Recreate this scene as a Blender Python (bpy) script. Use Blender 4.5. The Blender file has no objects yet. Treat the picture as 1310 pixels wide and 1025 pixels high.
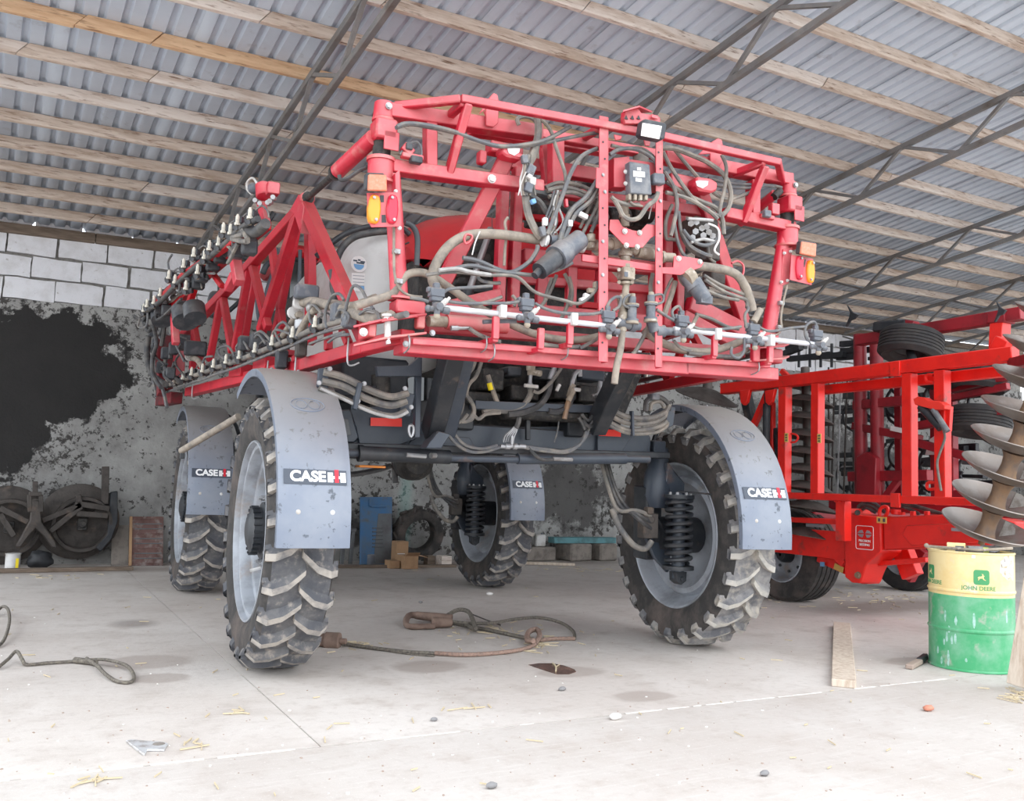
import bpy, bmesh, math, random
from mathutils import Vector, Matrix, noise
random.seed(7)
S = bpy.context.scene
COL = S.collection
rad = math.radians
# ------------------------------------------------------------------ camera, world, exposure
FPX, PITCH, ROLL, YAW, CAMH = 1172.7, rad(5.2), rad(2.1), rad(30.2), 1.272
_f = Vector((math.sin(YAW)*math.cos(PITCH), math.cos(YAW)*math.cos(PITCH), math.sin(PITCH)))
_r0 = Vector((math.cos(YAW), -math.sin(YAW), 0)); _u0 = _r0.cross(_f)
_r = math.cos(ROLL)*_r0 + math.sin(ROLL)*_u0
_u = -math.sin(ROLL)*_r0 + math.cos(ROLL)*_u0
cam = bpy.data.cameras.new('camera'); cam_ob = bpy.data.objects.new('camera', cam); COL.objects.link(cam_ob)
cam.sensor_fit = 'HORIZONTAL'; cam.sensor_width = 36.0; cam.lens = FPX/1310*36.0
cam.clip_start = 0.05; cam.clip_end = 400
cam_ob.matrix_world = Matrix(((_r.x, _u.x, -_f.x, 0), (_r.y, _u.y, -_f.y, 0), (_r.z, _u.z, -_f.z, CAMH), (0, 0, 0, 1)))
S.camera = cam_ob
W = bpy.data.worlds.new('overcast_sky'); S.world = W; W.use_nodes = True
bg = W.node_tree.nodes['Background']; bg.inputs[0].default_value = (0.88, 0.94, 1.0, 1); bg.inputs[1].default_value = 1.75
sun = bpy.data.lights.new('sun', 'SUN'); sun.energy = 0.25; sun.angle = rad(40); sun.color = (1, .97, .93)
sun_ob = bpy.data.objects.new('sun', sun); COL.objects.link(sun_ob)
sun_ob.rotation_euler = Vector((-0.35, 0.62, -0.75)).to_track_quat('-Z', 'Y').to_euler()
S.view_settings.view_transform = 'Standard'; S.view_settings.look = 'None'
S.view_settings.exposure = 0.95; S.view_settings.gamma = 1.0; S.view_settings.use_curve_mapping = False

# ------------------------------------------------------------------ survey: camera rays met with real planes
def ray(u, v):
    return _f + (u-655)/FPX*_r - (v-512.5)/FPX*_u
def on_plane(u, v, p0, n):
    d = ray(u, v); o = Vector((0, 0, CAMH))
    return o + d*((Vector(p0)-o).dot(n)/d.dot(n))
def gnd(u, v, z=0.0): return on_plane(u, v, (0, 0, z), Vector((0, 0, 1)))
def wallp(u, v, y=13.6): return on_plane(u, v, (0, y, 0), Vector((0, 1, 0)))
def xpl(u, v, x): return on_plane(u, v, (x, 0, 0), Vector((1, 0, 0)))
MO = Vector((3.517, 5.962, 0)); MA = rad(-4.748)
EX = Vector((math.cos(MA), math.sin(MA), 0)); EY = Vector((-math.sin(MA), math.cos(MA), 0)); EZ = Vector((0, 0, 1))
def m_loc(p): d = p-MO; return Vector((d.dot(EX), d.dot(EY), d.z))
def my(u, v, y): return m_loc(on_plane(u, v, MO+EY*y, EY))          # machine planes: across, along, level
def mx(u, v, x): return m_loc(on_plane(u, v, MO+EX*x, EX))
def mz(u, v, z): return m_loc(gnd(u, v, z))

# ------------------------------------------------------------------ materials
def mat(name, c, rough=.6, metal=0., c2=None, scale=6., lo=.45, hi=.65, bump=0., bscale=40., c3=None, s3=1.5, lo3=.5, hi3=.7, detail=6, emit=None, stretch=None, spec=.5, up=None, rear=None):
    m = bpy.data.materials.new(name); m.use_nodes = True; nt = m.node_tree; N = nt.nodes; L = nt.links
    b = N['Principled BSDF']; b.inputs['Roughness'].default_value = rough; b.inputs['Metallic'].default_value = metal
    b.inputs['Specular IOR Level'].default_value = spec
    b.inputs['Base Color'].default_value = (*c, 1)
    tc = N.new('ShaderNodeTexCoord'); vec = tc.outputs['Object']
    if stretch:
        mp = N.new('ShaderNodeMapping'); mp.inputs['Scale'].default_value = stretch; L.new(vec, mp.inputs['Vector']); vec = mp.outputs['Vector']
    col = None
    def layer(col, cc, sc, lo, hi, rgh=.62):
        n = N.new('ShaderNodeTexNoise'); n.inputs['Scale'].default_value = sc; n.inputs['Detail'].default_value = detail; n.inputs['Roughness'].default_value = rgh
        L.new(vec, n.inputs['Vector'])
        r = N.new('ShaderNodeMapRange'); r.inputs['From Min'].default_value = lo; r.inputs['From Max'].default_value = hi; L.new(n.outputs['Fac'], r.inputs['Value'])
        mx_ = N.new('ShaderNodeMix'); mx_.data_type = 'RGBA'; L.new(r.outputs['Result'], mx_.inputs['Factor'])
        if col is None: mx_.inputs['A'].default_value = (*c, 1)
        else: L.new(col, mx_.inputs['A'])
        mx_.inputs['B'].default_value = (*cc, 1)
        return mx_.outputs['Result']
    if c2: col = layer(col, c2, scale, lo, hi)
    if c3: col = layer(col, c3, s3, lo3, hi3)
    if up:      # dust settled on upward faces: colour, amount
        g = N.new('ShaderNodeNewGeometry'); sp = N.new('ShaderNodeSeparateXYZ'); L.new(g.outputs['Normal'], sp.inputs[0])
        r = N.new('ShaderNodeMapRange'); r.inputs['From Min'].default_value = .3; r.inputs['From Max'].default_value = .95; r.inputs['To Max'].default_value = up[1]; L.new(sp.outputs['Z'], r.inputs['Value'])
        mx_ = N.new('ShaderNodeMix'); mx_.data_type = 'RGBA'; L.new(r.outputs['Result'], mx_.inputs['Factor'])
        if col is None: mx_.inputs['A'].default_value = (*c, 1)
        else: L.new(col, mx_.inputs['A'])
        mx_.inputs['B'].default_value = (*up[0], 1); col = mx_.outputs['Result']
    if rear:    # dust plus painted-in overexposure on the faces that look backwards: colour, amount
        g = N.new('ShaderNodeNewGeometry'); dp = N.new('ShaderNodeVectorMath'); dp.operation = 'DOT_PRODUCT'; L.new(g.outputs['Normal'], dp.inputs[0]); dp.inputs[1].default_value = (math.sin(rad(-4.7)), -math.cos(rad(-4.7)), 0)
        nz = N.new('ShaderNodeTexNoise'); nz.inputs['Scale'].default_value = 6; nz.inputs['Detail'].default_value = 6; L.new(vec, nz.inputs['Vector'])
        r = N.new('ShaderNodeMapRange'); r.inputs['From Min'].default_value = .35; r.inputs['From Max'].default_value = .95; L.new(dp.outputs['Value'], r.inputs['Value'])
        r2 = N.new('ShaderNodeMapRange'); r2.inputs['From Min'].default_value = .25; r2.inputs['From Max'].default_value = .7; r2.inputs['To Min'].default_value = rear[1]*.6; r2.inputs['To Max'].default_value = rear[1]*1.2; L.new(nz.outputs['Fac'], r2.inputs['Value'])
        mu = N.new('ShaderNodeMath'); mu.operation = 'MULTIPLY'; L.new(r.outputs['Result'], mu.inputs[0]); L.new(r2.outputs['Result'], mu.inputs[1])
        mx_ = N.new('ShaderNodeMix'); mx_.data_type = 'RGBA'; L.new(mu.outputs[0], mx_.inputs['Factor'])
        if col is None: mx_.inputs['A'].default_value = (*c, 1)
        else: L.new(col, mx_.inputs['A'])
        mx_.inputs['B'].default_value = (*rear[0], 1); col = mx_.outputs['Result']
    if col is not None: L.new(col, b.inputs['Base Color'])
    if bump:
        n = N.new('ShaderNodeTexNoise'); n.inputs['Scale'].default_value = bscale; n.inputs['Detail'].default_value = 5; L.new(vec, n.inputs['Vector'])
        bp = N.new('ShaderNodeBump'); bp.inputs['Strength'].default_value = bump; bp.inputs['Distance'].default_value = .02; L.new(n.outputs['Fac'], bp.inputs['Height']); L.new(bp.outputs['Normal'], b.inputs['Normal'])
    if emit:
        b.inputs['Emission Color'].default_value = (*c, 1); b.inputs['Emission Strength'].default_value = emit
    return m
def s2l(r, g, b):
    f = lambda x: (x/255/12.92 if x/255 <= .04045 else ((x/255+.055)/1.055)**2.4)
    return (f(r), f(g), f(b))
DUST = s2l(178, 162, 148)
M = dict(
 red=mat('sprayer_red_paint', s2l(197, 36, 58), .42, c2=s2l(172, 26, 46), scale=5, c3=s2l(190, 120, 112), s3=9, lo3=.56, hi3=.82, up=(DUST, .30), rear=(s2l(226, 186, 182), .22)),
 red_boom=mat('shade_toned_boom_red', s2l(190, 28, 46), .45, c2=s2l(168, 24, 42), scale=5, c3=s2l(170, 92, 88), s3=9, lo3=.62, hi3=.85, up=(DUST, .22)),  # deeper copy of the sprayer red, the boom's shade put into the colour
 red_shaded=mat('shaded_red_paint', s2l(118, 24, 34), .6, c2=s2l(78, 30, 34), scale=8, c3=s2l(60, 50, 48), s3=6, lo3=.5, hi3=.7),  # dark red copy: shade at the boom tip painted into the colour
 red_dusty=mat('dusty_red_paint', s2l(196, 52, 66), .6, c2=s2l(188, 120, 108), scale=11, lo=.45, hi=.75, up=(DUST, .6), rear=(s2l(226, 194, 186), .3)),
 red_dark=mat('hood_red_paint', s2l(176, 18, 28), .42, c2=s2l(160, 20, 30), scale=4, up=(DUST, .08), spec=.3),
 tred=mat('cultivator_red_paint', s2l(234, 38, 28), .38, c2=s2l(216, 32, 26), scale=3, c3=s2l(120, 66, 58), s3=4, lo3=.6, hi3=.78, up=(s2l(150, 100, 90), .35)),
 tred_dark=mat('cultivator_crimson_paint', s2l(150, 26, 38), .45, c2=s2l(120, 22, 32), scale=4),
 black=mat('black_paint', s2l(38, 41, 46), .5, c2=s2l(58, 58, 60), scale=7, c3=s2l(110, 96, 84), s3=5, lo3=.62, hi3=.8),
 blacksteel=mat('blue_black_frame_paint', s2l(58, 65, 76), .42, c2=s2l(68, 74, 82), scale=5, c3=s2l(116, 92, 78), s3=4, lo3=.62, hi3=.78, up=(s2l(120, 108, 98), .45)),
 grime=mat('oily_grime', s2l(34, 33, 33), .65, c2=s2l(66, 62, 58), scale=12, c3=s2l(94, 86, 78), s3=20, lo3=.55, hi3=.75, bump=.4, bscale=30),
 rubber=mat('tyre_rubber', s2l(52, 50, 49), .85, c2=s2l(74, 69, 66), scale=9, c3=s2l(104, 92, 86), s3=2.5, lo3=.5, hi3=.75, bump=.15, bscale=60),
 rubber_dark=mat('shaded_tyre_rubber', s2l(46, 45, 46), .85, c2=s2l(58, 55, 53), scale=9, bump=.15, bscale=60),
 lug=mat('tyre_lug_rubber', s2l(76, 77, 82), .75, c2=s2l(108, 106, 106), scale=7, lo=.42, hi=.66, c3=s2l(160, 150, 140), s3=14, lo3=.55, hi3=.75, bump=.2, bscale=50),
 lug_dusty=mat('dust_caked_lug_rubber', s2l(140, 137, 135), .85, c2=s2l(94, 94, 98), scale=7, lo=.4, hi=.62, c3=s2l(184, 174, 160), s3=6, lo3=.5, hi3=.7, bump=.2, bscale=50),
 lugtop_dusty=mat('dust_caked_lug_edge', s2l(188, 182, 173), .85, c2=s2l(150, 148, 146), scale=10, lo=.42, hi=.66, bump=.15, bscale=50),
 lugtop=mat('worn_lug_edge_rubber', s2l(172, 164, 155), .85, c2=s2l(120, 117, 116), scale=10, lo=.42, hi=.66, bump=.15, bscale=50),
 rim=mat('silver_rim_paint', s2l(164, 168, 175), .42, .12, c2=s2l(132, 134, 138), scale=4, c3=s2l(150, 134, 120), s3=5, lo3=.58, hi3=.8),
 fender=mat('dusty_fender_plastic', s2l(116, 124, 139), .38, c2=s2l(130, 136, 147), scale=3, lo=.4, hi=.65, c3=s2l(78, 84, 94), s3=16, lo3=.6, hi3=.66, up=(s2l(150, 144, 137), .9)),
 hose_pale=mat('pale_scuffed_hose', s2l(170, 168, 166), .5, c2=s2l(138, 134, 130), scale=12),
 hose=mat('dusty_grey_hose', s2l(112, 108, 103), .7, c2=s2l(146, 137, 126), scale=10, lo=.42, hi=.65, c3=s2l(84, 84, 86), s3=6, lo3=.52, hi3=.7),
 hose_dark=mat('black_rubber_hose', s2l(58, 58, 60), .55, c2=s2l(96, 92, 88), scale=9, lo=.46, hi=.68),
 hose_tan=mat('tan_dusty_hose', s2l(152, 141, 128), .8, c2=s2l(122, 114, 106), scale=14, lo=.42, hi=.64),
 cable=mat('grey_cable', s2l(94, 95, 98), .6, c2=s2l(128, 122, 114), scale=12),
 fitting=mat('dusty_brass_fitting', s2l(160, 148, 132), .7, c2=s2l(130, 118, 104), scale=14, c3=s2l(190, 182, 172), s3=22, lo3=.55, hi3=.7),
 plastic=mat('grey_valve_plastic', s2l(88, 92, 100), .5, c2=s2l(122, 122, 124), scale=10, up=(DUST, .4)),
 plastic_dark=mat('dark_valve_plastic', s2l(48, 51, 57), .5, c2=s2l(80, 80, 82), scale=10, up=(DUST, .3)),
 zinc=mat('zinc_steel', s2l(168, 168, 170), .4, .6, c2=s2l(134, 130, 126), scale=9),
 white=mat('white_plastic', s2l(206, 204, 202), .5, c2=s2l(178, 172, 166), scale=8),
 alu=mat('white_spray_pipe', s2l(200, 200, 206), .4, c2=s2l(180, 178, 178), scale=6),
 chrome=mat('cylinder_rod_steel', s2l(150, 148, 148), .35, .5),
 tank=mat('white_tank_plastic', s2l(206, 205, 203), .5, c2=s2l(186, 184, 180), scale=3, up=(s2l(176, 168, 158), .5)),
 amber=mat('amber_lens', s2l(255, 150, 40), .25), amber_dull=mat('dull_amber_lens', s2l(214, 122, 92), .4, c2=s2l(196, 140, 116), scale=60),
 redlens=mat('red_lens', s2l(206, 40, 66), .25), reflector=mat('red_reflector', s2l(238, 58, 46), .4),
 lamp=mat('work_light_glass', s2l(245, 243, 240), .3), yellow=mat('yellow_sticker', s2l(214, 180, 96), .6), yellowb=mat('bright_yellow_tape', s2l(240, 214, 30), .6),
 nozzle=mat('cream_nozzle_plastic', s2l(206, 200, 186), .5, c2=s2l(170, 162, 150), scale=20),
 scraper=mat('grey_scraper_plate', s2l(160, 156, 152), .5, .3, c2=s2l(128, 120, 114), scale=14),
 ink_white=mat('white_lettering', s2l(240, 240, 240), .5), ink_red=mat('red_lettering', s2l(210, 36, 56), .5), ink_black=mat('black_decal', s2l(66, 73, 85), .5),
 ink_green=mat('dark_green_print', s2l(70, 150, 96), .5), ink_grey=mat('grey_lettering', s2l(150, 152, 158), .5), sticker=mat('pale_sticker', s2l(226, 222, 220), .5), blueink=mat('blue_print', s2l(110, 160, 205), .5),
 glass=mat('cab_glass', s2l(30, 36, 38), .08, spec=.8),
 steel=mat('galvanised_truss_steel', s2l(128, 127, 127), .55, .1, c2=s2l(146, 142, 138), scale=6, c3=s2l(106, 98, 92), s3=3),
 wood=mat('purlin_wood', s2l(216, 200, 186), .8, c2=s2l(186, 164, 146), scale=5, lo=.42, hi=.66, c3=s2l(122, 92, 72), s3=9, lo3=.55, hi3=.7, stretch=(.5, 4, 4), bump=.15, bscale=30),
 wood_orange=mat('orange_purlin_wood', s2l(222, 188, 152), .8, c2=s2l(200, 160, 124), scale=5, lo=.42, hi=.66, c3=s2l(126, 88, 62), s3=9, lo3=.56, hi3=.72, stretch=(.5, 4, 4), bump=.15, bscale=30),
 wood_pale=mat('purlin_pale_wood', s2l(224, 212, 202), .8, c2=s2l(196, 176, 160), scale=4, lo=.46, hi=.7, c3=s2l(130, 100, 80), s3=10, lo3=.56, hi3=.7, stretch=(.5, 4, 4), bump=.15, bscale=30),
 wood_dark=mat('weathered_eave_wood', s2l(128, 112, 98), .85, c2=s2l(98, 84, 72), scale=6, lo=.42, hi=.66, stretch=(.5, 4, 4), bump=.15, bscale=30),
 plank=mat('raw_plank_wood', s2l(206, 192, 176), .8, c2=s2l(180, 160, 142), scale=7, lo=.42, hi=.66, c3=s2l(150, 126, 106), s3=5, lo3=.6, hi3=.75, stretch=(4, 4, .6), bump=.15, bscale=20),
 sheet=mat('corrugated_roof_sheet', s2l(200, 210, 223), .5, .0, c2=s2l(190, 199, 212), scale=1.2, c3=s2l(164, 168, 176), s3=5, lo3=.6, hi3=.8),
 block=mat('white_aerated_block', s2l(226, 226, 230), .9, c2=s2l(212, 211, 213), scale=5, c3=s2l(168, 164, 160), s3=14, lo3=.62, hi3=.72, bump=.3, bscale=60),
 mortar=mat('grey_mortar', s2l(140, 137, 132), .95, c2=s2l(116, 112, 107), scale=14, bump=.6, bscale=30),
 oldrust=mat('dull_red_rust', s2l(112, 84, 78), .8, c2=s2l(92, 66, 60), scale=5, c3=s2l(140, 128, 124), s3=9, bump=.2), socket=mat('brown_forged_steel', s2l(128, 106, 94), .8, c2=s2l(104, 84, 74), scale=9, bump=.3),
 rust=mat('rusty_steel', s2l(150, 122, 98), .6, .3, c2=s2l(126, 110, 100), scale=8, c3=s2l(164, 130, 98), s3=5, bump=.15),
 disc=mat('worn_disc_steel', s2l(150, 142, 136), .4, .55, c2=s2l(124, 106, 92), scale=6, lo=.4, hi=.68, c3=s2l(178, 172, 168), s3=3, lo3=.5, hi3=.75),
 disc_dark=mat('dull_disc_steel', s2l(92, 86, 82), .6, .3, c2=s2l(70, 62, 58), scale=6),
 oldsteel=mat('old_dark_steel', s2l(78, 72, 68), .7, .15, c2=s2l(58, 53, 50), scale=7, c3=s2l(108, 92, 80), s3=5, lo3=.55, hi3=.75, bump=.2),
 rope=mat('frayed_steel_rope', s2l(128, 120, 108), .8, c2=s2l(92, 86, 80), scale=60, lo=.4, hi=.6, bump=.6, bscale=120),
 rope_rust=mat('rusty_rope', s2l(158, 130, 116), .85, c2=s2l(122, 104, 94), scale=60, bump=.6, bscale=120),
 straw=mat('dry_straw', s2l(196, 180, 150), .85), straw2=mat('grey_chaff', s2l(164, 146, 134), .9), stone=mat('grey_pebble', s2l(130, 128, 128), .9), chipred=mat('brick_chip', s2l(196, 130, 108), .9), filler=mat('joint_filler', s2l(226, 220, 215), .9, c2=s2l(205, 196, 190), scale=20), chipwhite=mat('white_chip', s2l(226, 222, 218), .9),
 card=mat('cardboard', s2l(168, 134, 102), .9, c2=s2l(150, 118, 90), scale=5), bluepaint=mat('blue_cabinet_paint', s2l(58, 108, 154), .5, c2=s2l(82, 102, 120), scale=3, lo=.35, hi=.6, c3=s2l(92, 92, 90), s3=6, lo3=.56, hi3=.74),
 greypanel=mat('dusty_grey_panel', s2l(104, 106, 108), .7, c2=s2l(86, 84, 84), scale=4), teal=mat('teal_board', s2l(92, 140, 146), .7, c2=s2l(76, 112, 116), scale=5),
 concrete2=mat('rough_concrete_piece', s2l(136, 128, 120), .95, c2=s2l(112, 104, 98), scale=8, bump=.3), sack=mat('black_bag', s2l(40, 41, 44), .6, bump=.5, bscale=12),
 plate=mat('scratched_steel_plate', s2l(205, 205, 206), .4, .3, c2=s2l(150, 140, 134), scale=20, lo=.5, hi=.7),
)
# ------------------------------------------------------------------ mesh building
OFF = {}                                                # things whose parts are written in world coordinates
class G:
    def __init__(s): s.v = []; s.f = []
    def add(s, vs, fs):
        o = len(s.v); s.v += [tuple(p) for p in vs]; s.f += [tuple(o+i for i in f) for f in fs]; return s
    def box(s, c, size, R=None):
        c = Vector(c); hx, hy, hz = [a/2 for a in size]; vs = []
        for x in (-hx, hx):
            for y in (-hy, hy):
                for z in (-hz, hz):
                    p = Vector((x, y, z)); p = (R @ p if R else p); vs.append(c+p)
        return s.add(vs, [(0, 1, 3, 2), (4, 6, 7, 5), (0, 4, 5, 1), (2, 3, 7, 6), (0, 2, 6, 4), (1, 5, 7, 3)])
    def beam(s, a, b, w, h, up=(0, 0, 1), w2=None, h2=None):
        a = Vector(a); b = Vector(b); d = (b-a).normalized(); up = Vector(up)
        x = d.cross(up)
        if x.length < 1e-4: x = d.cross(Vector((0, 1, 0)))
        x.normalize(); z = x.cross(d)
        w2 = w2 or w; h2 = h2 or h; vs = []
        for p, ww, hh in ((a, w, h), (b, w2, h2)):
            for i, j in ((-1, -1), (1, -1), (1, 1), (-1, 1)): vs.append(p+x*(ww/2*i)+z*(hh/2*j))
        return s.add(vs, [(3, 2, 1, 0), (4, 5, 6, 7), (0, 1, 5, 4), (1, 2, 6, 5), (2, 3, 7, 6), (3, 0, 4, 7)])
    def cyl(s, a, b, r, r2=None, n=12, cap=True):
        a = Vector(a); b = Vector(b); r2 = r if r2 is None else r2; d = (b-a).normalized()
        x = d.orthogonal().normalized(); y = d.cross(x); vs = []
        for p, rr in ((a, r), (b, r2)):
            for i in range(n): t = 2*math.pi*i/n; vs.append(p+(x*math.cos(t)+y*math.sin(t))*rr)
        fs = [(i, (i+1) % n, n+(i+1) % n, n+i) for i in range(n)]
        if cap: fs += [tuple(range(n-1, -1, -1)), tuple(range(n, 2*n))]
        return s.add(vs, fs)
    def tube(s, pts, r, n=8, sub=5, closed=False, cap=True):
        pts = [Vector(p) for p in pts]; P = []
        if len(pts) > 2 and sub > 1:
            m = len(pts)
            for i in range(m if closed else m-1):
                g = (lambda k: pts[k % m]) if closed else (lambda k: pts[max(0, min(m-1, k))])
                p0, p1, p2, p3 = g(i-1), g(i), g(i+1), g(i+2)
                for k in range(sub):
                    t = k/sub
                    P.append(.5*((2*p1)+(p2-p0)*t+(2*p0-5*p1+4*p2-p3)*t*t+(3*p1-p0-3*p2+p3)*t**3))
            if not closed: P.append(pts[-1])
        else: P = pts
        m = len(P); vs = []; nx = None
        for i in range(m):
            d = (P[(i+1) % m]-P[i-1]) if closed else (P[min(i+1, m-1)]-P[max(i-1, 0)])
            if d.length < 1e-9: d = Vector((0, 0, 1))
            d.normalize()
            nx = d.orthogonal().normalized() if nx is None else (nx-d*nx.dot(d)).normalized()
            ny = d.cross(nx); rr = r(i/(m-1)) if callable(r) else r
            for k in range(n): t = 2*math.pi*k/n; vs.append(P[i]+(nx*math.cos(t)+ny*math.sin(t))*rr)
        fs = []
        for i in range(m if closed else m-1):
            j = (i+1) % m
            for k in range(n): fs.append((i*n+k, i*n+(k+1) % n, j*n+(k+1) % n, j*n+k))
        if cap and not closed: fs += [tuple(range(n-1, -1, -1)), tuple((m-1)*n+k for k in range(n))]
        return s.add(vs, fs)
    def lathe(s, prof, o=(0, 0, 0), ax=(0, 0, 1), n=24, closed=False):
        o = Vector(o); ax = Vector(ax).normalized(); x = ax.orthogonal().normalized(); y = ax.cross(x); vs = []; m = len(prof)
        for r, h in prof:
            for k in range(n): t = 2*math.pi*k/n; vs.append(o+ax*h+(x*math.cos(t)+y*math.sin(t))*r)
        fs = []
        for i in range(m if closed else m-1):
            j = (i+1) % m
            for k in range(n): fs.append((i*n+k, i*n+(k+1) % n, j*n+(k+1) % n, j*n+k))
        return s.add(vs, fs)
    def prism(s, pts, th):
        pts = [Vector(p) for p in pts]; th = Vector(th); n = len(pts)
        vs = [p-th/2 for p in pts]+[p+th/2 for p in pts]
        fs = [tuple(range(n-1, -1, -1)), tuple(range(n, 2*n))]+[(i, (i+1) % n, n+(i+1) % n, n+i) for i in range(n)]
        return s.add(vs, fs)
    def ball(s, c, r, n=10, m=7, sc=(1, 1, 1)):
        c = Vector(c); pr = [(math.sin(math.pi*i/m)*1, -math.cos(math.pi*i/m)) for i in range(m+1)]; vs = []
        for a, h in pr:
            a = max(a, .001)
            for k in range(n): t = 2*math.pi*k/n; vs.append(c+Vector((a*math.cos(t)*r*sc[0], a*math.sin(t)*r*sc[1], h*r*sc[2])))
        return s.add(vs, [(i*n+k, i*n+(k+1) % n, (i+1)*n+(k+1) % n, (i+1)*n+k) for i in range(m) for k in range(n)])
    def obj(s, name, m, parent=None, smooth=35, bevel=0, kind=None, label=None):
        if parent is not None and parent.name in OFF: q_ = OFF[parent.name]; s.v = [(a-q_[0], b-q_[1], c-q_[2]) for a, b, c in s.v]
        me = bpy.data.meshes.new(name); me.from_pydata(s.v, [], s.f); me.update()
        bm = bmesh.new(); bm.from_mesh(me); bmesh.ops.recalc_face_normals(bm, faces=bm.faces); bm.to_mesh(me); bm.free()
        if smooth:
            for p in me.polygons: p.use_smooth = True
            me.set_sharp_from_angle(angle=rad(smooth))
        me.materials.append(M[m] if isinstance(m, str) else m)
        o = bpy.data.objects.new(name, me); COL.objects.link(o)
        if parent: o.parent = parent
        if parent is not None and parent.name in OFF: OFF[o.name] = OFF[parent.name]
        if bevel:
            b = o.modifiers.new('bevel', 'BEVEL'); b.width = bevel; b.segments = 1; b.limit_method = 'ANGLE'; b.angle_limit = rad(50)
        if kind: o['kind'] = kind
        if label: o['label'] = label
        return o
def thing(name, label, cat, loc=(0, 0, 0), rotz=0, group=None):
    o = bpy.data.objects.new(name, None); COL.objects.link(o); o.location = loc; o.rotation_euler = (0, 0, rotz)
    o.empty_display_size = .1; o['label'] = label; o['category'] = cat
    if group: o['group'] = group
    return o
def wthing(*a, **k): o = thing(*a, **k); OFF[o.name] = tuple(o.location); return o
def tag(o, label, cat, group=None):
    o['label'] = label; o['category'] = cat
    if group: o['group'] = group
    return o
def shell(name):
    o = bpy.data.objects.new(name, None); COL.objects.link(o); o['kind'] = 'structure'; return o
def share(name, src, parent, loc=None, rot=None):
    o = bpy.data.objects.new(name, src.data); COL.objects.link(o)
    for md in src.modifiers:
        q = o.modifiers.new(md.name, md.type); q.width = md.width; q.segments = md.segments; q.limit_method = md.limit_method; q.angle_limit = md.angle_limit
    o.parent = parent
    if loc is not None: o.location = loc
    if rot is not None: o.rotation_euler = rot
    return o
def clone(root, loc=None, label=None, rot=None):
    r = root.copy(); COL.objects.link(r)
    if loc is not None: r.location = loc
    if rot is not None: r.rotation_euler = rot
    if label: r['label'] = label
    for ch in list(root.children):
        c = ch.copy(); COL.objects.link(c); c.parent = r; c.matrix_parent_inverse = ch.matrix_parent_inverse
        for g in list(ch.children):
            d = g.copy(); COL.objects.link(d); d.parent = c; d.matrix_parent_inverse = g.matrix_parent_inverse
    return r
def text(s_, size, m, parent, origin, xdir, ydir, name='lettering', ext=.0015, bold=0., align='CENTER', squash=1.):
    cu = bpy.data.curves.new(name, 'FONT'); cu.body = s_; cu.size = size; cu.extrude = ext; cu.align_x = align; cu.align_y = 'CENTER'; cu.offset = bold; cu.space_character = 1.0
    t = bpy.data.objects.new(name+'_tmp', cu); COL.objects.link(t)
    me = bpy.data.meshes.new_from_object(t.evaluated_get(bpy.context.evaluated_depsgraph_get())); bpy.data.objects.remove(t); bpy.data.curves.remove(cu)
    x = Vector(xdir).normalized(); z = x.cross(Vector(ydir)).normalized(); y = z.cross(x)
    Mx = Matrix((( x.x*squash, y.x, z.x, origin[0]), (x.y*squash, y.y, z.y, origin[1]), (x.z*squash, y.z, z.z, origin[2]), (0, 0, 0, 1)))
    me.transform(Mx); me.materials.clear(); me.materials.append(M[m])
    o = bpy.data.objects.new(name, me); COL.objects.link(o); o.parent = parent; return o
# ================================================================== SHELL
WY = 13.6
TS, TT = rad(7.5), rad(1.8)
RU = Vector((math.cos(TT), 0, math.sin(TT))); RV = Vector((0, math.cos(TS), -math.sin(TS))); RN = RU.cross(RV).normalized()
RE = Vector((0.061, WY, 4.344))                       # eave point; plane = underside of purlins
def roofp(x, y, off=0.0):
    z = RE.z - (RN.x*(x-RE.x)+RN.y*(y-RE.y))/RN.z
    return Vector((x, y, z)) + RN*off
X0, X1, YF = -3.0, 23.0, 3.6
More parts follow.
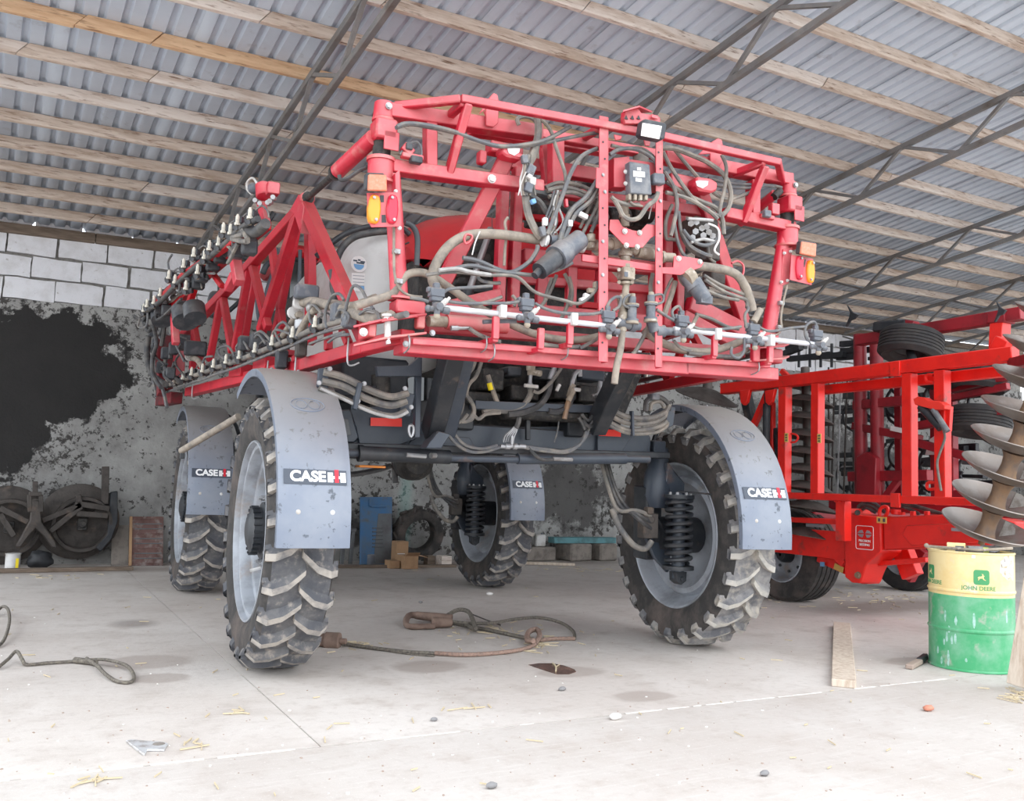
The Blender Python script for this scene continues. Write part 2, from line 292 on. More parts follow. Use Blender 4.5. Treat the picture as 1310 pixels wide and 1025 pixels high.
# ---- back wall
wall = shell('wall_back')
wp = bpy.data.materials.new('sooty_shaded_whitewashed_plaster'); wp.use_nodes = True
def plaster():
    nt = wp.node_tree; N = nt.nodes; L = nt.links; b = N['Principled BSDF']; b.inputs['Roughness'].default_value = .95
    tc = N.new('ShaderNodeTexCoord')
    def nz(s, d=8, r=.65):
        n = N.new('ShaderNodeTexNoise'); n.inputs['Scale'].default_value = s; n.inputs['Detail'].default_value = d; n.inputs['Roughness'].default_value = r; L.new(tc.outputs['Object'], n.inputs['Vector']); return n.outputs['Fac']
    def mth(op, a, c):
        n = N.new('ShaderNodeMath'); n.operation = op
        for i, q in enumerate((a, c)):
            if isinstance(q, (int, float)): n.inputs[i].default_value = q
            else: L.new(q, n.inputs[i])
        return n.outputs[0]
    def mr(v, a, c): n = N.new('ShaderNodeMapRange'); n.inputs[1].default_value = a; n.inputs[2].default_value = c; L.new(v, n.inputs[0]); return n.outputs[0]
    def mixc(f, a, c):
        n = N.new('ShaderNodeMix'); n.data_type = 'RGBA'; L.new(f, n.inputs['Factor'])
        for k, q in (('A', a), ('B', c)):
            if isinstance(q, tuple): n.inputs[k].default_value = (*q, 1)
            else: L.new(q, n.inputs[k])
        return n.outputs['Result']
    base = mixc(mr(nz(1.2), .4, .65), s2l(164, 163, 160), s2l(122, 120, 118))
    speck = mr(mth('ADD', nz(9, 10, .7), mth('MULTIPLY', nz(1.0, 2), .35)), .725, .765)
    base = mixc(speck, base, s2l(70, 67, 65))
    sp = N.new('ShaderNodeSeparateXYZ'); L.new(tc.outputs['Object'], sp.inputs[0])
    def blob(cx, cz, rx, rz):
        dx = mth('DIVIDE', mth('SUBTRACT', sp.outputs['X'], cx), rx); dz = mth('DIVIDE', mth('SUBTRACT', sp.outputs['Z'], cz), rz)
        return mth('SQRT', mth('ADD', mth('MULTIPLY', dx, dx), mth('MULTIPLY', dz, dz)), 0)
    d = mth('MINIMUM', blob(.75, 2.62, .95, .78), mth('MINIMUM', blob(-.1, 1.95, .95, .8), blob(-.9, 2.8, 1.2, .6)))
    d = mth('ADD', d, mth('MULTIPLY', mth('SUBTRACT', nz(2.6, 10, .6), .5), 1.5))
    black = mr(d, 1.04, .99)
    near = mth('MULTIPLY', mth('MAXIMUM', mth('SUBTRACT', 2.0, d), 0), .15)
    sp2 = mr(mth('ADD', nz(13, 10, .72), near), .655, .70)
    base = mixc(mth('MULTIPLY', sp2, .9), base, s2l(60, 58, 57))
    d2 = mth('ADD', mth('MINIMUM', blob(9.2, 1.2, 1.3, 1.1), mth('MINIMUM', blob(5.2, .5, .9, .45), blob(15.0, 1.7, 4.6, 2.0))), mth('MULTIPLY', mth('SUBTRACT', nz(3.0, 10, .7), .5), 2.6))  # the widest blob also paints in the shadow behind the cultivator
    black2 = mth('MULTIPLY', mr(d2, .85, .55), .8)
    base = mixc(black2, base, s2l(60, 57, 56))
    base = mixc(black, base, mixc(nz(2), s2l(34, 33, 33), s2l(50, 48, 47)))
    low = mr(sp.outputs['Z'], .5, -.1); base = mixc(mth('MULTIPLY', low, .5), base, s2l(92, 84, 78))
    # teal run of paint
    tl = mth('ADD', mth('ABSOLUTE', mth('SUBTRACT', sp.outputs['X'], 6.0), 0), mth('MULTIPLY', mth('SUBTRACT', nz(3), .5), .3))
    base = mixc(mth('MULTIPLY', mr(tl, .16, .05), .35), base, s2l(130, 176, 168))
    L.new(base, b.inputs['Base Color'])
    bp = N.new('ShaderNodeBump'); bp.inputs['Strength'].default_value = .7; bp.inputs['Distance'].default_value = .02; L.new(nz(14), bp.inputs['Height']); L.new(bp.outputs['Normal'], b.inputs['Normal'])
plaster()
def rowz(x, z): return z + (x-.06)*math.tan(rad(1.6))       # the block courses rise slightly to the right
g = G(); g.prism([(X0, WY+.04, -.05), (X1, WY+.04, -.05), (X1, WY+.04, rowz(X1, 3.45)), (X0, WY+.04, rowz(X0, 3.45))], (0, .12, 0)); g.obj('plaster', wp, wall, 0)
g = G(); g.prism([(X0, WY+.09, rowz(X0, 3.40)), (X1, WY+.09, rowz(X1, 3.40)), (X1, WY+.09, roofp(X1, WY+.09, .055).z), (X0, WY+.09, roofp(X0, WY+.09, .055).z)], (0, .12, 0)); g.obj('mortar', 'mortar', wall, 0)
random.seed(11)
for r in range(4):
    z0 = 3.455+r*.305; x = -1.15 + (.305 if r % 2 else 0)
    x += .09
    while x < 17:
        w = .585+random.uniform(-.02, .012); h = .272+random.uniform(-.006, .006)
        zc = rowz(x+w/2, z0)+h/2; y0 = WY+.02+random.uniform(-.012, .008)
        pts = []
        c = [(x, zc-h/2), (x+w, zc-h/2), (x+w, zc+h/2), (x, zc+h/2)]
        for i in range(4):          # ragged block edges
            (ax, az), (bx, bz) = c[i], c[(i+1) % 4]; k = 4 if i % 2 == 0 else 3
            for q in range(k): t = q/k; pts.append((ax+(bx-ax)*t+random.uniform(-.007, .007), y0, az+(bz-az)*t+random.uniform(-.007, .007)))
        g = G(); g.prism(pts, (0, .09, 0)); g.obj('block', 'block', wall, 0)
        x += .61
for nm, x in (('wall_right', X1),):
    w_ = shell(nm); g = G(); g.prism([(x, YF+.3, -.05), (x, WY+.2, -.05), (x, WY+.2, 3.3), (x, YF+.3, 5.2)], (.2, 0, 0)); g.obj('plaster', wp, w_, 0)
# ---- roof
roof = shell('ceiling')
PER = .185
def sheet(x0, n):
    g = G(); prof = []
    for i in range(n):
        b = x0+i*PER
        prof += [(b, .0), (b+.112, .0), (b+.130, .036), (b+.167, .036)]
    prof.append((x0+n*PER+.01, .0))
    vs = []
    for y in (YF-.1, (YF+WY)/2, WY+.0):
        for x, h in prof: vs.append(roofp(x, y, .127+h))
    m = len(prof)
    g.add(vs, [(r*m+i, r*m+i+1, (r+1)*m+i+1, (r+1)*m+i) for r in range(2) for i in range(m-1)])
    o = g.obj('roof_sheet', 'sheet', roof, 20)
    s_ = o.modifiers.new('thick', 'SOLIDIFY'); s_.thickness = .002; s_.offset = 1
x = X0
while x < X1:
    sheet(x, 6); x += 6*PER
PY = [12.91, 12.30, 11.67, 11.04, 10.41, 9.73, 9.08, 8.43, 7.72, 7.07, 6.39, 5.72, 5.03, 4.37, 3.72]
TX = [-.9, 2.50, 5.80, 9.34, 12.8, 16.25, 19.7]
random.seed(5)
mats = ['wood', 'wood', 'wood_pale', 'wood']
for i, y in enumerate(PY):
    cuts = [X0]
    off = random.choice([.25, .7, 1.2, 1.7])
    for tx in TX[:-1]: cuts.append(tx+off*random.uniform(.8, 1.2)*random.choice([1, 1, -1]))
    cuts = sorted(cuts)+[X1]
    for a, b in zip(cuts, cuts[1:]):
        if b-a < .3: continue
        g = G(); e = .05; y1 = y+random.uniform(-.012, .012)
        vs = []
        for yy in (y1, y1+.05):
            for x_, o_ in ((a+.004-e, 0), (b-.004-e, 0), (b-.004+e, .125), (a+.004+e, .125)): vs.append(roofp(x_, yy, o_))
        g.add(vs, [(0, 1, 2, 3), (7, 6, 5, 4), (0, 4, 5, 1), (1, 5, 6, 2), (2, 6, 7, 3), (3, 7, 4, 0)])
        mm = random.choice(mats)
        if i == 7 and a < 2 : mm = 'wood_orange'
        g.obj('purlin', mm, roof, 0, bevel=.004)
ev = shell('trim_1')
for a, b in ((X0, 1.2), (1.2, 6.1), (6.1, 11.5), (11.5, X1)):
    g = G(); g.beam(roofp(a+.004, WY-.05, .022), roofp(b-.004, WY-.05, .022), .07, .13, RN); g.obj('eave_board', 'wood_dark', ev, 0, bevel=.005)
# ---- trusses
for k, tx in enumerate(TX):
    t = shell('roof_truss'); t['label'] = 'grey steel lattice truss carrying the roof purlins'
    UO, LO = -.03, -.40
    def up_(y): return roofp(tx, y, UO)
    def lo_(y): return roofp(tx+.02, y, LO)
    g = G(); g.beam(up_(YF), up_(WY), .06, .06, RN); g.obj('top_chord', 'steel', t, 0, bevel=.006)
    g = G(); g.beam(lo_(YF), lo_(WY), .06, .06, RN); g.obj('bottom_chord', 'steel', t, 0, bevel=.006)
    yn = 5.6-1.35
    if yn < YF: yn += .0
    while yn < 13.2:
        g = G(); g.beam(up_(yn), lo_(yn+.68), .035, .04, (1, 0, 0)); g.obj('web_bar', 'steel', t, 0)
        g = G(); g.beam(lo_(yn+.68), up_(yn+1.35), .035, .04, (1, 0, 0)); g.obj('web_bar', 'steel', t, 0)
        yn += 1.35
    g = G(); g.beam(roofp(tx, YF+.05, -.45), Vector((tx, YF+.05, 0)), .1, .1) if tx in (19.7, 16.25) else g.beam(roofp(tx, YF+.05, 0), roofp(tx, YF+.05, -.4), .05, .05)
    g.obj('front_post', 'steel', t, 0)
# ---- floor
fm = bpy.data.materials.new('dusty_concrete'); fm.use_nodes = True
def concrete(m_, out=False, tone=1.0):
    nt = m_.node_tree; N = nt.nodes; L = nt.links; b = N['Principled BSDF']; b.inputs['Roughness'].default_value = .85
    tc = N.new('ShaderNodeTexCoord')
    def nz(s, d=8, r=.6, st=None):
        n = N.new('ShaderNodeTexNoise'); n.inputs['Scale'].default_value = s; n.inputs['Detail'].default_value = d; n.inputs['Roughness'].default_value = r
        v = tc.outputs['Object']
        if st: mp = N.new('ShaderNodeMapping'); mp.inputs['Scale'].default_value = st; L.new(v, mp.inputs[0]); v = mp.outputs[0]
        L.new(v, n.inputs['Vector']); return n.outputs['Fac']
    def mr(v, a, c, o=1.): n = N.new('ShaderNodeMapRange'); n.inputs[1].default_value = a; n.inputs[2].default_value = c; n.inputs[4].default_value = o; L.new(v, n.inputs[0]); return n.outputs[0]
    def mth(op, a, c):
        n = N.new('ShaderNodeMath'); n.operation = op
        for i, q in enumerate((a, c)):
            if isinstance(q, (int, float)): n.inputs[i].default_value = q
            else: L.new(q, n.inputs[i])
        return n.outputs[0]
    def mixc(f, a, c):
        n = N.new('ShaderNodeMix'); n.data_type = 'RGBA'; L.new(f, n.inputs['Factor'])
        for k, q in (('A', a), ('B', c)):
            if isinstance(q, tuple): n.inputs[k].default_value = (*q, 1)
            else: L.new(q, n.inputs[k])
        return n.outputs['Result']
    base = mixc(mr(nz(.7), .4, .65), s2l(190*tone, 181*tone, 174*tone), s2l(202*tone, 195*tone, 189*tone))
    base = mixc(mr(nz(2.5), .5, .75), base, s2l(176, 166, 158))
    base = mixc(mr(nz(16, 6), .52, .8, .5), base, s2l(160, 148, 140))
    base = mixc(mr(nz(70, 3), .62, .72, .6), base, s2l(214, 210, 206))
    base = mixc(mr(nz(5, 9, .72), .56, .72, .45), base, s2l(168, 154, 146))
    base = mixc(mr(nz(30, 4, .7), .69, .73, .6), base, s2l(132, 116, 108))
    base = mixc(mr(nz(3, 3, .5, (1, 14, 1)), .55, .7, .25), base, s2l(208, 204, 200))
    if not out:
        sp = N.new('ShaderNodeSeparateXYZ'); L.new(tc.outputs['Object'], sp.inputs[0])
        def blob(p, rx, ry, soft=.15, col=s2l(158, 146, 138), amt=.7):
            nonlocal base
            dx = mth('DIVIDE', mth('SUBTRACT', sp.outputs['X'], p.x), rx); dy = mth('DIVIDE', mth('SUBTRACT', sp.outputs['Y'], p.y), ry)
            d = mth('SQRT', mth('ADD', mth('MULTIPLY', dx, dx), mth('MULTIPLY', dy, dy)), 0)
            d = mth('ADD', d, mth('MULTIPLY', mth('SUBTRACT', nz(5), .5), .9))
            base = mixc(mr(d, 1+soft, 1-soft, amt), base, col)
        blob(gnd(185, 847), .30, .24); blob(gnd(205, 868), .16, .14); blob(gnd(548, 853), .25, .2); blob(gnd(730, 860), .25, .16); blob(gnd(822, 891), .2, .13); blob(gnd(1165, 846), .28, .14)
        blob(gnd(170, 798), .16, .2, .4, s2l(120, 110, 106), .55); blob(gnd(590, 800), 1.0, .5, .5, s2l(176, 168, 162), .3)
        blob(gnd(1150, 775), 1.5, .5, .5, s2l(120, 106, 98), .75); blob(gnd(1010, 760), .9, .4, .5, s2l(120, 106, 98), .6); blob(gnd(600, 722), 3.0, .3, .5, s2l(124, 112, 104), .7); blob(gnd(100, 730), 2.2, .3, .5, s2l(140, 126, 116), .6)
    L.new(base, b.inputs['Base Color'])
    bp = N.new('ShaderNodeBump'); bp.inputs['Strength'].default_value = .25; bp.inputs['Distance'].default_value = .01; L.new(nz(40), bp.inputs['Height']); L.new(bp.outputs['Normal'], b.inputs['Normal'])
concrete(fm)
fl = shell('floor')
am = bpy.data.materials.new('pinkish_apron_concrete'); am.use_nodes = True; concrete(am, True, .955)
J1, J2 = gnd(0, 1000), gnd(1200, 870); jd = (J2-J1).normalized(); JA, JB = J1-jd*8, J1+jd*22      # joint between hall floor and apron
K1, K2 = gnd(279, 836), gnd(420, 964); kd = (K2-K1).normalized(); 
def isect(p, d, q, e):
    den = d.x*e.y-d.y*e.x; t = ((q.x-p.x)*e.y-(q.y-p.y)*e.x)/den; return p+d*t
C0 = isect(K1, kd, J1, jd); CB = isect(K1, kd, Vector((0, WY+.1, 0)), Vector((1, 0, 0)))
def slab(poly, name='concrete_slab', m_=fm):
    g = G(); g.prism([Vector((p[0], p[1], -.05)) for p in poly], (0, 0, .1)); return g.obj(name, m_, fl, 0)
e1 = jd*.003; nj = Vector((-jd.y, jd.x, 0))*.006
slab([JA+nj, C0+nj-e1, CB-Vector((.004, 0, 0)), (JA.x, WY+.1, 0)])
slab([C0+nj+e1, JB+nj, (JB.x, WY+.1, 0), CB+Vector((.004, 0, 0))])
slab([(JA.x, -14, 0), (JB.x, -14, 0), JB-nj, JA-nj], 'concrete_slab', am)
g = G(); g.prism([(JA.x, -14, -.07), (JB.x, -14, -.07), (JB.x, WY+.1, -.07), (JA.x, WY+.1, -.07)], (0, 0, .1)); g.obj('joint_bed', 'straw2', fl, 0)
random.seed(3)
t = 6.8                 # broken white filler along the joint
while t < 14.8:
    l = random.uniform(.05, .5)
    if random.random() < .78:
        w = random.uniform(.004, .011); a = J1+jd*(t-8+.1); n_ = max(2, int(l/.05)); vs = []
        lw = [(a+jd*(l*i/n_), random.uniform(.3, 1)*w) for i in range(n_+1)]
        pts = [p+nj.normalized()*q for p, q in lw]+[p-nj.normalized()*q for p, q in reversed(lw)]
        g = G(); g.prism([Vector((p.x, p.y, .001)) for p in pts], (0, 0, .004)); g.obj('joint_filler', 'filler', fl, 0)
    t += l+random.uniform(0, .06)
gm = bpy.data.materials.new('yard_ground'); gm.use_nodes = True; concrete(gm, True)
yard = shell('ground'); g = G(); g.prism([(-90, -120, -.11), (100, -120, -.11), (100, 60, -.11), (-90, 60, -.11)], (0, 0, .02)); g.obj('yard', gm, yard, 0)
# ================================================================== SPRAYER (machine axes: x right, y forward into the shed, z up; origin under the rear axle)
SP = thing('crop_sprayer', 'tall red and black self-propelled crop sprayer with folded booms and four narrow wheels', 'sprayer', MO, MA)
def part(g, name, m, smooth=35, bevel=0, parent=None, label=None): return g.obj(name, m, parent or SP, smooth, bevel, None, label)
def T(y, *uv): return [my(u, v, y) for u, v in uv]
def rbeam(name, a, b, w, h, m='red', y=-1.22, bev=.006, up=(0, 0, 1), y2=None, parent=None):
    g = G(); g.beam(my(*a, y), my(*b, y if y2 is None else y2), w, h, up); return part(g, name, m, 35, bev, parent)
def hexbolt(g, p, d, r=.016, h=.014):
    p = Vector(p); d = Vector(d).normalized(); g.cyl(p, p+d*.004, r*1.3, n=10); g.cyl(p, p+d*h, r, n=6)
def bolts(name, pts, d, r, parent, m='zinc', h=.014):
    for p in pts: g = G(); hexbolt(g, p, d, r, h); part(g, name, m, 30, 0, parent)
BK = Vector((0, -1, 0))
# ------------------------------------------------------------------ wheels
def tyre_mesh():
    g = G(); n = 52
    prof = [(.585, -.15), (.60, -.172), (.64, -.192), (.70, -.203), (.77, -.203), (.82, -.197), (.848, -.18), (.856, -.10), (.858, 0), (.856, .10), (.848, .18), (.82, .197), (.77, .203), (.70, .203), (.64, .192), (.60, .172), (.585, .15), (.575, .0)]
    g.lathe(prof, ax=(1, 0, 0), n=n, closed=True); nf = len(g.f)
    N = 26; tops = []
    def pt(x, r, a): return (x, r*math.sin(a), r*math.cos(a))
    for side in (-1, 1):
        for k in range(N):
            a0 = 2*math.pi*(k+(.5 if side > 0 else 0))/N
            cl = [(.222, 0.0), (.17, .012), (.085, .05), (.02, .115), (-.012, .15)]         # (axial, angle) spine of the lug
            wd = [.044, .046, .043, .039, .032]; h = [.012, .044, .046, .046, .046]; base = [.82, .845, .852, .852, .852]
            vs = []
            for (x, a), w_, hh, b in zip(cl, wd, h, base):
                for da, rr in ((-w_*1.15, b-.008), (-w_*.75, b+hh), (w_*.35, b+hh), (w_*1.7, b-.008)):
                    vs.append(pt(side*x, rr, a0+a+da))
            o = len(g.v); g.v += vs
            for i in range(4):
                for j in range(3):
                    q = (o+i*4+j, o+i*4+j+1, o+(i+1)*4+j+1, o+(i+1)*4+j)
                    g.f.append(q)
                    if j < 2: tops.append(len(g.f)-1)
            g.f += [(o, o+1, o+2, o+3), (o+16, o+17, o+18, o+19)]; tops.append(len(g.f)-1)
            # shoulder block running down the sidewall
            w_ = .034; vs = []
            for x, rr in ((.222, .832), (.222, .80), (.204, .765)):
                for da in (-w_*1.3, w_*1.3): vs.append(pt(side*x, rr, a0+da))
            for x, rr in ((.19, .832), (.19, .80), (.19, .765)):
                for da in (-w_*1.5, w_*1.5): vs.append(pt(side*x, rr, a0+da))
            g.add(vs, [(0, 1, 3, 2), (2, 3, 5, 4), (0, 2, 8, 6), (2, 4, 10, 8), (1, 3, 9, 7), (3, 5, 11, 9)])
    o = g.obj('tyre', 'rubber', None, 40)
    me = o.data; me.materials.append(M['lug']); me.materials.append(M['lugtop'])
    tp = set(tops)
    for i, p in enumerate(me.polygons):
        if i >= nf: p.material_index = 2 if i in tp else 1
        elif 6*n <= i < 10*n: p.material_index = 1
    return o
TYRE = tyre_mesh()
def rim_g():
    g = G()
    g.lathe([(.604, .172), (.60, .186), (.588, .186), (.580, .165), (.578, .15), (.552, .148), (.545, .135), (.540, .07), (.512, .062), (.505, .05), (.50, -.04), (.53, -.07), (.55, -.12), (.572, -.16), (.585, -.178), (.60, -.182), (.604, -.172)], ax=(1, 0, 0), n=48)
    g.lathe([(.505, -.03), (.48, -.075), (.44, -.085), (.36, -.02), (.29, .045), (.25, .062), (.18, .062)], ax=(1, 0, 0), n=48)
    g.lathe([(.505, -.044), (.48, -.089), (.44, -.099), (.36, -.034), (.29, .031), (.25, .048), (.10, .048)], ax=(1, 0, 0), n=48)
    return g
def hub_g():
    g = G(); g.lathe([(.0, .20), (.06, .20), (.10, .19), (.125, .175), (.15, .17), (.155, .11), (.19, .10), (.195, .064), (.10, .05)], ax=(1, 0, 0), n=20)
    for k in range(20): t = 2*math.pi*k/20; g.box((.15, .158*math.cos(t), .158*math.sin(t)), (.05, .014, .014), Matrix.Rotation(t, 3, 'X'))
    return g
RIM = rim_g().obj('rim', 'rim', None, 40); HUB = hub_g().obj('hub', 'black', None, 40)
g = G(); hexbolt(g, (0, 0, 0), (1, 0, 0), .019, .04); g.cyl((.03, 0, 0), (.05, 0, 0), .010, n=6); NUT = g.obj('wheel_nut', 'zinc', None, 30)
first = True
def wheel(x, y, s, steer=0.0):
    global first
    w = bpy.data.objects.new('wheel', None); COL.objects.link(w); w.parent = SP; w.location = (x, y, .9); w.rotation_euler = (0, 0, steer)
    items = []
    if first: TYRE.parent = w; first = False
    else:
        q = share('tyre', TYRE, w)
        if s > 0 and y < 1:             # the rear right tyre is caked with pale dust
            q.data = TYRE.data.copy(); q.data.materials[1] = M['lug_dusty']; q.data.materials[2] = M['lugtop_dusty']
    flip = (0, 0, 0) if s > 0 else (0, 0, math.pi)
    for nm, src in (('rim', RIM), ('hub', HUB)):
        if src.parent is None: src.parent = w; src.rotation_euler = flip
        else: share(nm, src, w, (0, 0, 0), flip)
    for k in range(10):
        t = 2*math.pi*k/10; p = (s*.062, .225*math.cos(t), .225*math.sin(t))
        if NUT.parent is None: NUT.parent = w; NUT.location = p; NUT.rotation_euler = flip
        else: share('wheel_nut', NUT, w, p, flip)
    g = G(); g.cyl((s*.03, 0.30, -.28), (s*.10, .32, -.30), .012, n=6); part(g, 'air_valve', 'white', 30, 0, w)
    return w
WX, WB = 1.73, 4.2
wheel(-WX, .10, -1); wheel(WX, .14, 1, rad(-1)); wheel(-WX, WB+.08, -1); wheel(WX, WB+.05, 1)
# ------------------------------------------------------------------ fenders
def fender(x, y, rot=0., dirt=True, a1=62):
    fr = bpy.data.objects.new('fender', None); COL.objects.link(fr); fr.parent = SP; fr.location = (x, y, .9); fr.rotation_euler = (0, 0, rot)
    R_ = 1.085; hw = .215; n = 22; vs = []
    sec = [(-hw, -.045), (-hw, -.005), (-hw+.03, .0), (-hw+.05, .006), (hw-.05, .006), (hw-.03, .0), (hw, -.005), (hw, -.045)]
    th = .012
    for i in range(n+1):
        a = rad(a1+(182-a1)*i/n)
        rr = R_*(1-.02*max(0, (i/n-.7))/.3)
        for x_, h in sec: vs.append((x_, (rr+h)*math.cos(a), (rr+h)*math.sin(a)))
        for x_, h in reversed(sec): vs.append((x_*.985, (rr+h-th)*math.cos(a), (rr+h-th)*math.sin(a)))
    m = 16
    g = G(); g.add(vs, [(i*m+k, i*m+(k+1) % m, (i+1)*m+(k+1) % m, (i+1)*m+k) for i in range(n) for k in range(m)]+[tuple(range(m)), tuple(n*m+k for k in range(m))])
    part(g, 'fender_shell', 'fender', 45, .004, fr)
    def sf(x_, deg, lift=.008): a = rad(deg); q = R_*(1-.02*max(0, ((deg-a1)/(182-a1)-.7))/.3)+lift; return Vector((x_, q*math.cos(a), q*math.sin(a)))
    def fr_(deg): a = rad(deg); return Vector((1, 0, 0)), Vector((0, math.sin(a), -math.cos(a)))
    d0 = 160
    X, Y = fr_(d0); nrm = Vector((0, math.cos(rad(d0)), math.sin(rad(d0))))
    g = G(); c = sf(.0, d0, .0065); g.prism([c-X*.185-Y*.045, c+X*.185-Y*.045, c+X*.185+Y*.045, c-X*.185+Y*.045], nrm*.003); part(g, 'logo_decal', 'ink_black', 0, 0, fr)
    c = sf(-.045, d0, .0085); text('CASE', .088, 'ink_white', fr, c, X, Y, 'logo_lettering', .001, .0035, squash=1.02)
    c = sf(.125, d0, .0085)
    g = G()
    for dx in (-.038, .038): g.prism([c+X*(dx-.016)-Y*.03, c+X*(dx+.016)-Y*.03, c+X*(dx+.016)+Y*.03, c+X*(dx-.016)+Y*.03], nrm*.002)
    g.prism([c-X*.05-Y*.008, c+X*.05-Y*.008, c+X*.05+Y*.008, c-X*.05+Y*.008], nrm*.002); part(g, 'logo_letter_white', 'ink_white', 0, 0, fr)
    g = G(); g.prism([c-X*.012-Y*.032, c+X*.012-Y*.032, c+X*.012+Y*.048, c-X*.012+Y*.048], nrm*.003); part(g, 'logo_letter_red', 'ink_red', 0, 0, fr)
    g = G(); g.tube([sf(.0+.105*math.cos(t), 132+3.4*math.sin(t), .007) for t in [2*math.pi*k/20 for k in range(20)]], .005, 5, 1, True)
    for k in (-1, 1): g.tube([sf(.04*k+.035*math.cos(t), 132+2.2*math.sin(t), .007) for t in [2*math.pi*q/12 for q in range(12)]], .004, 5, 1, True)
    part(g, 'embossed_emblem', 'fender', 40, 0, fr)
    for dx in (-.10, .10):
        p = sf(dx, 171, .003); g = G(); g.ball(p, .016, 10, 6, (1, .5, 1)); part(g, 'rivet', 'white', 50, 0, fr)
    for dx in (-.1, .08):
        p = sf(dx, 95, .003); g = G(); g.ball(p, .012, 8, 5); part(g, 'rivet', 'zinc', 50, 0, fr)
    g = G(); g.tube([(-.03 if x > 0 else .03, 0, .0), (-.28 if x > 0 else .28, -.0, 1.0), (0, 0, 1.05)], .02, 6, 4); 
    return fr
fender(-1.745, .10, rad(1)); fender(1.70, .10, rad(-5)); fender(-1.76, WB+.05, rad(0)); fender(1.73, WB+.05, rad(0))
def bracket(x, s, y):
    g = G(); g.tube([(x-s*.42, y+.05, 1.55), (x-s*.30, y+.05, 1.86), (x-s*.1, y+.02, 1.95), (x, y, 1.955)], .02, 6, 4); part(g, 'fender_stay', 'black', 40)
for s in (-1, 1):
    bracket(s*WX, s, .1); bracket(s*WX, s, WB)
# exhaust-like stay pipe lying from the rear left fender to the front one
g = G(); g.cyl(my(305, 533, .55), my(232, 577, 1.2), .026, n=10); part(g, 'stay_pipe', 'hose_tan', 40)
g = G(); g.box(my(233, 582, 1.2), (.03, .05, .06)); part(g, 'pipe_bracket', 'black', 0, .004)
# ------------------------------------------------------------------ suspension at each wheel
def suspension(x, y, s, fwd=False):
    sx = x-s*(.22 if fwd else .35)                                            # strut stands inboard of the rim
    q = bpy.data.objects.new('spring_strut', None); COL.objects.link(q); q.parent = SP; q.location = (sx, y+(.42 if fwd else -.30), 0)
    n = 9*14; pts = []
    for i in range(n+1):
        t = i/n; a = 2*math.pi*9*t; rr = .098
        pts.append((rr*math.cos(a), rr*math.sin(a), .69+.51*t))
    g = G(); g.tube(pts, .018, 7, 1); part(g, 'coil_spring', 'black', 50, 0, q)
    g = G(); g.cyl((0, 0, .58), (0, 0, 1.25), .05, n=14); part(g, 'damper', 'blacksteel', 40, 0, q)
    g = G(); g.cyl((0, 0, .645), (0, 0, .675), .125, n=20); part(g, 'spring_seat', 'black', 40, 0, q); g = G(); g.cyl((0, 0, 1.205), (0, 0, 1.235), .12, n=20); part(g, 'spring_seat', 'black', 40, 0, q)
    g = G(); g.prism([(-.05, 0, .63), (.05, 0, .63), (.045, 0, .56), (0, 0, .53), (-.045, 0, .56)], (0, .1, 0)); hexbolt(g, (0, -.05, .575), BK, .02, .02); part(g, 'lower_clevis', 'black', 30, .004, q)
    g = G()
    for k in range(5): t = -.8+k*.4; hexbolt(g, (.09*math.sin(t*2), -.09*abs(math.cos(t*2)), 1.235), (0, 0, 1), .012, .02)
    part(g, 'seat_bolts', 'zinc', 30, 0, q)
    # kingpin housing, swing leg and wheel motor
    g = G(); g.lathe([(.07, 1.62), (.085, 1.6), (.085, 1.45), (.11, 1.40), (.12, 1.22), (.09, 1.12)], (sx-s*.02, y-.02, 0), n=18); part(g, 'kingpin_housing', 'blacksteel', 40)
    g = G(); g.prism([(sx-s*.02, y-.1, 1.5), (sx+s*.05, y-.13, 1.40), (sx+s*.15, y-.1, 1.33), (sx+s*.19, y-.05, 1.18), (sx+s*.12, y-.02, 1.10), (sx-s*.02, y-.02, 1.18)], (0, .14, 0)); part(g, 'knuckle_arm', 'blacksteel', 30, .012)
    g = G(); g.beam((sx-s*.06, y+.06, 1.3), (sx-s*.04, y+.08, .70), .16, .20, (0, 1, 0)); part(g, 'swing_leg', 'black', 30, .015)
    g = G(); g.cyl((sx-s*.04, y, .9), (x+s*.03, y, .9), .15, n=18); g.cyl((sx-s*.10, y, .9), (sx, y, .9), .11, n=16); part(g, 'wheel_motor', 'black', 40)
    g = G(); g.prism([(sx-s*.22, y-.06, .98), (sx-s*.1, y-.1, .72), (sx+s*.02, y-.12, .60), (sx+s*.06, y-.1, .64), (sx+s*.1, y-.02, .98)], (0, .04, 0)); part(g, 'spring_cradle', 'blacksteel', 30, .008)
    if fwd: return
    g = G(); g.box((sx-s*.2, y-.16, .98), (.14, .1, .2)); g.cyl((sx-s*.2, y-.22, 1.03), (sx-s*.2, y-.1, 1.03), .03, n=10); g.box((sx-s*.22, y-.2, 1.1), (.06, .07, .06)); part(g, 'hydraulic_block', 'oldsteel', 30, .008)
    for k in range(3):
        g = G(); o = .03*k
        g.tube([(sx-s*(.55-o), y+.02, 1.5), (sx-s*(.52-o), y-.06, 1.28), (sx-s*(.46-o), y-.12, 1.10+.02*k), (sx-s*(.34), y-.2-.01*k, 1.10-.03*k), (sx-s*.2, y-.2, 1.06-.05*k)], .017, 7, 4); part(g, 'hydraulic_hose', 'hose_dark' if k else 'hose', 50)
    g = G(); g.tube([(sx-s*.5, y-.1, 1.10), (sx-s*.47, y-.16, .97), (sx-s*.36, y-.2, .83), (sx-s*.24, y-.19, .80), (sx-s*.18, y-.19, .86)], .024, 8, 4); part(g, 'hydraulic_hose', 'hose', 50)
for x, y, s in ((-WX, .1, -1), (WX, .12, 1), (-WX, WB, -1), (WX, WB, 1)): suspension(x, y, s, s < 0)
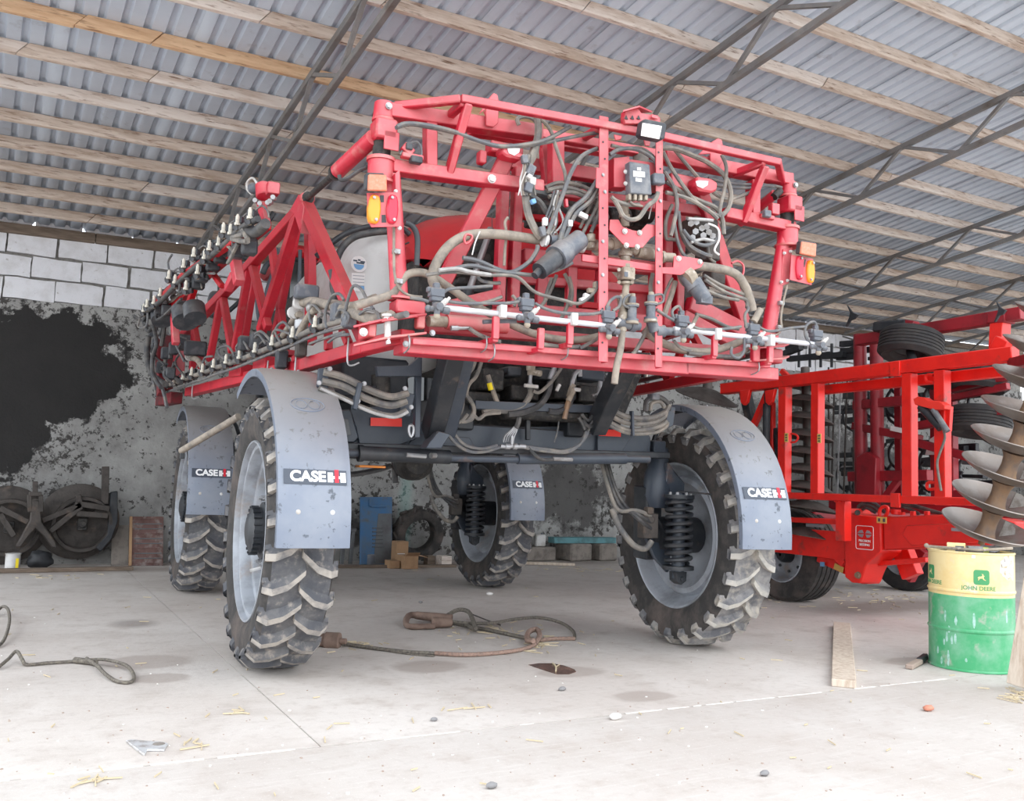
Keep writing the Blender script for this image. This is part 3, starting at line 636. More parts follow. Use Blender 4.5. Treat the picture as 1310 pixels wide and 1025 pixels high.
g = G(); g.tube([my(868, 629, -.25), my(905, 632, -.35), my(950, 637, -.75)], .007, 6, 3); part(g, 'fender_rod', 'black', 40)
# ------------------------------------------------------------------ axle and chassis
CY = -.05                                                    # rear face of the axle frame
g = G(); g.beam((-1.28, .12, 1.60), (1.20, .12, 1.60), .30, .20); part(g, 'rear_axle_beam', 'blacksteel', 30, .012)
g = G(); g.beam((-1.28, WB, 1.60), (1.28, WB, 1.60), .26, .20); part(g, 'front_axle_beam', 'black', 30, .012)
for s in (-1, 1):
    g = G(); g.beam((s*.46, -.1, 1.78), (s*.46, 5.6, 1.78), .14, .26); part(g, 'frame_rail', 'black', 30, .012)
    g = G(); g.beam((s*1.25, .1, 1.60), (s*(WX-.36), .1, 1.60), .2, .14); part(g, 'axle_slide', 'blacksteel', 30, .01); g = G(); g.beam((s*1.25, WB, 1.60), (s*(WX-.36), WB, 1.60), .2, .14); part(g, 'axle_slide', 'blacksteel', 30, .01)
def panel(name, uv, y, th=.03, m='blacksteel', parent=None, bev=.004):
    g = G(); g.prism(T(y, *uv), (0, th, 0)); return part(g, name, m, 30, bev, parent)
pl = panel('reflector_panel', [(447, 524), (505, 518), (531, 530), (531, 562), (508, 570), (460, 572), (455, 548)], CY)
panel('reflector', [(474, 534.5), (514, 535.5), (514, 546), (474, 545)], CY-.03, .006, 'reflector', pl, 0)
pr_ = panel('reflector_panel', [(764, 545), (800, 548), (806, 560), (792, 582), (763, 580)], CY)
panel('reflector', [(766, 549), (794, 550.5), (794, 559), (766, 557.5)], CY-.03, .006, 'reflector', pr_, 0)
panel('side_plate', [(798, 549), (830, 555), (826, 578), (790, 582)], CY+.02, .03)
panel('ladder_step', [(421, 526), (447, 524), (458, 560), (452, 567), (424, 566)], CY-.02, .06, 'blacksteel', None, .01)
panel('step_recess', [(432, 536), (445, 536), (449, 557), (432, 558)], CY-.06, .02, 'greypanel')
panel('rear_cross_plate', [(560, 548), (740, 545), (742, 582), (545, 578)], CY+.10, .03, 'blacksteel')
panel('rear_cross_plate', [(530, 556), (600, 560), (610, 578), (520, 574)], CY+.02, .03, 'blacksteel')
panel('rear_cross_plate', [(735, 545), (770, 548), (768, 582), (732, 582)], CY+.06, .03, 'black')
g = G(); a, b = my(430, 571, CY-.06), my(852, 583, CY-.06); g.beam(a, b, .12, .05); part(g, 'axle_flange', 'black', 30, .006)
a, b = my(434, 580, CY-.12), my(545, 584, CY-.12)
g = G(); g.cyl(my(430, 579, CY-.12), my(462, 580, CY-.12), .026, n=14); part(g, 'cylinder_rod', 'blacksteel', 40)
g = G(); g.cyl(my(460, 580, CY-.12), my(575, 585, CY-.12), .05, n=16); g.cyl(my(458, 580, CY-.12), my(464, 580, CY-.12), .058, n=16); part(g, 'steering_cylinder', 'black', 40)
g = G(); g.cyl(my(575, 586, CY-.12), my(662, 588, CY-.12), .028, n=12); g.cyl(my(662, 587, CY-.12), my(800, 587, CY-.12), .042, n=14); g.cyl(my(798, 587, CY-.12), my(830, 588, CY-.12), .03, n=12); part(g, 'tie_rod', 'blacksteel', 40)
for u in (625, 634): g = G(); g.cyl(my(u, 590, CY-.12), my(u, 586, CY-.12), .018, n=8); part(g, 'grease_nipple', 'zinc', 40)
g = G(); g.cyl(my(520, 582, CY-.18), my(545, 584, CY-.18), .016, n=8); part(g, 'hydraulic_fitting', 'zinc', 40); g = G(); g.cyl(my(707, 587, CY-.18), my(732, 588, CY-.18), .016, n=8); part(g, 'hydraulic_fitting', 'zinc', 40); g = G(); g.cyl(my(551, 583, CY-.19), my(557, 583, CY-.17), .02, n=8)
part(g, 'hydraulic_fitting', 'zinc', 40)
g = G(); g.box(my(474, 597, .2), (.2, .1, .018)); part(g, 'amber_strip', 'amber', 0, .004)
g = G(); g.lathe([(0, -.13), (.1, -.12), (.15, -.06), (.15, .06), (.1, .12)], my(528, 590, .5), (0, 1, 0), 18); part(g, 'differential_cover', 'grime', 40)
for pts in ([(500, 596), (480, 602), (450, 607), (430, 606)], [(504, 590), (505, 604), (506, 618)]):
    g = G(); g.tube(T(.6, *pts), .022, 7, 4); part(g, 'hose', 'hose_dark', 50)
# ------------------------------------------------------------------ engine underbelly between the lift arms
panel('engine_back_wall', [(560, 440), (830, 452), (790, 548), (560, 548)], .25, .06, 'grime')
panel('crossmember', [(604, 513), (780, 520), (782, 530), (604, 524)], -.18, .12, 'blacksteel')
g = G(); g.beam(my(640, 528, -.12), my(748, 534, -.12), .2, .09); part(g, 'gear_housing', 'grime', 30, .03)
for u0, v0, u1, v1, d, m in ((651, 468, 668, 482, .22, 'plastic_dark'), (690, 470, 706, 486, .2, 'plastic_dark'), (744, 470, 774, 488, .22, 'blacksteel'), (620, 470, 645, 500, .3, 'grime'), (712, 468, 738, 512, .3, 'grime'), (655, 492, 690, 514, .28, 'grime'), (742, 492, 768, 516, .26, 'grime'), (596, 500, 640, 520, .28, 'grime')):
    a, b = my(u0, v0, -.15), my(u1, v1, -.15); g = G(); g.box((a+b)/2+Vector((0, d/2, 0)), (b.x-a.x, d, abs(a.z-b.z))); part(g, 'hydraulic_pump', m, 30, .012)
def hose(pts, y, r=.014, m='hose', name='hose', n=7, sub=5, ys=None):
    g = G(); P_ = [my(u, v, (y if ys is None else ys[i])) for i, (u, v) in enumerate(pts)]; g.tube(P_, r, n, sub); return part(g, name, m, 50)
def metalfit(pts, y, r, m='fitting', name='fitting', n=10):
    g = G()
    for i in range(len(pts)-1):
        a, b = my(*pts[i], y), my(*pts[i+1], y); d = (b-a)
        g.cyl(a, b, r if i % 2 == 0 else r*1.3, n=n)
    return part(g, name, m, 40)
metalfit([(679, 455), (679, 466), (679, 474), (679, 480)], -.22, .026, 'fitting'); metalfit([(679, 480), (678, 490), (678, 497)], -.22, .015, 'zinc'); metalfit([(680, 476), (692, 478)], -.22, .024, 'fitting')
metalfit([(711, 462), (708, 474), (704, 486)], -.22, .02, 'zinc')
hose([(742, 474), (736, 478), (733, 486), (731, 494)], -.24, .018, 'zinc', 'steel_pipe'); hose([(776, 470), (782, 468), (783, 478), (775, 481)], -.24, .019, 'zinc', 'steel_pipe'); hose([(768, 488), (765, 503), (757, 507)], -.24, .017, 'zinc', 'steel_pipe')
metalfit([(742, 470), (742, 482)], -.24, .018, 'zinc'); metalfit([(733, 492), (728, 508)], -.24, .024, 'fitting')
hose([(679, 498), (678, 506), (668, 520), (648, 526), (630, 524), (618, 528)], -.22, .022, 'hose'); hose([(682, 500), (690, 502), (704, 490), (716, 474), (722, 462)], -.26, .013, 'hose')
hose([(704, 488), (700, 505), (688, 520), (668, 528), (650, 530)], -.24, .024, 'hose_dark'); hose([(732, 506), (726, 520), (714, 527), (702, 526)], -.24, .024, 'hose_dark')
hose([(729, 507), (726, 518), (722, 536)], -.26, .02, 'rust'); metalfit([(734, 498), (727, 513)], -.27, .022, 'fitting')
metalfit([(671, 493), (688, 495)], -.28, .014, 'white'); metalfit([(734, 498), (742, 499)], -.28, .015, 'white'); metalfit([(716, 492), (712, 500)], -.25, .014, 'white')
hose([(624, 480), (630, 498), (637, 518)], -.22, .018, 'hose_tan'); g = G(); g.cyl(my(626, 490, -.22), my(628.5, 499, -.22), .021, n=10); part(g, 'yellow_tape', 'yellowb', 40)
for pts in ([(610, 455), (604, 472), (592, 488), (590, 500), (602, 512), (606, 526), (598, 538)], [(618, 455), (610, 480), (600, 492), (597, 506), (606, 520), (604, 536), (590, 540)], [(600, 456), (594, 478), (586, 495), (592, 512), (588, 530), (576, 536)], [(598, 530), (588, 540), (576, 538), (574, 528), (586, 522)], [(604, 528), (612, 536), (622, 530), (640, 528)]):
    hose(pts, -.30, .014, 'hose')
for k, pts in enumerate(([(571, 538), (574, 556), (586, 570), (602, 578), (620, 578), (640, 572)], [(575, 538), (582, 556), (596, 570), (616, 574), (636, 570)], [(670, 571), (700, 575), (722, 577), (742, 568), (750, 552)], [(672, 573), (702, 578), (728, 578), (746, 564), (754, 548)])): hose(pts, CY-.2, .012, 'cable')
g = G()
for u0, u1, rr in ((640, 646, .016), (646, 652, .022), (652, 664, .016), (656, 661, .024), (664, 672, .018)): g.cyl(my(u0, 571, CY-.2), my(u1, 571.5, CY-.2), rr, n=10)
g.cyl(my(655, 570, CY-.2), my(655, 558, CY-.2), .014, n=8); part(g, 'brake_tee', 'zinc', 40)
for k in range(5): hose([(644+k*3, 566), (646+k*3, 558), (653+k*2, 551), (658+k, 546)], CY-.17, .006, 'zinc', 'brake_line')
hose([(660, 548), (663, 541), (664, 534)], CY-.17, .02, 'hose_dark'); hose([(676, 572), (684, 582), (694, 588), (708, 588)], CY-.2, .013, 'hose_dark')
g = G(); g.beam(my(675, 536, CY-.05), my(675, 563, CY-.05), .035, .03, (0, 1, 0)); part(g, 'hook_bracket', 'black', 30, .004)
hose([(715, 538), (713, 552), (709, 566)], CY-.1, .006, 'cable'); 
for pts in ([(740, 534), (745, 542), (748, 550)], [(763, 506), (763, 526), (754, 544), (744, 540)], [(767, 504), (766, 530), (756, 546), (745, 538)], [(744, 530), (752, 538), (758, 532)]): hose(pts, -.28, .014, 'hose_dark')
# hose bundles with their clamps on either side
for k, pts in enumerate(([(414, 476), (440, 483), (470, 498), (500, 508), (522, 503)], [(412, 488), (440, 495), (470, 511), (500, 519), (520, 513)], [(408, 496), (440, 510), (470, 524), (500, 532), (520, 525)])): hose(pts, -.5, .024 if k < 2 else .017, 'hose')
hose([(410, 497), (442, 512), (474, 527), (504, 534), (522, 527)], -.52, .011, 'hose_pale', 'pale_hose')
panel('hose_clamp_plate', [(407, 472), (421, 470), (419, 500), (405, 495)], -.47, .03, 'blacksteel'); panel('hose_clamp_plate', [(513, 500), (530, 505), (524, 533), (510, 530)], -.46, .03, 'blacksteel')
g = G(); g.beam(my(460, 490, -.52), my(453, 524, -.52), .03, .06, (0, 1, 0)); part(g, 'hose_clamp', 'blacksteel', 30, .004)
bolts('bolt', [my(u, v, -.53) for u, v in ((422, 472), (408, 490), (466, 491), (458, 513), (518, 497), (526, 521))], BK, .012, SP)
for k, pts in enumerate(([(775, 520), (800, 533), (830, 535), (850, 528), (856, 518)], [(774, 527), (800, 541), (830, 542), (848, 535), (852, 528)], [(770, 535), (800, 550), (830, 549), (848, 543), (852, 538)], [(772, 540), (802, 554), (836, 554), (852, 546), (854, 540)], [(826, 526), (828, 512), (842, 508), (854, 516), (856, 526)], [(832, 526), (834, 516), (844, 514), (850, 522)])): hose(pts, -.3, (.022, .02, .02, .014, .02, .016)[k], 'hose' if k != 4 else 'hose_dark')
panel('hose_clamp_plate', [(853, 518), (863, 522), (860, 545), (850, 549)], -.27, .03, 'blacksteel')
g = G(); g.beam(my(808, 526, -.32), my(809, 558, -.32), .02, .04, (0, 1, 0)); part(g, 'hose_clamp', 'blacksteel', 30, .003); g = G(); g.box(my(836, 508, -.3), (.07, .08, .05)); part(g, 'hose_saddle', 'plastic', 30, .006)
# lift arms (parallel linkage) and their feet
for pts, w in (([(580, 448), (552, 556)], .17), ([(803, 462), (762, 548)], .16)):
    g = G(); g.beam(my(*pts[0], -.75), my(*pts[1], -.22), w, .12, (1, 0, 0)); part(g, 'lift_arm', 'black', 30, .008)
g = G(); g.beam(my(597, 450, -.70), my(572, 556, -.2), .1, .1, (1, 0, 0)); part(g, 'lift_arm_side', 'blacksteel', 30, .008)
panel('upright_bracket', [(532, 450), (539, 450), (536, 560), (529, 560)], -.35, .05, 'blacksteel'); panel('upper_bracket_plate', [(480, 469), (522, 468), (536, 456), (538, 482), (482, 482)], -.4, .05, 'blacksteel')
g = G(); g.prism(T(-.35, (556, 552), (572, 556), (560, 574), (540, 574)), (0, .14, 0)); part(g, 'arm_foot', 'blacksteel', 30, .006)
g = G(); g.tube(T(-.42, (524, 545), (523, 552), (526, 559), (529, 552), (528, 545)), .01, 6, 3, True); part(g, 'shackle', 'zinc', 40)
g = G(); g.beam(my(418, 505, -.1), my(520, 492, .2), .05, .05); g.beam(my(410, 520, .2), my(470, 508, .2), .05, .16); part(g, 'catwalk_frame', 'black', 30, .006)
g = G(); g.box(my(470, 490, .3), (.5, .4, .34)); part(g, 'battery_box', 'black', 30, .02)
g = G(); g.cyl(my(487, 480, .1), my(487, 512, .1), .07, n=14); part(g, 'air_tank', 'grime', 40)
# ================================================================== BOOM RACK at the rear of the sprayer
RY, FY, IY = -1.22, -1.45, -.9
# upper arms, lower arms
for nm, a, b, y0, y1, w, h in (('upper_arm', (497, 143), (686, 170), RY, RY, .10, .085), ('upper_arm', (848, 201), (1010, 231), RY, RY, .10, .085), ('lower_arm', (500, 214), (692, 240), RY, RY, .10, .075), ('lower_arm', (924, 273), (1013, 292), RY, RY, .10, .075)):
    rbeam(nm, a, b, w, h, 'red', y0)
rbeam('arm_end_plate', (683, 170), (690, 171), .12, .11)
rbeam('upper_cross_tube', (686, 171), (850, 200), .07, .06, 'red', RY+.12); rbeam('lower_cross_tube', (690, 243), (926, 275), .07, .07, 'red', RY+.10)
rbeam('rear_cross_tube', (600, 165), (775, 192), .08, .08, 'red', -.95); rbeam('rear_cross_tube', (640, 206), (900, 246), .08, .09, 'red', -.85)
# bowed guard tube with its stays, carried proud of the rack
th = .048
rbeam('guard_tube', (505, 136), (590, 127), th, th, 'red', RY, .008, y2=FY); rbeam('guard_tube', (589, 126.5), (847, 174), th, th, 'red', FY); rbeam('guard_tube', (846, 174), (996, 208), th, th, 'red', FY); rbeam('guard_tube', (995, 206), (1001, 234), th, th, 'red', FY, .008, y2=RY)
rbeam('guard_stay', (594, 131), (573, 150), th, th, 'red', FY, .008, y2=RY); rbeam('guard_stay', (599, 132), (574, 222), th, .06, 'red', FY, .008, (0, 1, 0), RY-.02)
rbeam('guard_stay', (978, 207), (938, 223), th, th, 'red', FY, .008, y2=RY); rbeam('guard_stay', (979, 212), (950, 284), th, .06, 'red', FY, .008, (0, 1, 0), RY-.02)
rbeam('guard_stay', (771, 162), (740, 180), th, th, 'red', FY, .008, y2=-1.0)
rbeam('arm_strut', (550, 152), (550, 214), .07, .08, 'red', RY, .006, (0, 1, 0)); rbeam('arm_strut', (963, 232), (963, 282), .07, .09, 'red', RY, .006, (0, 1, 0)); rbeam('arm_strut', (711, 178), (711, 238), .09, .08, 'red', RY+.1, .006, (0, 1, 0)); rbeam('arm_strut', (697, 185), (701, 240), .07, .06, 'red', RY+.25, .006, (0, 1, 0))
# hooked stop plates ("ears") on top of the arms
for uv, y in (([(612, 147), (624, 127), (631, 119), (636, 121), (638, 130), (637, 158), (631, 163), (621, 161), (621, 140)], RY-.07), ([(893, 198), (910, 182), (918, 177), (923, 179), (925, 188), (924, 207), (918, 215), (908, 213), (908, 197)], RY-.07)):
    q = panel('stop_plate', uv, y, .012, 'red'); panel('stop_plate_flange', [(uv[-3][0]-3, uv[-3][1]+1), (uv[-3][0]+6, uv[-3][1]+2), (uv[-1][0]+6, uv[-1][1]+3), (uv[-1][0]-3, uv[-1][1]+2)], y+.06, .012, 'red', q)
# pivots and their hardware
def pivot(c, y, cap, s):
    top = my(c[0], c[1], y); g = G(); g.cyl(top+Vector((0, 0, -.07)), top+Vector((0, 0, .03)), .062, .055, 18); part(g, 'pivot_cap', 'red', 40, .004)
    g = G(); g.cyl(top+Vector((0, 0, -.36)), top+Vector((0, 0, -.06)), .052, n=18); part(g, 'pivot_shaft', 'grime', 40)
    g = G(); g.cyl(top+Vector((0, 0, -.085)), top+Vector((0, 0, -.07)), .066, n=18); part(g, 'dust_collar', 'red_dusty', 40); g = G(); g.cyl(top+Vector((0, 0, -.325)), top+Vector((0, 0, -.305)), .085, n=20); part(g, 'dust_collar', 'red_dusty', 40)
    g = G(); g.box(top+Vector((0, -.02, -.15)), (.13, .14, .12)); part(g, 'pivot_clamp', 'red', 30, .012)
    g = G(); g.box(top+Vector((s*.03, -.085, -.22)), (.09, .01, .11)); part(g, 'pivot_shield', 'red', 30, .003)
    g = G(); hexbolt(g, top+Vector((s*.01, -.065, -.01)), BK, .016, .014); part(g, 'bolt', 'zinc', 30)
    g = G(); g.cyl(top+Vector((0, 0, -.44)), top+Vector((0, 0, -.325)), .075, n=18); part(g, 'lower_pivot_boss', 'red', 40)
    g = G(); g.cyl(top+Vector((0, 0, -.455)), top+Vector((0, 0, -.44)), .092, n=20); part(g, 'pivot_flange', 'red_dusty', 40)
    return top
pl_ = pivot((491, 138), RY, 0, 1); pr2 = pivot((1008, 238), RY, 0, 1)
def post(a, b, s):
    g = G(); g.cyl(my(*a, RY), my(*b, RY), .047, .052, 18); part(g, 'boom_post', 'red', 40)
    q = my(*b, RY); g = G(); g.cyl(q, q+Vector((0, 0, .012)), .085, n=18); part(g, 'post_flange', 'red_dusty', 40)
    g = G(); g.box(q+Vector((s*.05, 0, -.045)), (.18, .14, .08)); part(g, 'post_foot', 'red', 30, .01)
post((502, 224), (511, 384), 1); post((1004, 300), (983, 426), -1)
# fold hinge plates
for z_, m in ((404, 'red'), (428, 'red_dusty')):
    g = G(); a = [my(452, z_+14, RY-.12), my(500, z_+3, RY-.14), my(546, z_-2, RY-.14), my(546, z_-2, RY+.06), my(500, z_+3, RY+.14), my(455, z_+14, RY+.06)]; g.prism(a, (0, 0, .014)); part(g, 'hinge_plate', m, 30, .003)
g = G(); a = [my(488, 411, RY-.16), my(528, 405, RY-.16), my(545, 404, RY-.1), my(545, 404, RY+.1), my(488, 411, RY+.1)]; g.prism(a, (0, 0, .012)); part(g, 'hinge_plate', 'red', 30, .003)
g = G(); g.box(my(537, 412, RY-.1), (.05, .06, .08)); part(g, 'hinge_block', 'red_dusty', 30, .008); g = G(); g.box(my(470, 424, RY), (.05, .2, .09)); part(g, 'hinge_block', 'red_dusty', 30, .008)
g = G(); g.cyl(my(495, 402, RY-.12), my(496, 434, RY-.12), .019, n=12); g.cyl(my(496, 434, RY-.12), my(497, 440, RY-.12), .014, n=8); g.cyl(my(495, 402, RY-.12), my(495, 405, RY-.12), .028, n=12); part(g, 'hinge_pin', 'white', 40)
bolts('hinge_bolt', [my(465, 425, RY-.13)], BK, .019, SP, 'white', .02); bolts('bolt', [my(519, 440, RY-.1), my(553, 426, RY-.1)], BK, .014, SP, 'zinc')
for z_ in (446, 462):
    g = G(); a = [my(958, z_, RY-.16), my(1003, z_-3, RY-.16), my(1010, z_-6, RY-.1), my(1010, z_-6, RY+.08), my(985, z_-4, RY+.12), my(958, z_, RY+.08)]; g.prism(a, (0, 0, .014)); part(g, 'hinge_plate', 'red' if z_ < 450 else 'red_dusty', 30, .003)
g = G(); g.box(my(985, 456, RY-.05), (.14, .12, .1)); part(g, 'hinge_block', 'red', 30, .01); g = G(); g.box(my(966, 450, RY-.16), (.06, .04, .14)); part(g, 'hinge_block', 'red', 30, .006)
# bottom rail: channel with a lip and short stanchions
rbeam('bottom_rail', (509, 442), (872, 471), .17, .10, 'red', RY, .006); rbeam('bottom_rail', (868, 471), (986, 480), .17, .085, 'red', RY, .006)
rbeam('bottom_rail_lip', (527, 437), (984, 468), .03, .035, 'red', RY-.13, .004)
rbeam('bottom_inner_rail', (545, 418), (950, 452), .07, .07, 'red', RY+.12)
for u, v0, v1 in ((634, 405, 434), (691.5, 420, 447), (729, 412, 441), (914, 428, 456), (985, 440, 464)):
    g = G(); a, b = my(u, v0, FY), my(u, v1, FY); g.box((a+b)/2, (.04, .03, abs(a.z-b.z))); part(g, 'pipe_stanchion', 'red', 30, .004)
    g = G(); g.beam(b, b+Vector((0, .22, 0)), .035, .03); part(g, 'stanchion_foot', 'red', 30, .003)
for u, v in ((519, 440), (617, 440), (627, 451), (720, 450), (963, 470)):
    p = my(u, v, RY-.1); g = G(); g.tube([p+Vector((0, .06, .05)), p+Vector((0, -.05, .04)), p+Vector((0, -.06, -.03)), p+Vector((0, .02, -.05))], .005, 6, 3); part(g, 'u_bolt', 'zinc', 40)
# twin masts, parallel links
for u in (641, 659):
    a, b = my(u, 214, IY), my(u+.5, 396, IY); g = G(); g.box((a+b)/2, (.064, .08, abs(a.z-b.z))); part(g, 'mast_tube', 'red', 30, .008)
for u in (852, 868):
    a, b = my(u, 246, IY), my(u+.5, 418, IY); g = G(); g.box((a+b)/2, (.064, .08, abs(a.z-b.z))); part(g, 'mast_tube', 'red', 30, .008)
rbeam('parallel_link', (649, 200), (565, 366), .10, .05, 'red', RY-.04, .008, (0, 1, 0), IY); rbeam('parallel_link', (894, 238), (953, 418), .10, .06, 'red', RY+.0, .008, (0, 1, 0), IY)
bolts('link_bolt', [my(629, 229, RY-.08), my(912, 268, RY-.06)], BK, .021, SP, 'white', .02)
for uv in ([(639, 188), (668, 192), (671, 183), (669, 202), (662, 207), (644, 203), (637, 198)], [(886, 228), (905, 231), (913, 236), (912, 246), (905, 249), (889, 246), (884, 238)]):
    q = panel('link_head', [(uv[0][0], uv[0][1]), uv[3], uv[4], uv[5], uv[6]] if uv[0][0] < 700 else uv, RY-.10, .10, 'red', None, .012)
    cx, cy = ((657, 193) if uv[0][0] < 700 else (898, 235))
    g = G(); g.prism(T(RY-.155, (cx-8, cy-3), (cx-3, cy-4), (cx+8, cy-3), (cx+7, cy+2), (cx+1, cy+6), (cx-6, cy+3)), (0, .004, 0)); part(g, 'sticker', 'sticker', 0, 0, q)
g = G(); g.box(my(645, 193, RY), (.22, .10, .07)); g.box(my(616, 202, RY), (.05, .06, .08)); part(g, 'link_crosshead', 'red', 30, .008); g = G(); g.box(my(874, 236, RY), (.26, .10, .10)); part(g, 'link_crosshead', 'red', 30, .008)
# inner lattice panel and tilt frame between the masts
def flat(name, a, b, h, d, y, m='red'): return rbeam(name, a, b, d, h, m, y, .008)
flat('tilt_frame_rail', (668, 272), (772, 286), .09, .06, -.75, 'red_dark'); flat('tilt_frame_rail', (668, 327), (860, 346), .09, .08, -.8); flat('tilt_frame_rail', (660, 357), (868, 374), .06, .06, -.75); flat('tilt_frame_rail', (640, 398), (870, 418), .12, .08, -.85)
flat('tilt_frame_rail', (690, 295), (770, 303), .14, .05, -.6, 'red_dark')
for u in (692, 730, 768, 836): a, b = my(u, 340, -.78), my(u, 412, -.78); g = G(); g.box((a+b)/2, (.075, .05, abs(a.z-b.z))); part(g, 'tilt_frame_post', 'red', 30, .006)
panel('tilt_frame_web', [(768, 360), (838, 366), (842, 418), (768, 412)], -.72, .03, 'red'); panel('tilt_frame_web', [(700, 300), (756, 306), (756, 326), (700, 322)], -.62, .03, 'red_dark')
flat('draft_tube', (560, 397), (640, 378), .085, .08, -1.0); flat('draft_tube', (548, 411), (668, 400), .07, .08, -1.05); flat('draft_tube', (880, 388), (958, 428), .11, .09, -.95); flat('draft_tube', (872, 404), (950, 446), .08, .08, -1.05)
g = G(); a, b = my(571, 412, -1.25), my(648, 418, -1.25); g.cyl(a, b, .045, n=16); part(g, 'fold_cylinder', 'red_dusty', 40); g = G(); g.cyl(my(548, 411, -1.27), my(574, 412, -1.25), .032, n=14); part(g, 'cylinder_gland', 'fitting', 40)
g = G(); g.cyl(my(577, 420, -1.3), my(600, 420, -1.3), .011, n=8); g.cyl(my(577, 420, -1.3), my(586, 420, -1.3), .016, n=8); part(g, 'hydraulic_fittings', 'zinc', 40)
g = G(); g.cyl(my(628, 292, -.82), my(590, 400, -.82), .022, n=12); part(g, 'cylinder_rod', 'chrome', 40); g = G(); g.cyl(my(600, 370, -.82), my(585, 412, -.82), .036, n=12); part(g, 'lift_cylinder', 'black', 40)
g = G(); g.cyl(my(820, 195, -1.1), my(819, 250, -1.1), .055, n=16); part(g, 'mast_cylinder', 'hose', 40)
panel('spring_box', [(742, 386), (764, 388), (764, 396), (742, 394)], -.84, .05, 'red_dark')
# rear uprights (perforated angle iron) and what they carry
for u0, v0, u1, v1, w in ((772, 149, 771, 463, .062), (843, 163, 842, 470, .05)):
    a, b = my(u0, v0, FY), my(u1, v1, FY)
    g = G(); g.beam(a, b, w, .008, (0, 1, 0)); s = -1; g.beam(a+Vector((w/2*(1 if u0 > 800 else 1), .03, 0)), b+Vector((w/2, .03, 0)), .008, .07, (0, 1, 0)); up = part(g, 'rear_upright', 'red', 30, .002)
    for k in range(14):
        t = .04+k*.068; p = a.lerp(b, t)+Vector((-.006 if k % 2 else .008, -.006, 0))
        g = G(); (hexbolt(g, p, BK, .009, .008) if k in (0, 3, 4, 7, 9, 12) else g.cyl(p, p+BK*.001, .007, n=8)); part(g, 'bolt' if k in (0, 3, 4, 7, 9, 12) else 'bolt_hole', 'zinc' if k in (0, 3, 4, 7, 9, 12) else 'black', 30, 0, up)
    g = G(); p = (a+b)/2
    if u0 < 800: g.box(my(766, 228, FY-.002), (.04, .006, .13)); part(g, 'side_lug', 'red', 30, .002, up)
xp = panel('cross_bracket', [(780, 281), (791, 281), (796, 290), (810, 295), (819, 296), (827, 287), (839, 288), (841, 300), (832, 305), (822, 317), (800, 316), (779, 294)], FY+.02, .008, 'red', None, .002)
bolts('bolt', [my(u, v, FY+.012) for u, v in ((799, 296), (818, 298), (801, 314), (815, 316))], BK, .014, xp, 'white')
rbeam('valve_bar', (744, 330), (843, 344), .02, .045, 'red', FY+.04, .004)
vp_ = panel('valve_plate', [(847, 342), (861, 342), (862, 328), (867, 327), (893, 331), (900, 336), (897, 342), (870, 352), (847, 350)], FY+.0, .008, 'red', None, .002); bolts('bolt', [my(868, 331, FY-.004), my(895, 335, FY-.004)], BK, .014, vp_, 'white')
bp_ = panel('controller_backing', [(799, 203), (848, 210), (848, 248), (799, 244)], FY+.06, .008, 'red', None, .002); panel('controller_side_bracket', [(780, 205), (800, 203), (800, 243), (780, 242)], FY+.10, .10, 'red', None, .003)
cb = panel('spray_controller', [(802, 208), (828, 212), (831, 251), (803, 249)], FY-.01, .06, 'plastic', None, .006)
for uv in ([(815, 214), (820, 214.5), (820, 218.5), (815, 218)], [(810, 218.5), (825, 220), (825, 227), (810, 226)], [(813, 227.5), (821, 228.5), (821, 233), (813, 232)]): panel('sticker', uv, FY-.042, .002, 'sticker', cb, 0)
for k in range(4): g = G(); a, b = my(804+k*7, 249, FY-.01), my(804+k*7, 257, FY-.01); g.box((a+b)/2, (.022, .04, abs(a.z-b.z))); part(g, 'connector', 'fitting', 30, .003, cb)
for u, v in ((800, 220), (800, 235), (829, 226), (829, 240)): g = G(); hexbolt(g, my(u, v, FY), BK, .011, .01); part(g, 'bolt', 'white', 30, 0, cb)
panel('cable_plug', [(834, 222), (848, 223), (849, 237), (834, 236)], FY-.02, .05, 'plastic', None, .008)
# work light on its bracket
panel('light_bracket', [(796, 152), (797, 143), (812, 137), (818, 146), (838, 150), (842, 152), (842, 158), (836, 163), (820, 165), (816, 160), (797, 160)], FY-.02, .05, 'red', None, .004)
g = G(); g.prism([my(797, 142, FY-.1), my(818, 136, FY-.1), my(834, 143, FY+.1), my(800, 145, FY+.1)], (0, 0, .01)); part(g, 'light_bracket_top', 'red', 0)
for k in range(3): g = G(); p = my(801+k*8, 150.5, FY-.05); g.prism([p+Vector((-.014, 0, -.01)), p+Vector((.014, 0, -.01)), p+Vector((0, 0, .016))], (0, .004, 0)); part(g, 'bracket_cutout', 'black', 0)
wl = panel('work_light', [(819, 155), (823, 154), (848, 159), (850, 162), (847, 179), (843, 181), (818, 176), (816, 172)], FY-.12, .07, 'plastic_dark', None, .01); panel('lamp_glass', [(822, 157.5), (846.5, 161.5), (843, 178), (820, 173.5)], FY-.16, .006, 'lamp', wl, 0)
panel('light_tab', [(833, 146), (842, 148), (842, 153), (833, 151)], FY-.06, .01, 'red'); panel('hanger_tab', [(785, 172), (796, 174), (794, 179), (787, 180)], FY+.01, .01, 'red'); panel('hanger_tab', [(823, 178), (832, 180), (831, 187), (825, 187)], FY+.01, .01, 'red')
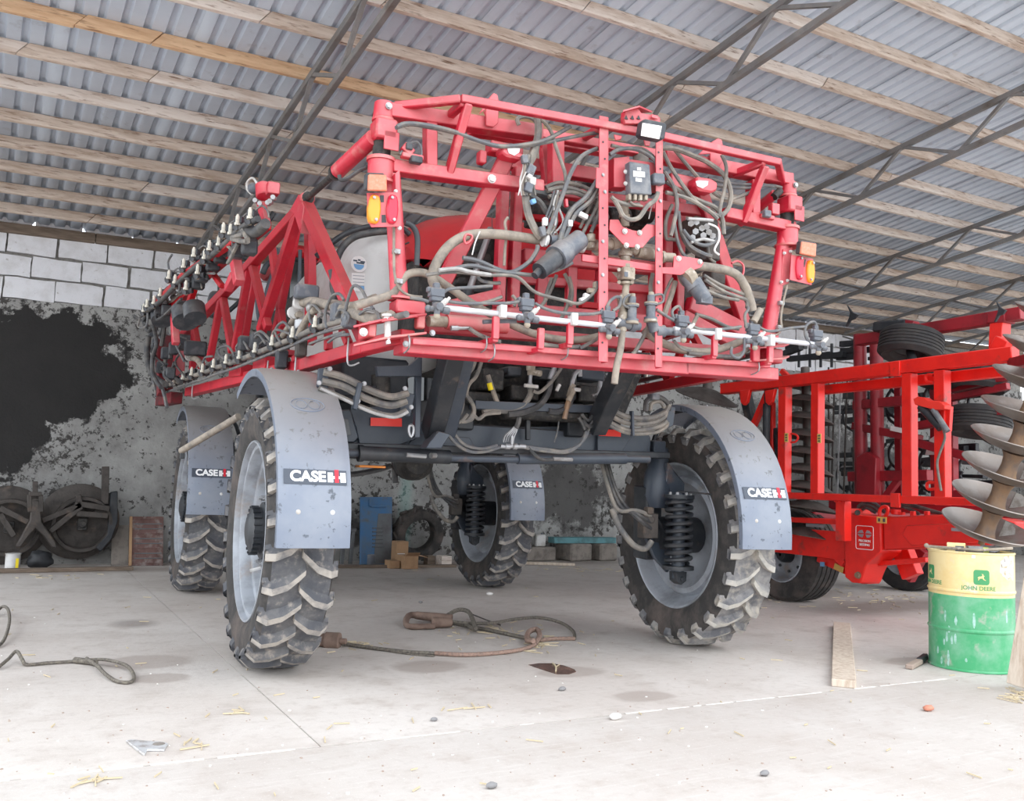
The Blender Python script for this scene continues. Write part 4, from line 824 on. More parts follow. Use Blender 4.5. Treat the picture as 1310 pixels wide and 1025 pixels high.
# tail lamps
def lamps(amb, pla, ora, redl, y, m_lamp, holes, cable):
    q = panel('lamp_plate', pla, y, .006, 'red', None, .001)
    panel('marker_lamp', [(u-4 if amb[0][0] < 700 else u-3, v-1) for u, v in amb], y-.025, .05, 'plastic_dark', None, .006); panel('marker_lens', amb, y-.055, .02, m_lamp, None, .006)
    for nm, uv, m in (('turn_lens', ora, 'amber'), ('tail_lens', redl, 'redlens')):
        a, b = my(*uv[0], y), my(*uv[1], y); pts = []; w = uv[2]
        for k in range(14):
            t = 2*math.pi*k/14; pts.append(((a+b)/2)+Vector((w*math.cos(t)*(1 if abs(math.sin(t)) < .8 else .95), 0, (abs(a.z-b.z)/2)*(max(-1, min(1, 1.25*math.sin(t)))))))
        g = G(); g.prism(pts, (0, .05, 0)); o = part(g, nm, m, 40, .008)
        bolts('screw', [a+Vector((0, -.03, -.02)), b+Vector((0, -.03, .02))], BK, .007, o, 'zinc', .006)
    for uv in holes: panel('plate_slot', uv, y-.002, .004, 'black', q, 0)
    return q
lamps([(471, 223), (494, 224), (495, 245), (470, 244)], [(469, 247), (510, 246), (513, 290), (475, 291), (472, 285)], ((477, 250), (479, 287), .036), ((500, 250), (502, 287), .034), RY-.13, 'amber_dull', [[(486, 250), (491, 250), (491, 259), (486, 259)], [(488, 275), (493, 275), (494, 285), (488, 285)]], None)
lamps([(1025, 309), (1044, 312), (1043, 329), (1023, 325)], [(1012, 326), (1040, 331), (1038, 365), (1010, 358)], ((1037, 334), (1034, 362), .035), ((1022, 328), (1021, 358), .034), RY-.1, 'amber_dull', [[(1029, 332), (1031, 332), (1029, 342), (1027, 342)]], None)
panel('lamp_bracket', [(502, 225), (508, 220), (509, 290), (504, 292)], RY-.06, .10, 'red', None, .003); panel('lamp_bracket', [(1001, 319), (1013, 316), (1008, 363), (997, 367)], RY-.04, .02, 'red', None, .003)
bolts('bolt', [my(506, 245, RY-.12), my(511, 292, RY-.12), my(1003, 324, RY-.06), my(1011, 322, RY-.06), my(999, 361, RY-.06), my(1007, 359, RY-.06)], BK, .009, SP, 'white')
hose([(504, 290), (504, 322), (505, 352), (512, 370), (524, 378), (540, 380)], RY-.07, .008, 'hose_tan', 'lamp_cable'); hose([(1007, 366), (1002, 386), (999, 408), (1000, 420), (994, 428), (985, 428)], RY-.07, .008, 'hose_tan', 'lamp_cable')
for u, v in ((507, 322), (510, 360), (999, 388), (997, 419)): g = G(); g.box(my(u, v, RY-.06), (.045, .03, .03)); g.cyl(my(u, v, RY-.08), my(u, v, RY-.1), .012, n=8); part(g, 'cable_clip', 'zinc', 30, .003)
# spray pipe along the bottom
def pipe(a, b, r=.0175): g = G(); g.cyl(my(*a, FY), my(*b, FY), r, n=14); return part(g, 'spray_pipe', 'alu', 40)
pipe((560, 393), (776, 417)); pipe((862, 421), (1046, 441))
for u, v in ((642, 400), (733, 410), (917, 429), (985, 437)): g = G(); g.box(my(u, v-1, FY-.01), (.04, .065, .075)); part(g, 'pipe_clamp', 'white', 30, .004)
def nozzle_body(u, v, y=FY, s=1.0, cap=True, loop=True):
    p = my(u, v, y); n = bpy.data.objects.new('nozzle_body', None); COL.objects.link(n); n.parent = SP; n.location = p; n.scale = (s, s, s)
    g = G(); g.box((0, -.005, .075), (.085, .06, .05)); g.box((0, -.005, .04), (.07, .05, .03)); g.box((.0, 0, .115), (.035, .035, .04)); g.box((-.045, 0, .09), (.02, .04, .03)); g.cyl((0, 0, .03), (0, 0, -.01), .02, n=10); part(g, 'solenoid_valve', 'plastic', 30, .005, n)
    g = G(); g.cyl((0, -.01, -.0), (0, -.075, -.01), .022, n=12); g.cyl((0, -.03, 0), (0, -.03, -.05), .018, n=10); g.cyl((-.04, -.02, -.02), (.035, -.02, -.02), .016, n=10); g.cyl((.035, -.02, -.02), (.075, -.02, -.022), .021, n=10); g.ball((-.05, -.02, -.02), .02, 8, 6); part(g, 'nozzle_turret', 'plastic', 40, 0, n)
    g = G(); g.box((.035, -.045, .02), (.045, .02, .03), Matrix.Rotation(-.8, 3, 'Y')); g.beam((.03, -.045, .01), (.065, -.05, .05), .024, .018); part(g, 'check_valve_lever', 'white', 30, .004, n)
    g = G(); g.ball((0, -.03, -.06), .02, 10, 6); part(g, 'nozzle_cap', 'fitting', 40, 0, n)
for u, v in ((557, 392), (672, 404), (776, 419), (871, 424), (962, 434), (1043, 441)): nozzle_body(u, v)
# cable runs between the valves
for pts in ([(566, 384), (590, 388), (622, 388), (648, 388), (664, 386)], [(684, 388), (700, 396), (730, 402), (755, 402), (768, 400)], [(784, 398), (792, 392), (794, 382), (788, 380), (780, 386), (776, 394)], [(840, 396), (852, 404), (862, 410)], [(880, 412), (895, 421), (925, 421), (948, 418)], [(862, 408), (860, 398), (868, 392), (872, 400)], [(970, 418), (985, 424), (1010, 420), (1030, 418)], [(1046, 424), (1042, 412), (1032, 416), (1030, 428), (1036, 440), (1040, 446)], [(952, 432), (952, 448), (945, 458), (936, 454), (936, 444)], [(955, 420), (953, 404), (957, 396), (956, 392)], [(548, 386), (538, 383), (525, 381)], [(566, 376), (575, 370), (600, 368), (630, 366)], [(690, 392), (715, 400), (760, 402)]): hose(pts, FY-.01, .010, 'cable', 'cable')
# plumbing: feed hoses, strainers, valve stack
hose([(560, 372), (553, 355), (560, 334), (576, 313), (600, 301), (640, 300), (690, 307)], FY+.16, .030, 'hose_tan', 'feed_hose', 12)
hose([(455, 392), (480, 384), (505, 374), (520, 352), (545, 350), (575, 368), (610, 392), (660, 418), (700, 432), (740, 435), (775, 428)], FY+.20, .024, 'hose_tan', 'feed_hose', 12)
hose([(889, 340), (915, 343), (940, 350), (953, 366), (960, 385), (963, 398)], FY+.08, .030, 'hose_tan', 'feed_hose', 12); hose([(824, 423), (842, 436), (870, 447), (905, 450), (940, 440), (960, 428)], FY+.15, .026, 'hose_tan', 'feed_hose', 12)
hose([(964, 412), (973, 396)], FY-.02, .024, 'hose_tan', 'drain_stub', 12)
g = G(); P_ = T(FY+.10, (703, 307), (740, 307), (752, 313), (745, 322)); g.cyl(P_[0], P_[1], .032, n=14); g.cyl(my(742, 306, FY+.08), my(716, 326, FY+.04), .062, .066, 18); part(g, 'strainer_head', 'plastic', 40)
g = G(); g.cyl(my(722, 321, FY+.05), my(711, 330, FY+.03), .078, n=18); part(g, 'strainer_collar', 'plastic', 40); g = G(); g.cyl(my(713, 328, FY+.03), my(690, 347, FY), .06, .054, 18); g.cyl(my(692, 345, FY), my(684, 353, FY-.01), .024, n=10); part(g, 'strainer_bowl', 'plastic_dark', 40)
g = G(); g.prism(T(FY-.03, (719, 319), (728, 320), (728, 324), (719, 323)), (0, .004, 0)); part(g, 'sticker', 'sticker', 0)
for u, v in ((697, 307), (744, 315)): g = G(); a = my(u, v, FY+.10); g.cyl(a-Vector((.012, 0, 0)), a+Vector((.012, 0, 0)), .043, n=16); part(g, 'clamp_ring', 'white', 40)
g = G(); g.cyl(my(874, 346, FY+.06), my(889, 368, FY+.02), .052, .055, 18); part(g, 'strainer_head', 'plastic', 40); g = G(); g.cyl(my(876, 358, FY+.03), my(884, 352, FY+.03), .062, n=18); part(g, 'strainer_collar', 'fitting', 40)
g = G(); g.cyl(my(886, 360, FY+.03), my(902, 384, FY), .056, .05, 18); g.box(my(901, 384, FY), (.09, .06, .05)); part(g, 'strainer_bowl', 'plastic', 40)
def fit(pts, y, m='fitting', n=14):
    g = G()
    for (u0, v0, r0), (u1, v1, r1) in zip(pts, pts[1:]):
        if r0: g.cyl(my(u0, v0, y), my(u1, v1, y), r0*.0045, n=n)
    return part(g, 'pipe_fitting', m, 40)
YV = FY+.12
fit([(799, 258, 6), (799, 275, 8), (799, 279, 6), (800, 290, 0)], YV); fit([(800, 312, 7), (800, 322, 10), (800, 328, 7), (800, 338, 0)], YV)
fit([(746, 313, 7), (764, 315, 9), (768, 315, 7), (782, 312, 9), (788, 311, 8), (796, 310, 0)], YV); fit([(806, 316, 7), (815, 322, 9), (832, 325, 7), (845, 329, 9), (849, 329, 7), (862, 330, 0)], YV)
fit([(756, 300, 6), (756, 307, 8), (756, 310, 6), (757, 318, 0)], YV-.02)
g = G(); g.box(my(801, 351, FY+.05), (.085, .09, .08)); part(g, 'ball_valve', 'fitting', 30, .008); g = G(); g.box(my(801, 351, FY), (.025, .006, .03)); part(g, 'sticker', 'plastic', 0)
g = G()
for u in (792, 809):
    for v in (345, 361): g.cyl(my(u, v, FY), my(u, v, FY+.09), .012, n=8)
part(g, 'valve_bolts', 'fitting', 40)
fit([(801, 338, 6), (801, 343, 0)], FY+.05); fit([(801, 361, 9), (801, 364, 5), (800, 376, 7), (800, 392, 5), (799, 408, 0)], FY+.05)
fit([(788, 412, 7), (806, 416, 9), (812, 417, 6), (818, 418, 0)], FY+.02, 'plastic'); fit([(833, 410, 8), (838, 424, 9), (846, 424, 9), (849, 424, 6), (862, 424, 0)], FY+.02, 'plastic')
for u, v in ((809, 380), (833, 378)):
    g = G(); a = my(u, v, FY-.01); g.cyl(a, a+Vector((0, 0, -.05)), .024, n=12); g.cyl(a+Vector((0, 0, -.05)), a+Vector((0, 0, -.065)), .042, n=14); g.cyl(a+Vector((0, 0, -.065)), a+Vector((0, 0, -.14)), .030, n=12); g.cyl(a+Vector((0, 0, -.14)), a+Vector((0, 0, -.155)), .042, n=14); part(g, 'flow_meter', 'plastic', 40)
    g = G(); g.cyl(a+Vector((0, 0, .02)), a+Vector((0, 0, -.005)), .018, n=10); g.cyl(a+Vector((0, 0, -.045)), a+Vector((0, 0, -.055)), .044, n=14); g.cyl(a+Vector((0, 0, -.155)), a+Vector((0, 0, -.17)), .044, n=14); part(g, 'flow_meter_ring', 'fitting', 40)
    hose([(u-3, v-3), (u-10, v+2), (u-11, v+10), (u-4, v+14)] if u < 820 else [(u+2, v), (u+14, v-1), (u+15, v+8), (u+4, v+12)], FY-.02, .008, 'cable', 'cable')
hose([(796, 424), (794, 445), (789, 468), (786, 491)], FY+.02, .022, 'hose_tan', 'drain_pipe', 10); fit([(793, 378, 5), (797, 400, 7), (795, 424, 0)], FY+.03)
hose([(835, 350), (832, 366), (834, 392), (828, 420), (815, 446), (808, 455)], FY+.10, .014, 'hose', 'hose')
# hydraulic hoses looping over the middle of the rack
for pts, y, r, m in (
 ([(508, 162), (520, 158), (545, 160), (580, 168), (612, 180), (640, 187), (672, 185), (700, 178), (730, 162)], RY-.16, .013, 'cable'), ([(506, 164), (524, 159), (550, 163), (590, 172), (630, 186), (660, 188), (690, 184), (750, 172), (768, 170)], RY-.14, .012, 'cable'),
 ([(664, 160), (662, 152), (672, 149), (684, 154), (690, 170), (686, 195), (676, 215)], RY-.1, .014, 'hose'), ([(688, 150), (688, 175), (680, 200), (673, 222), (672, 250), (676, 275), (685, 295), (692, 304)], RY-.12, .024, 'hose'), ([(692, 152), (704, 166), (712, 190), (722, 218), (724, 232)], RY-.14, .012, 'hose'),
 ([(674, 252), (682, 246), (700, 250), (720, 264), (740, 278), (760, 282), (776, 276)], RY-.02, .030, 'hose_dark'), ([(676, 250), (690, 258), (700, 272), (712, 276)], RY-.06, .020, 'hose_dark'),
 ([(700, 244), (722, 240), (745, 246), (768, 256)], RY-.06, .016, 'hose'), ([(702, 252), (730, 246), (752, 254), (770, 264)], RY-.08, .014, 'hose'), ([(698, 240), (716, 234), (744, 238), (766, 250)], RY-.02, .014, 'hose'),
 ([(764, 190), (744, 200), (730, 222), (716, 260), (700, 300)], FY+.05, .014, 'cable'), ([(766, 228), (750, 252), (732, 268), (722, 288), (716, 308)], FY+.06, .016, 'cable'), ([(768, 232), (756, 256), (736, 274), (726, 296), (720, 308)], FY+.07, .016, 'cable'),
 ([(770, 246), (760, 272), (750, 290), (743, 304)], FY+.1, .012, 'hose'), ([(772, 250), (765, 275), (756, 298)], FY+.1, .013, 'hose'), ([(764, 246), (752, 270), (742, 292)], FY+.12, .010, 'hose'),
 ([(780, 198), (790, 192), (806, 190), (822, 194), (838, 206), (842, 226)], FY+.02, .013, 'cable'), ([(782, 186), (800, 190), (820, 190), (835, 200), (842, 215)], FY+.04, .012, 'hose'),
 ([(786, 256), (792, 266), (797, 276), (806, 281), (818, 278), (828, 264), (838, 256), (842, 246)], FY-.03, .015, 'hose'), ([(782, 252), (790, 258), (804, 262), (818, 262)], FY-.0, .014, 'hose'), ([(806, 258), (812, 262), (822, 264)], FY-.02, .008, 'hose_tan'),
 ([(846, 190), (862, 190), (884, 198), (906, 208), (926, 224), (935, 246), (932, 266), (923, 276)], RY-.10, .017, 'hose'), ([(862, 190), (880, 212), (900, 234), (918, 250), (932, 255), (950, 250), (962, 245)], RY-.08, .013, 'hose'), ([(848, 194), (858, 214), (874, 238), (890, 258), (906, 270), (918, 276)], RY-.13, .014, 'hose'),
 ([(923, 198), (929, 214), (927, 240), (922, 262), (920, 278)], RY-.12, .013, 'hose'), ([(850, 220), (862, 240), (866, 262), (862, 286), (858, 302)], RY-.16, .014, 'hose'), ([(852, 232), (876, 248), (898, 258), (916, 266), (924, 280), (926, 300)], RY-.1, .016, 'hose'), ([(852, 246), (880, 254), (905, 268), (918, 280)], RY-.14, .014, 'hose'),
 ([(906, 228), (930, 234), (955, 236), (975, 236), (990, 239)], RY-.02, .011, 'cable'), ([(900, 234), (935, 240), (965, 240), (985, 237), (1000, 240)], RY-.02, .011, 'cable'),
 ([(862, 282), (866, 305), (872, 322), (880, 332)], RY-.1, .012, 'cable'), ([(868, 270), (872, 300), (884, 320), (902, 330)], RY-.08, .013, 'cable'), ([(860, 262), (852, 282), (852, 304), (858, 306), (864, 307)], RY-.04, .013, 'hose'),
 ([(874, 294), (886, 308), (902, 314), (916, 308), (920, 296)], RY-.14, .013, 'cable'), ([(872, 296), (882, 314), (898, 324), (910, 328)], RY-.12, .015, 'cable'),
 ([(900, 352), (920, 364), (944, 374), (958, 380), (959, 388), (955, 394)], RY-.14, .013, 'hose'), ([(902, 358), (924, 372), (944, 380), (955, 384), (956, 392)], RY-.15, .013, 'hose'), ([(905, 372), (925, 380), (945, 384)], RY-.15, .012, 'hose'), ([(890, 402), (910, 408), (930, 418), (945, 421)], RY-.1, .012, 'hose'), ([(892, 404), (886, 416), (884, 424)], RY-.1, .014, 'hose_tan'),
 ([(864, 360), (858, 380), (852, 396), (850, 404)], FY+.12, .018, 'hose_tan'), ([(860, 356), (852, 372), (848, 384)], FY+.14, .010, 'hose'),
 ([(592, 330), (612, 334), (640, 346), (656, 348), (676, 336), (686, 322), (688, 314)], FY+.08, .014, 'cable'), ([(560, 350), (600, 340), (630, 346), (660, 350), (690, 352), (716, 344), (732, 336)], FY+.06, .013, 'cable'), ([(545, 352), (580, 348), (620, 352), (660, 354), (685, 374), (720, 384), (742, 388), (762, 372), (764, 360)], FY+.05, .011, 'hose'),
 ([(562, 346), (584, 344), (602, 348), (628, 352)], FY+.03, .013, 'hose_pale'), ([(610, 348), (614, 358), (628, 362), (640, 362)], FY+.1, .011, 'cable'), ([(605, 390), (625, 386), (642, 380)], FY+.1, .011, 'hose'), ([(655, 378), (660, 384), (658, 392)], FY+.08, .010, 'hose'),
 ([(712, 352), (706, 368), (698, 384), (692, 392)], FY+.3, .012, 'hose'), ([(722, 350), (730, 368), (728, 384), (722, 400), (716, 410)], FY+.3, .013, 'hose'), ([(728, 354), (732, 372), (730, 392)], FY+.28, .012, 'hose'), ([(706, 356), (700, 372), (696, 388)], FY+.3, .011, 'hose'),
 ([(650, 278), (646, 285), (648, 300), (646, 318), (645, 340)], FY+.2, .009, 'hose_tan'), ([(600, 420), (616, 430), (640, 438)], FY+.12, .013, 'hose'), ([(742, 446), (760, 436), (778, 424)], FY+.1, .012, 'hose'), ([(688, 440), (722, 445), (742, 444)], FY+.12, .016, 'hose'), ([(618, 412), (640, 411), (660, 411)], FY+.05, .014, 'plastic'),
 ([(880, 452), (905, 455), (940, 456), (958, 446)], FY+.12, .016, 'hose'), ([(862, 436), (872, 446), (884, 449)], FY+.05, .011, 'hose'), ([(900, 296), (905, 314), (908, 330), (915, 336)], RY-.05, .010, 'hose')): hose(pts, y, r, m)
# cable bundle and connectors hanging left of centre
for k in range(9):
    random.seed(40+k); u = 674+random.uniform(-6, 8); pts = [(u, 198), (u+random.uniform(-4, 4), 214), (u+random.uniform(-4, 5), 232), (u+random.uniform(-6, 6), 250)]; hose(pts, RY-.14-.008*(k % 3), .008, ['cable', 'hose_tan', 'hose', 'white'][k % 4], 'wire', 6, 4)
for k in range(7):
    random.seed(60+k); u = 714+random.uniform(-6, 8); hose([(u, 244), (u-4+random.uniform(-4, 4), 262), (u-8+random.uniform(-8, 8), 284), (u-10+random.uniform(-8, 10), 300)], RY-.1, .007, ['cable', 'hose_tan', 'white'][k % 3], 'wire', 6, 4)
for u, v, w, h, m in ((671, 204, .04, .05, 'plastic'), (679, 218, .05, .07, 'plastic'), (681, 232, .04, .05, 'white'), (676, 240, .05, .06, 'plastic'), (678, 224, .03, .05, 'sticker'), (697, 284, .028, .05, 'sticker'), (729, 286, .03, .04, 'sticker'), (694, 296, .035, .06, 'plastic'), (746, 276, .06, .03, 'sticker'), (682, 258, .03, .03, 'blueink'), (724, 260, .02, .05, 'red'), (746, 383, .05, .025, 'white'), (750, 379, .04, .03, 'white'), (756, 372, .05, .03, 'fitting'), (762, 365, .03, .04, 'fitting')):
    g = G(); g.box(my(u, v, RY-.17), (w, .03, h), Matrix.Rotation(random.uniform(-.5, .5), 3, 'Y')); part(g, 'connector', m, 30, .004)
for u, v in ((671, 232), (706, 296), (838, 262), (612, 308)): g = G(); g.tube(T(RY-.18, (u-8, v+18), (u-4, v+2), (u+2, v-12)), .004, 5, 3); part(g, 'cable_tie', 'white', 40)
# valve block right of centre
vb = G(); vb.box(my(895, 295, RY), (.20, .16, .14)); vb.box(my(905, 322, RY+.02), (.12, .14, .14)); vb.box(my(913, 356, RY+.05), (.12, .12, .10)); part(vb, 'hydraulic_valve_block', 'oldsteel', 30, .01)
g = G()
for u, v in ((884, 286), (891, 284), (890, 296), (898, 292), (904, 290), (907, 297), (900, 301), (886, 304), (912, 302)): g.cyl(my(u, v, RY-.07), my(u, v, RY-.12), .018, n=10); g.cyl(my(u, v, RY-.12), my(u, v, RY-.13), .022, n=6)
part(g, 'valve_ports', 'zinc', 40)
for pts in ([(880, 280), (900, 281), (912, 282)], [(884, 310), (900, 306), (914, 309)]): hose(pts, RY-.14, .011, 'hose_pale', 'steel_pipe')
hose([(906, 286), (918, 292), (920, 306), (914, 320), (920, 326)], RY-.16, .007, 'sticker', 'wire')
# black pump housings behind
for u, v, s in ((760, 250, .16), (835, 230, .14), (742, 262, .2), (790, 280, .14), (820, 275, .14), (870, 300, .2), (690, 270, .16), (880, 380, .22), (620, 320, .18), (600, 340, .2)):
    g = G(); p = my(u, v, -.72); g.cyl(p-Vector((s*.6, 0, 0)), p+Vector((s*.6, 0, .02)), s*.5, n=14); g.box(p+Vector((0, .05, -s*.4)), (s*.8, s*.8, s*.5)); part(g, 'pump_housing', 'grime', 40, .008)
g = G(); g.tube(T(-1.3, (518, 285), (528, 290), (534, 305), (533, 340)), .018, 8, 4); part(g, 'hand_rail', 'black', 50)
g = G(); g.tube(T(RY-.1, (594, 306), (597, 300), (604, 302), (602, 308), (596, 312)), .008, 6, 4, True); part(g, 'hose_loop', 'red', 50); g = G(); g.tube(T(RY-.1, (936, 337), (944, 334), (951, 340), (950, 352), (942, 357)), .008, 6, 4); part(g, 'hose_loop', 'red', 50)
g = G(); g.tube(T(RY-.08, (512, 198), (517, 190), (524, 184), (534, 182), (539, 192), (538, 206)), .008, 6, 4); part(g, 'sensor_cable', 'cable', 50); g = G(); g.box(my(521, 192, RY-.08), (.07, .05, .05), Matrix.Rotation(.6, 3, 'Y')); g.box(my(527, 201, RY-.08), (.13, .05, .03)); part(g, 'sensor_bracket', 'red', 30, .005)
g = G(); g.box(my(523, 188, RY-.1), (.04, .04, .04)); g.box(my(532, 205, RY-.1), (.07, .05, .04)); part(g, 'angle_sensor', 'plastic_dark', 30, .005)
g = G(); g.box(my(990, 268, RY-.05), (.07, .05, .08)); g.box(my(980, 278, RY-.05), (.12, .05, .03)); part(g, 'sensor_bracket', 'red', 30, .005); g = G(); g.box(my(980, 274, RY-.08), (.06, .05, .05)); part(g, 'angle_sensor', 'plastic', 30, .005)
g = G(); g.cyl(my(946, 285, -.9), my(992, 248, RY-.02), .035, n=14); part(g, 'fold_cylinder', 'red', 40); g = G(); g.cyl(my(990, 252, RY-.03), my(998, 244, RY-.03), .028, n=12); part(g, 'cylinder_gland', 'grime', 40)
# ================================================================== ENGINE HOOD, TANK, CAB
def loft(name, secs, m, bev=0, smooth=40):
    n = len(secs[0]); g = G(); vs = [p for s in secs for p in s]; fs = []
    for i in range(len(secs)-1):
        for k in range(n): fs.append((i*n+k, i*n+(k+1) % n, (i+1)*n+(k+1) % n, (i+1)*n+k))
    fs += [tuple(range(n)), tuple((len(secs)-1)*n+k for k in range(n))]
    g.add(vs, fs); return part(g, name, m, smooth, bev)
def hood_sec(y, zt, zb, w, drop):
    pts = []
    for k in range(13):
        t = -1+2*k/12; pts.append(Vector((w*t, y, zt-drop*abs(t)**2.6)))
    return [Vector((-w, y, zb))]+pts+[Vector((w, y, zb))]
loft('engine_hood', [hood_sec(-.10, 3.16, 2.86, .84, .36), hood_sec(.05, 3.30, 2.88, .90, .34), hood_sec(.5, 3.44, 2.92, .92, .32), hood_sec(1.6, 3.50, 2.95, .92, .30), hood_sec(2.4, 3.48, 2.95, .92, .30)], 'red_dark')
g = G(); g.tube([(-.30+.01, -.11, 2.90), (-.30, -.06, 3.29)], .003, 4, 1); g.tube([(-.92, .0, 2.99), (-.91, .9, 3.06), (-.92, 2.3, 3.1)], .006, 4, 2); part(g, 'hood_seam', 'black', 40)
loft('engine_compartment', [[Vector((x, y, z)) for x, z in ((-.86, 2.30), (-.86, 2.90), (.86, 2.90), (.86, 2.30))] for y in (-.02, 2.4)], 'grime', .02)
for k in range(5):
    g = G(); p = my(612, 338+k*13, -.05); g.beam(p+Vector((-.22, 0, 0)), p+Vector((.18, 0, .06)), .02, .022); part(g, 'grille_slat', 'black', 20)
loft('product_tank', [[Vector((cx+w*math.cos(2*math.pi*k/20)*abs(math.cos(2*math.pi*k/20))**-.35 if abs(math.cos(2*math.pi*k/20)) > .01 else cx, y, cz+h*math.sin(2*math.pi*k/20)*(abs(math.sin(2*math.pi*k/20))+.001)**-.35)) for k in range(20)] for y, cx, cz, w, h in ((.35, -.75, 2.62, .30, .42), (.42, -.76, 2.64, .40, .54), (.8, -.80, 2.68, .45, .60), (2.4, -.80, 2.68, .45, .60), (2.7, -.80, 2.66, .38, .5))], 'tank', 0, 50)
st = my(459, 338, .40); g = G(); g.cyl(st, st+BK*.004, .062, n=20); part(g, 'round_sticker', 'sticker', 40)
g = G(); g.prism([st+Vector((.04*math.cos(a), -.006, .04*math.sin(a)-.004)) for a in [math.pi*k/10+math.pi for k in range(11)]], (0, .002, 0)); part(g, 'sticker_water_mark', 'blueink', 0)
g = G()
for dx, dz, w in ((-.03, .022, .03), (.0, .03, .02), (.028, .02, .035), (.01, .008, .06)): g.box(st+Vector((dx, -.006, dz)), (w, .002, .012))
part(g, 'sticker_picture', 'ink_black', 0)
panel('label_sheet', [(450, 349), (468, 350), (468, 374), (450, 372)], .40, .003, 'sticker', None, 0)
for k in range(4): panel('label_line', [(451.5, 352+k*4.2), (466, 353+k*4.2), (466, 353.8+k*4.2), (451.5, 352.8+k*4.2)], .397, .002, 'ink_grey', None, 0)
panel('label_mark', [(461, 366), (466, 366.4), (466, 371), (461, 370.6)], .396, .002, 'blueink', None, 0)
g = G(); g.tube(T(.30, (405, 328), (440, 300), (480, 289), (512, 292), (524, 300)), .022, 8, 4); part(g, 'hand_rail', 'black', 50)
g = G(); g.tube(T(.15, (440, 392), (427, 372), (428, 345), (436, 320), (452, 304), (475, 298), (495, 296)), .026, 8, 4); part(g, 'corrugated_hose', 'hose_dark', 50)
g = G(); g.tube(T(-.2, (425, 345), (429, 368), (428, 388)), .03, 8, 4); part(g, 'corrugated_hose', 'hose_dark', 50)
g = G(); g.prism(T(.5, (408, 334), (420, 318), (425, 330)), (0, .2, 0)); part(g, 'tank_guard', 'red_dark', 0)
# cab: dark glass box with pillars, mirrors
cb_ = [Vector((x, y, z)) for x, y, z in ((-.9, 4.4, 2.15), (.9, 4.4, 2.15), (.9, 4.5, 3.85), (-.9, 4.5, 3.85), (-.85, 6.1, 2.15), (.85, 6.1, 2.15), (.8, 5.9, 3.85), (-.8, 5.9, 3.85))]
g = G(); g.add(cb_, [(0, 1, 2, 3), (4, 5, 6, 7), (0, 3, 7, 4), (1, 2, 6, 5), (3, 2, 6, 7), (0, 1, 5, 4)]); part(g, 'cab_glazing', 'glass', 20, .05)
for a, b in ((0, 3), (1, 2), (4, 7), (5, 6), (3, 2), (0, 1), (3, 7), (2, 6)):
    g = G(); g.beam(cb_[a], cb_[b], .09, .09, (0, 1, .1)); part(g, 'cab_pillar', 'black', 30, .02)
g = G(); g.box((0, 5.2, 3.9), (1.9, 1.7, .14)); part(g, 'cab_roof', 'red_dark', 30, .05)
loft('cab_side_tank', [[Vector((x, y, z)) for x, z in ((-1.12, 2.25), (-1.2, 2.7), (-1.1, 3.15), (-.8, 3.25), (-.7, 2.25))] for y in (2.9, 4.2)], 'grime', .08)
g = G(); g.tube(T(3.2, (336, 350), (343, 337), (356, 336), (372, 338)), .03, 8, 4); part(g, 'intake_pipe', 'black', 50); g = G(); g.tube(T(2.6, (338, 430), (340, 380), (352, 345), (372, 332)), .02, 8, 4); part(g, 'hand_rail', 'blacksteel', 50)
for pts in ([(327, 300), (326, 340), (330, 400), (336, 428)], [(384, 320), (382, 380), (376, 425)], [(312, 336), (311, 400), (300, 440)]): g = G(); g.tube(T(4.0, *pts), .022, 8, 3); part(g, 'ladder_rail', 'blacksteel', 50)
g = G(); g.tube(T(4.2, (350, 272), (340, 288), (324, 304), (310, 326), (316, 331)), .028, 8, 3); part(g, 'mirror_arm', 'black', 50)
g = G(); g.tube(T(4.2, (293, 398), (306, 386), (318, 372), (322, 360)), .025, 8, 3); part(g, 'mirror_arm', 'black', 50)
g = G(); g.prism(T(4.6, (266, 382), (269, 373), (281, 373), (282, 400), (276, 408), (265, 404)), (0, .12, 0)); part(g, 'wing_mirror', 'plastic_dark', 30, .02)
# ================================================================== FOLDED LEFT BOOM
BH = Vector((-1.344, -1.22, 2.168)); BA = rad(8); BD = Vector((-math.sin(BA), math.cos(BA), 0)); BN = Vector((math.cos(BA), math.sin(BA), 0))
def mw(p): return MO+EX*p.x+EY*p.y+EZ*p.z
NW = EX*BN.x+EY*BN.y
def bp(u, v, off=0.): return m_loc(on_plane(u, v, mw(BH-BN*off), NW))       # off: metres outboard of the inner wing's plane
BO = bpy.data.objects.new('boom_wing', None); COL.objects.link(BO); BO.parent = SP
def bpart(g, name, m, smooth=35, bev=0): return part(g, name, m, smooth, bev, BO)
def bb(name, a, b, w, h, m='red_boom', off=0., up=(0, 0, 1), off2=None): g = G(); g.beam(bp(*a, off), bp(*b, off if off2 is None else off2), w, h, up); return bpart(g, name, m, 35, .006)
def chord(name, pts, w, h, m='red_boom', off=0.):
    for a, b in zip(pts, pts[1:]): bb(name, a, b, w, h, m, off)
chord('lower_chord', [(522, 431), (470, 444), (385, 469), (330, 480), (242, 502)], .09, .085)
chord('upper_chord', [(390, 261), (310, 351), (232, 432)], .08, .08)
bb('wing_brace', (391, 262), (470, 438), .085, .10); bb('wing_brace', (384, 266), (334, 424), .075, .075)
bb('wing_brace', (396, 268), (398, 440), .07, .09, 'red_boom', -.25); bb('wing_brace', (383, 275), (350, 440), .06, .07, 'red_boom', -.3)
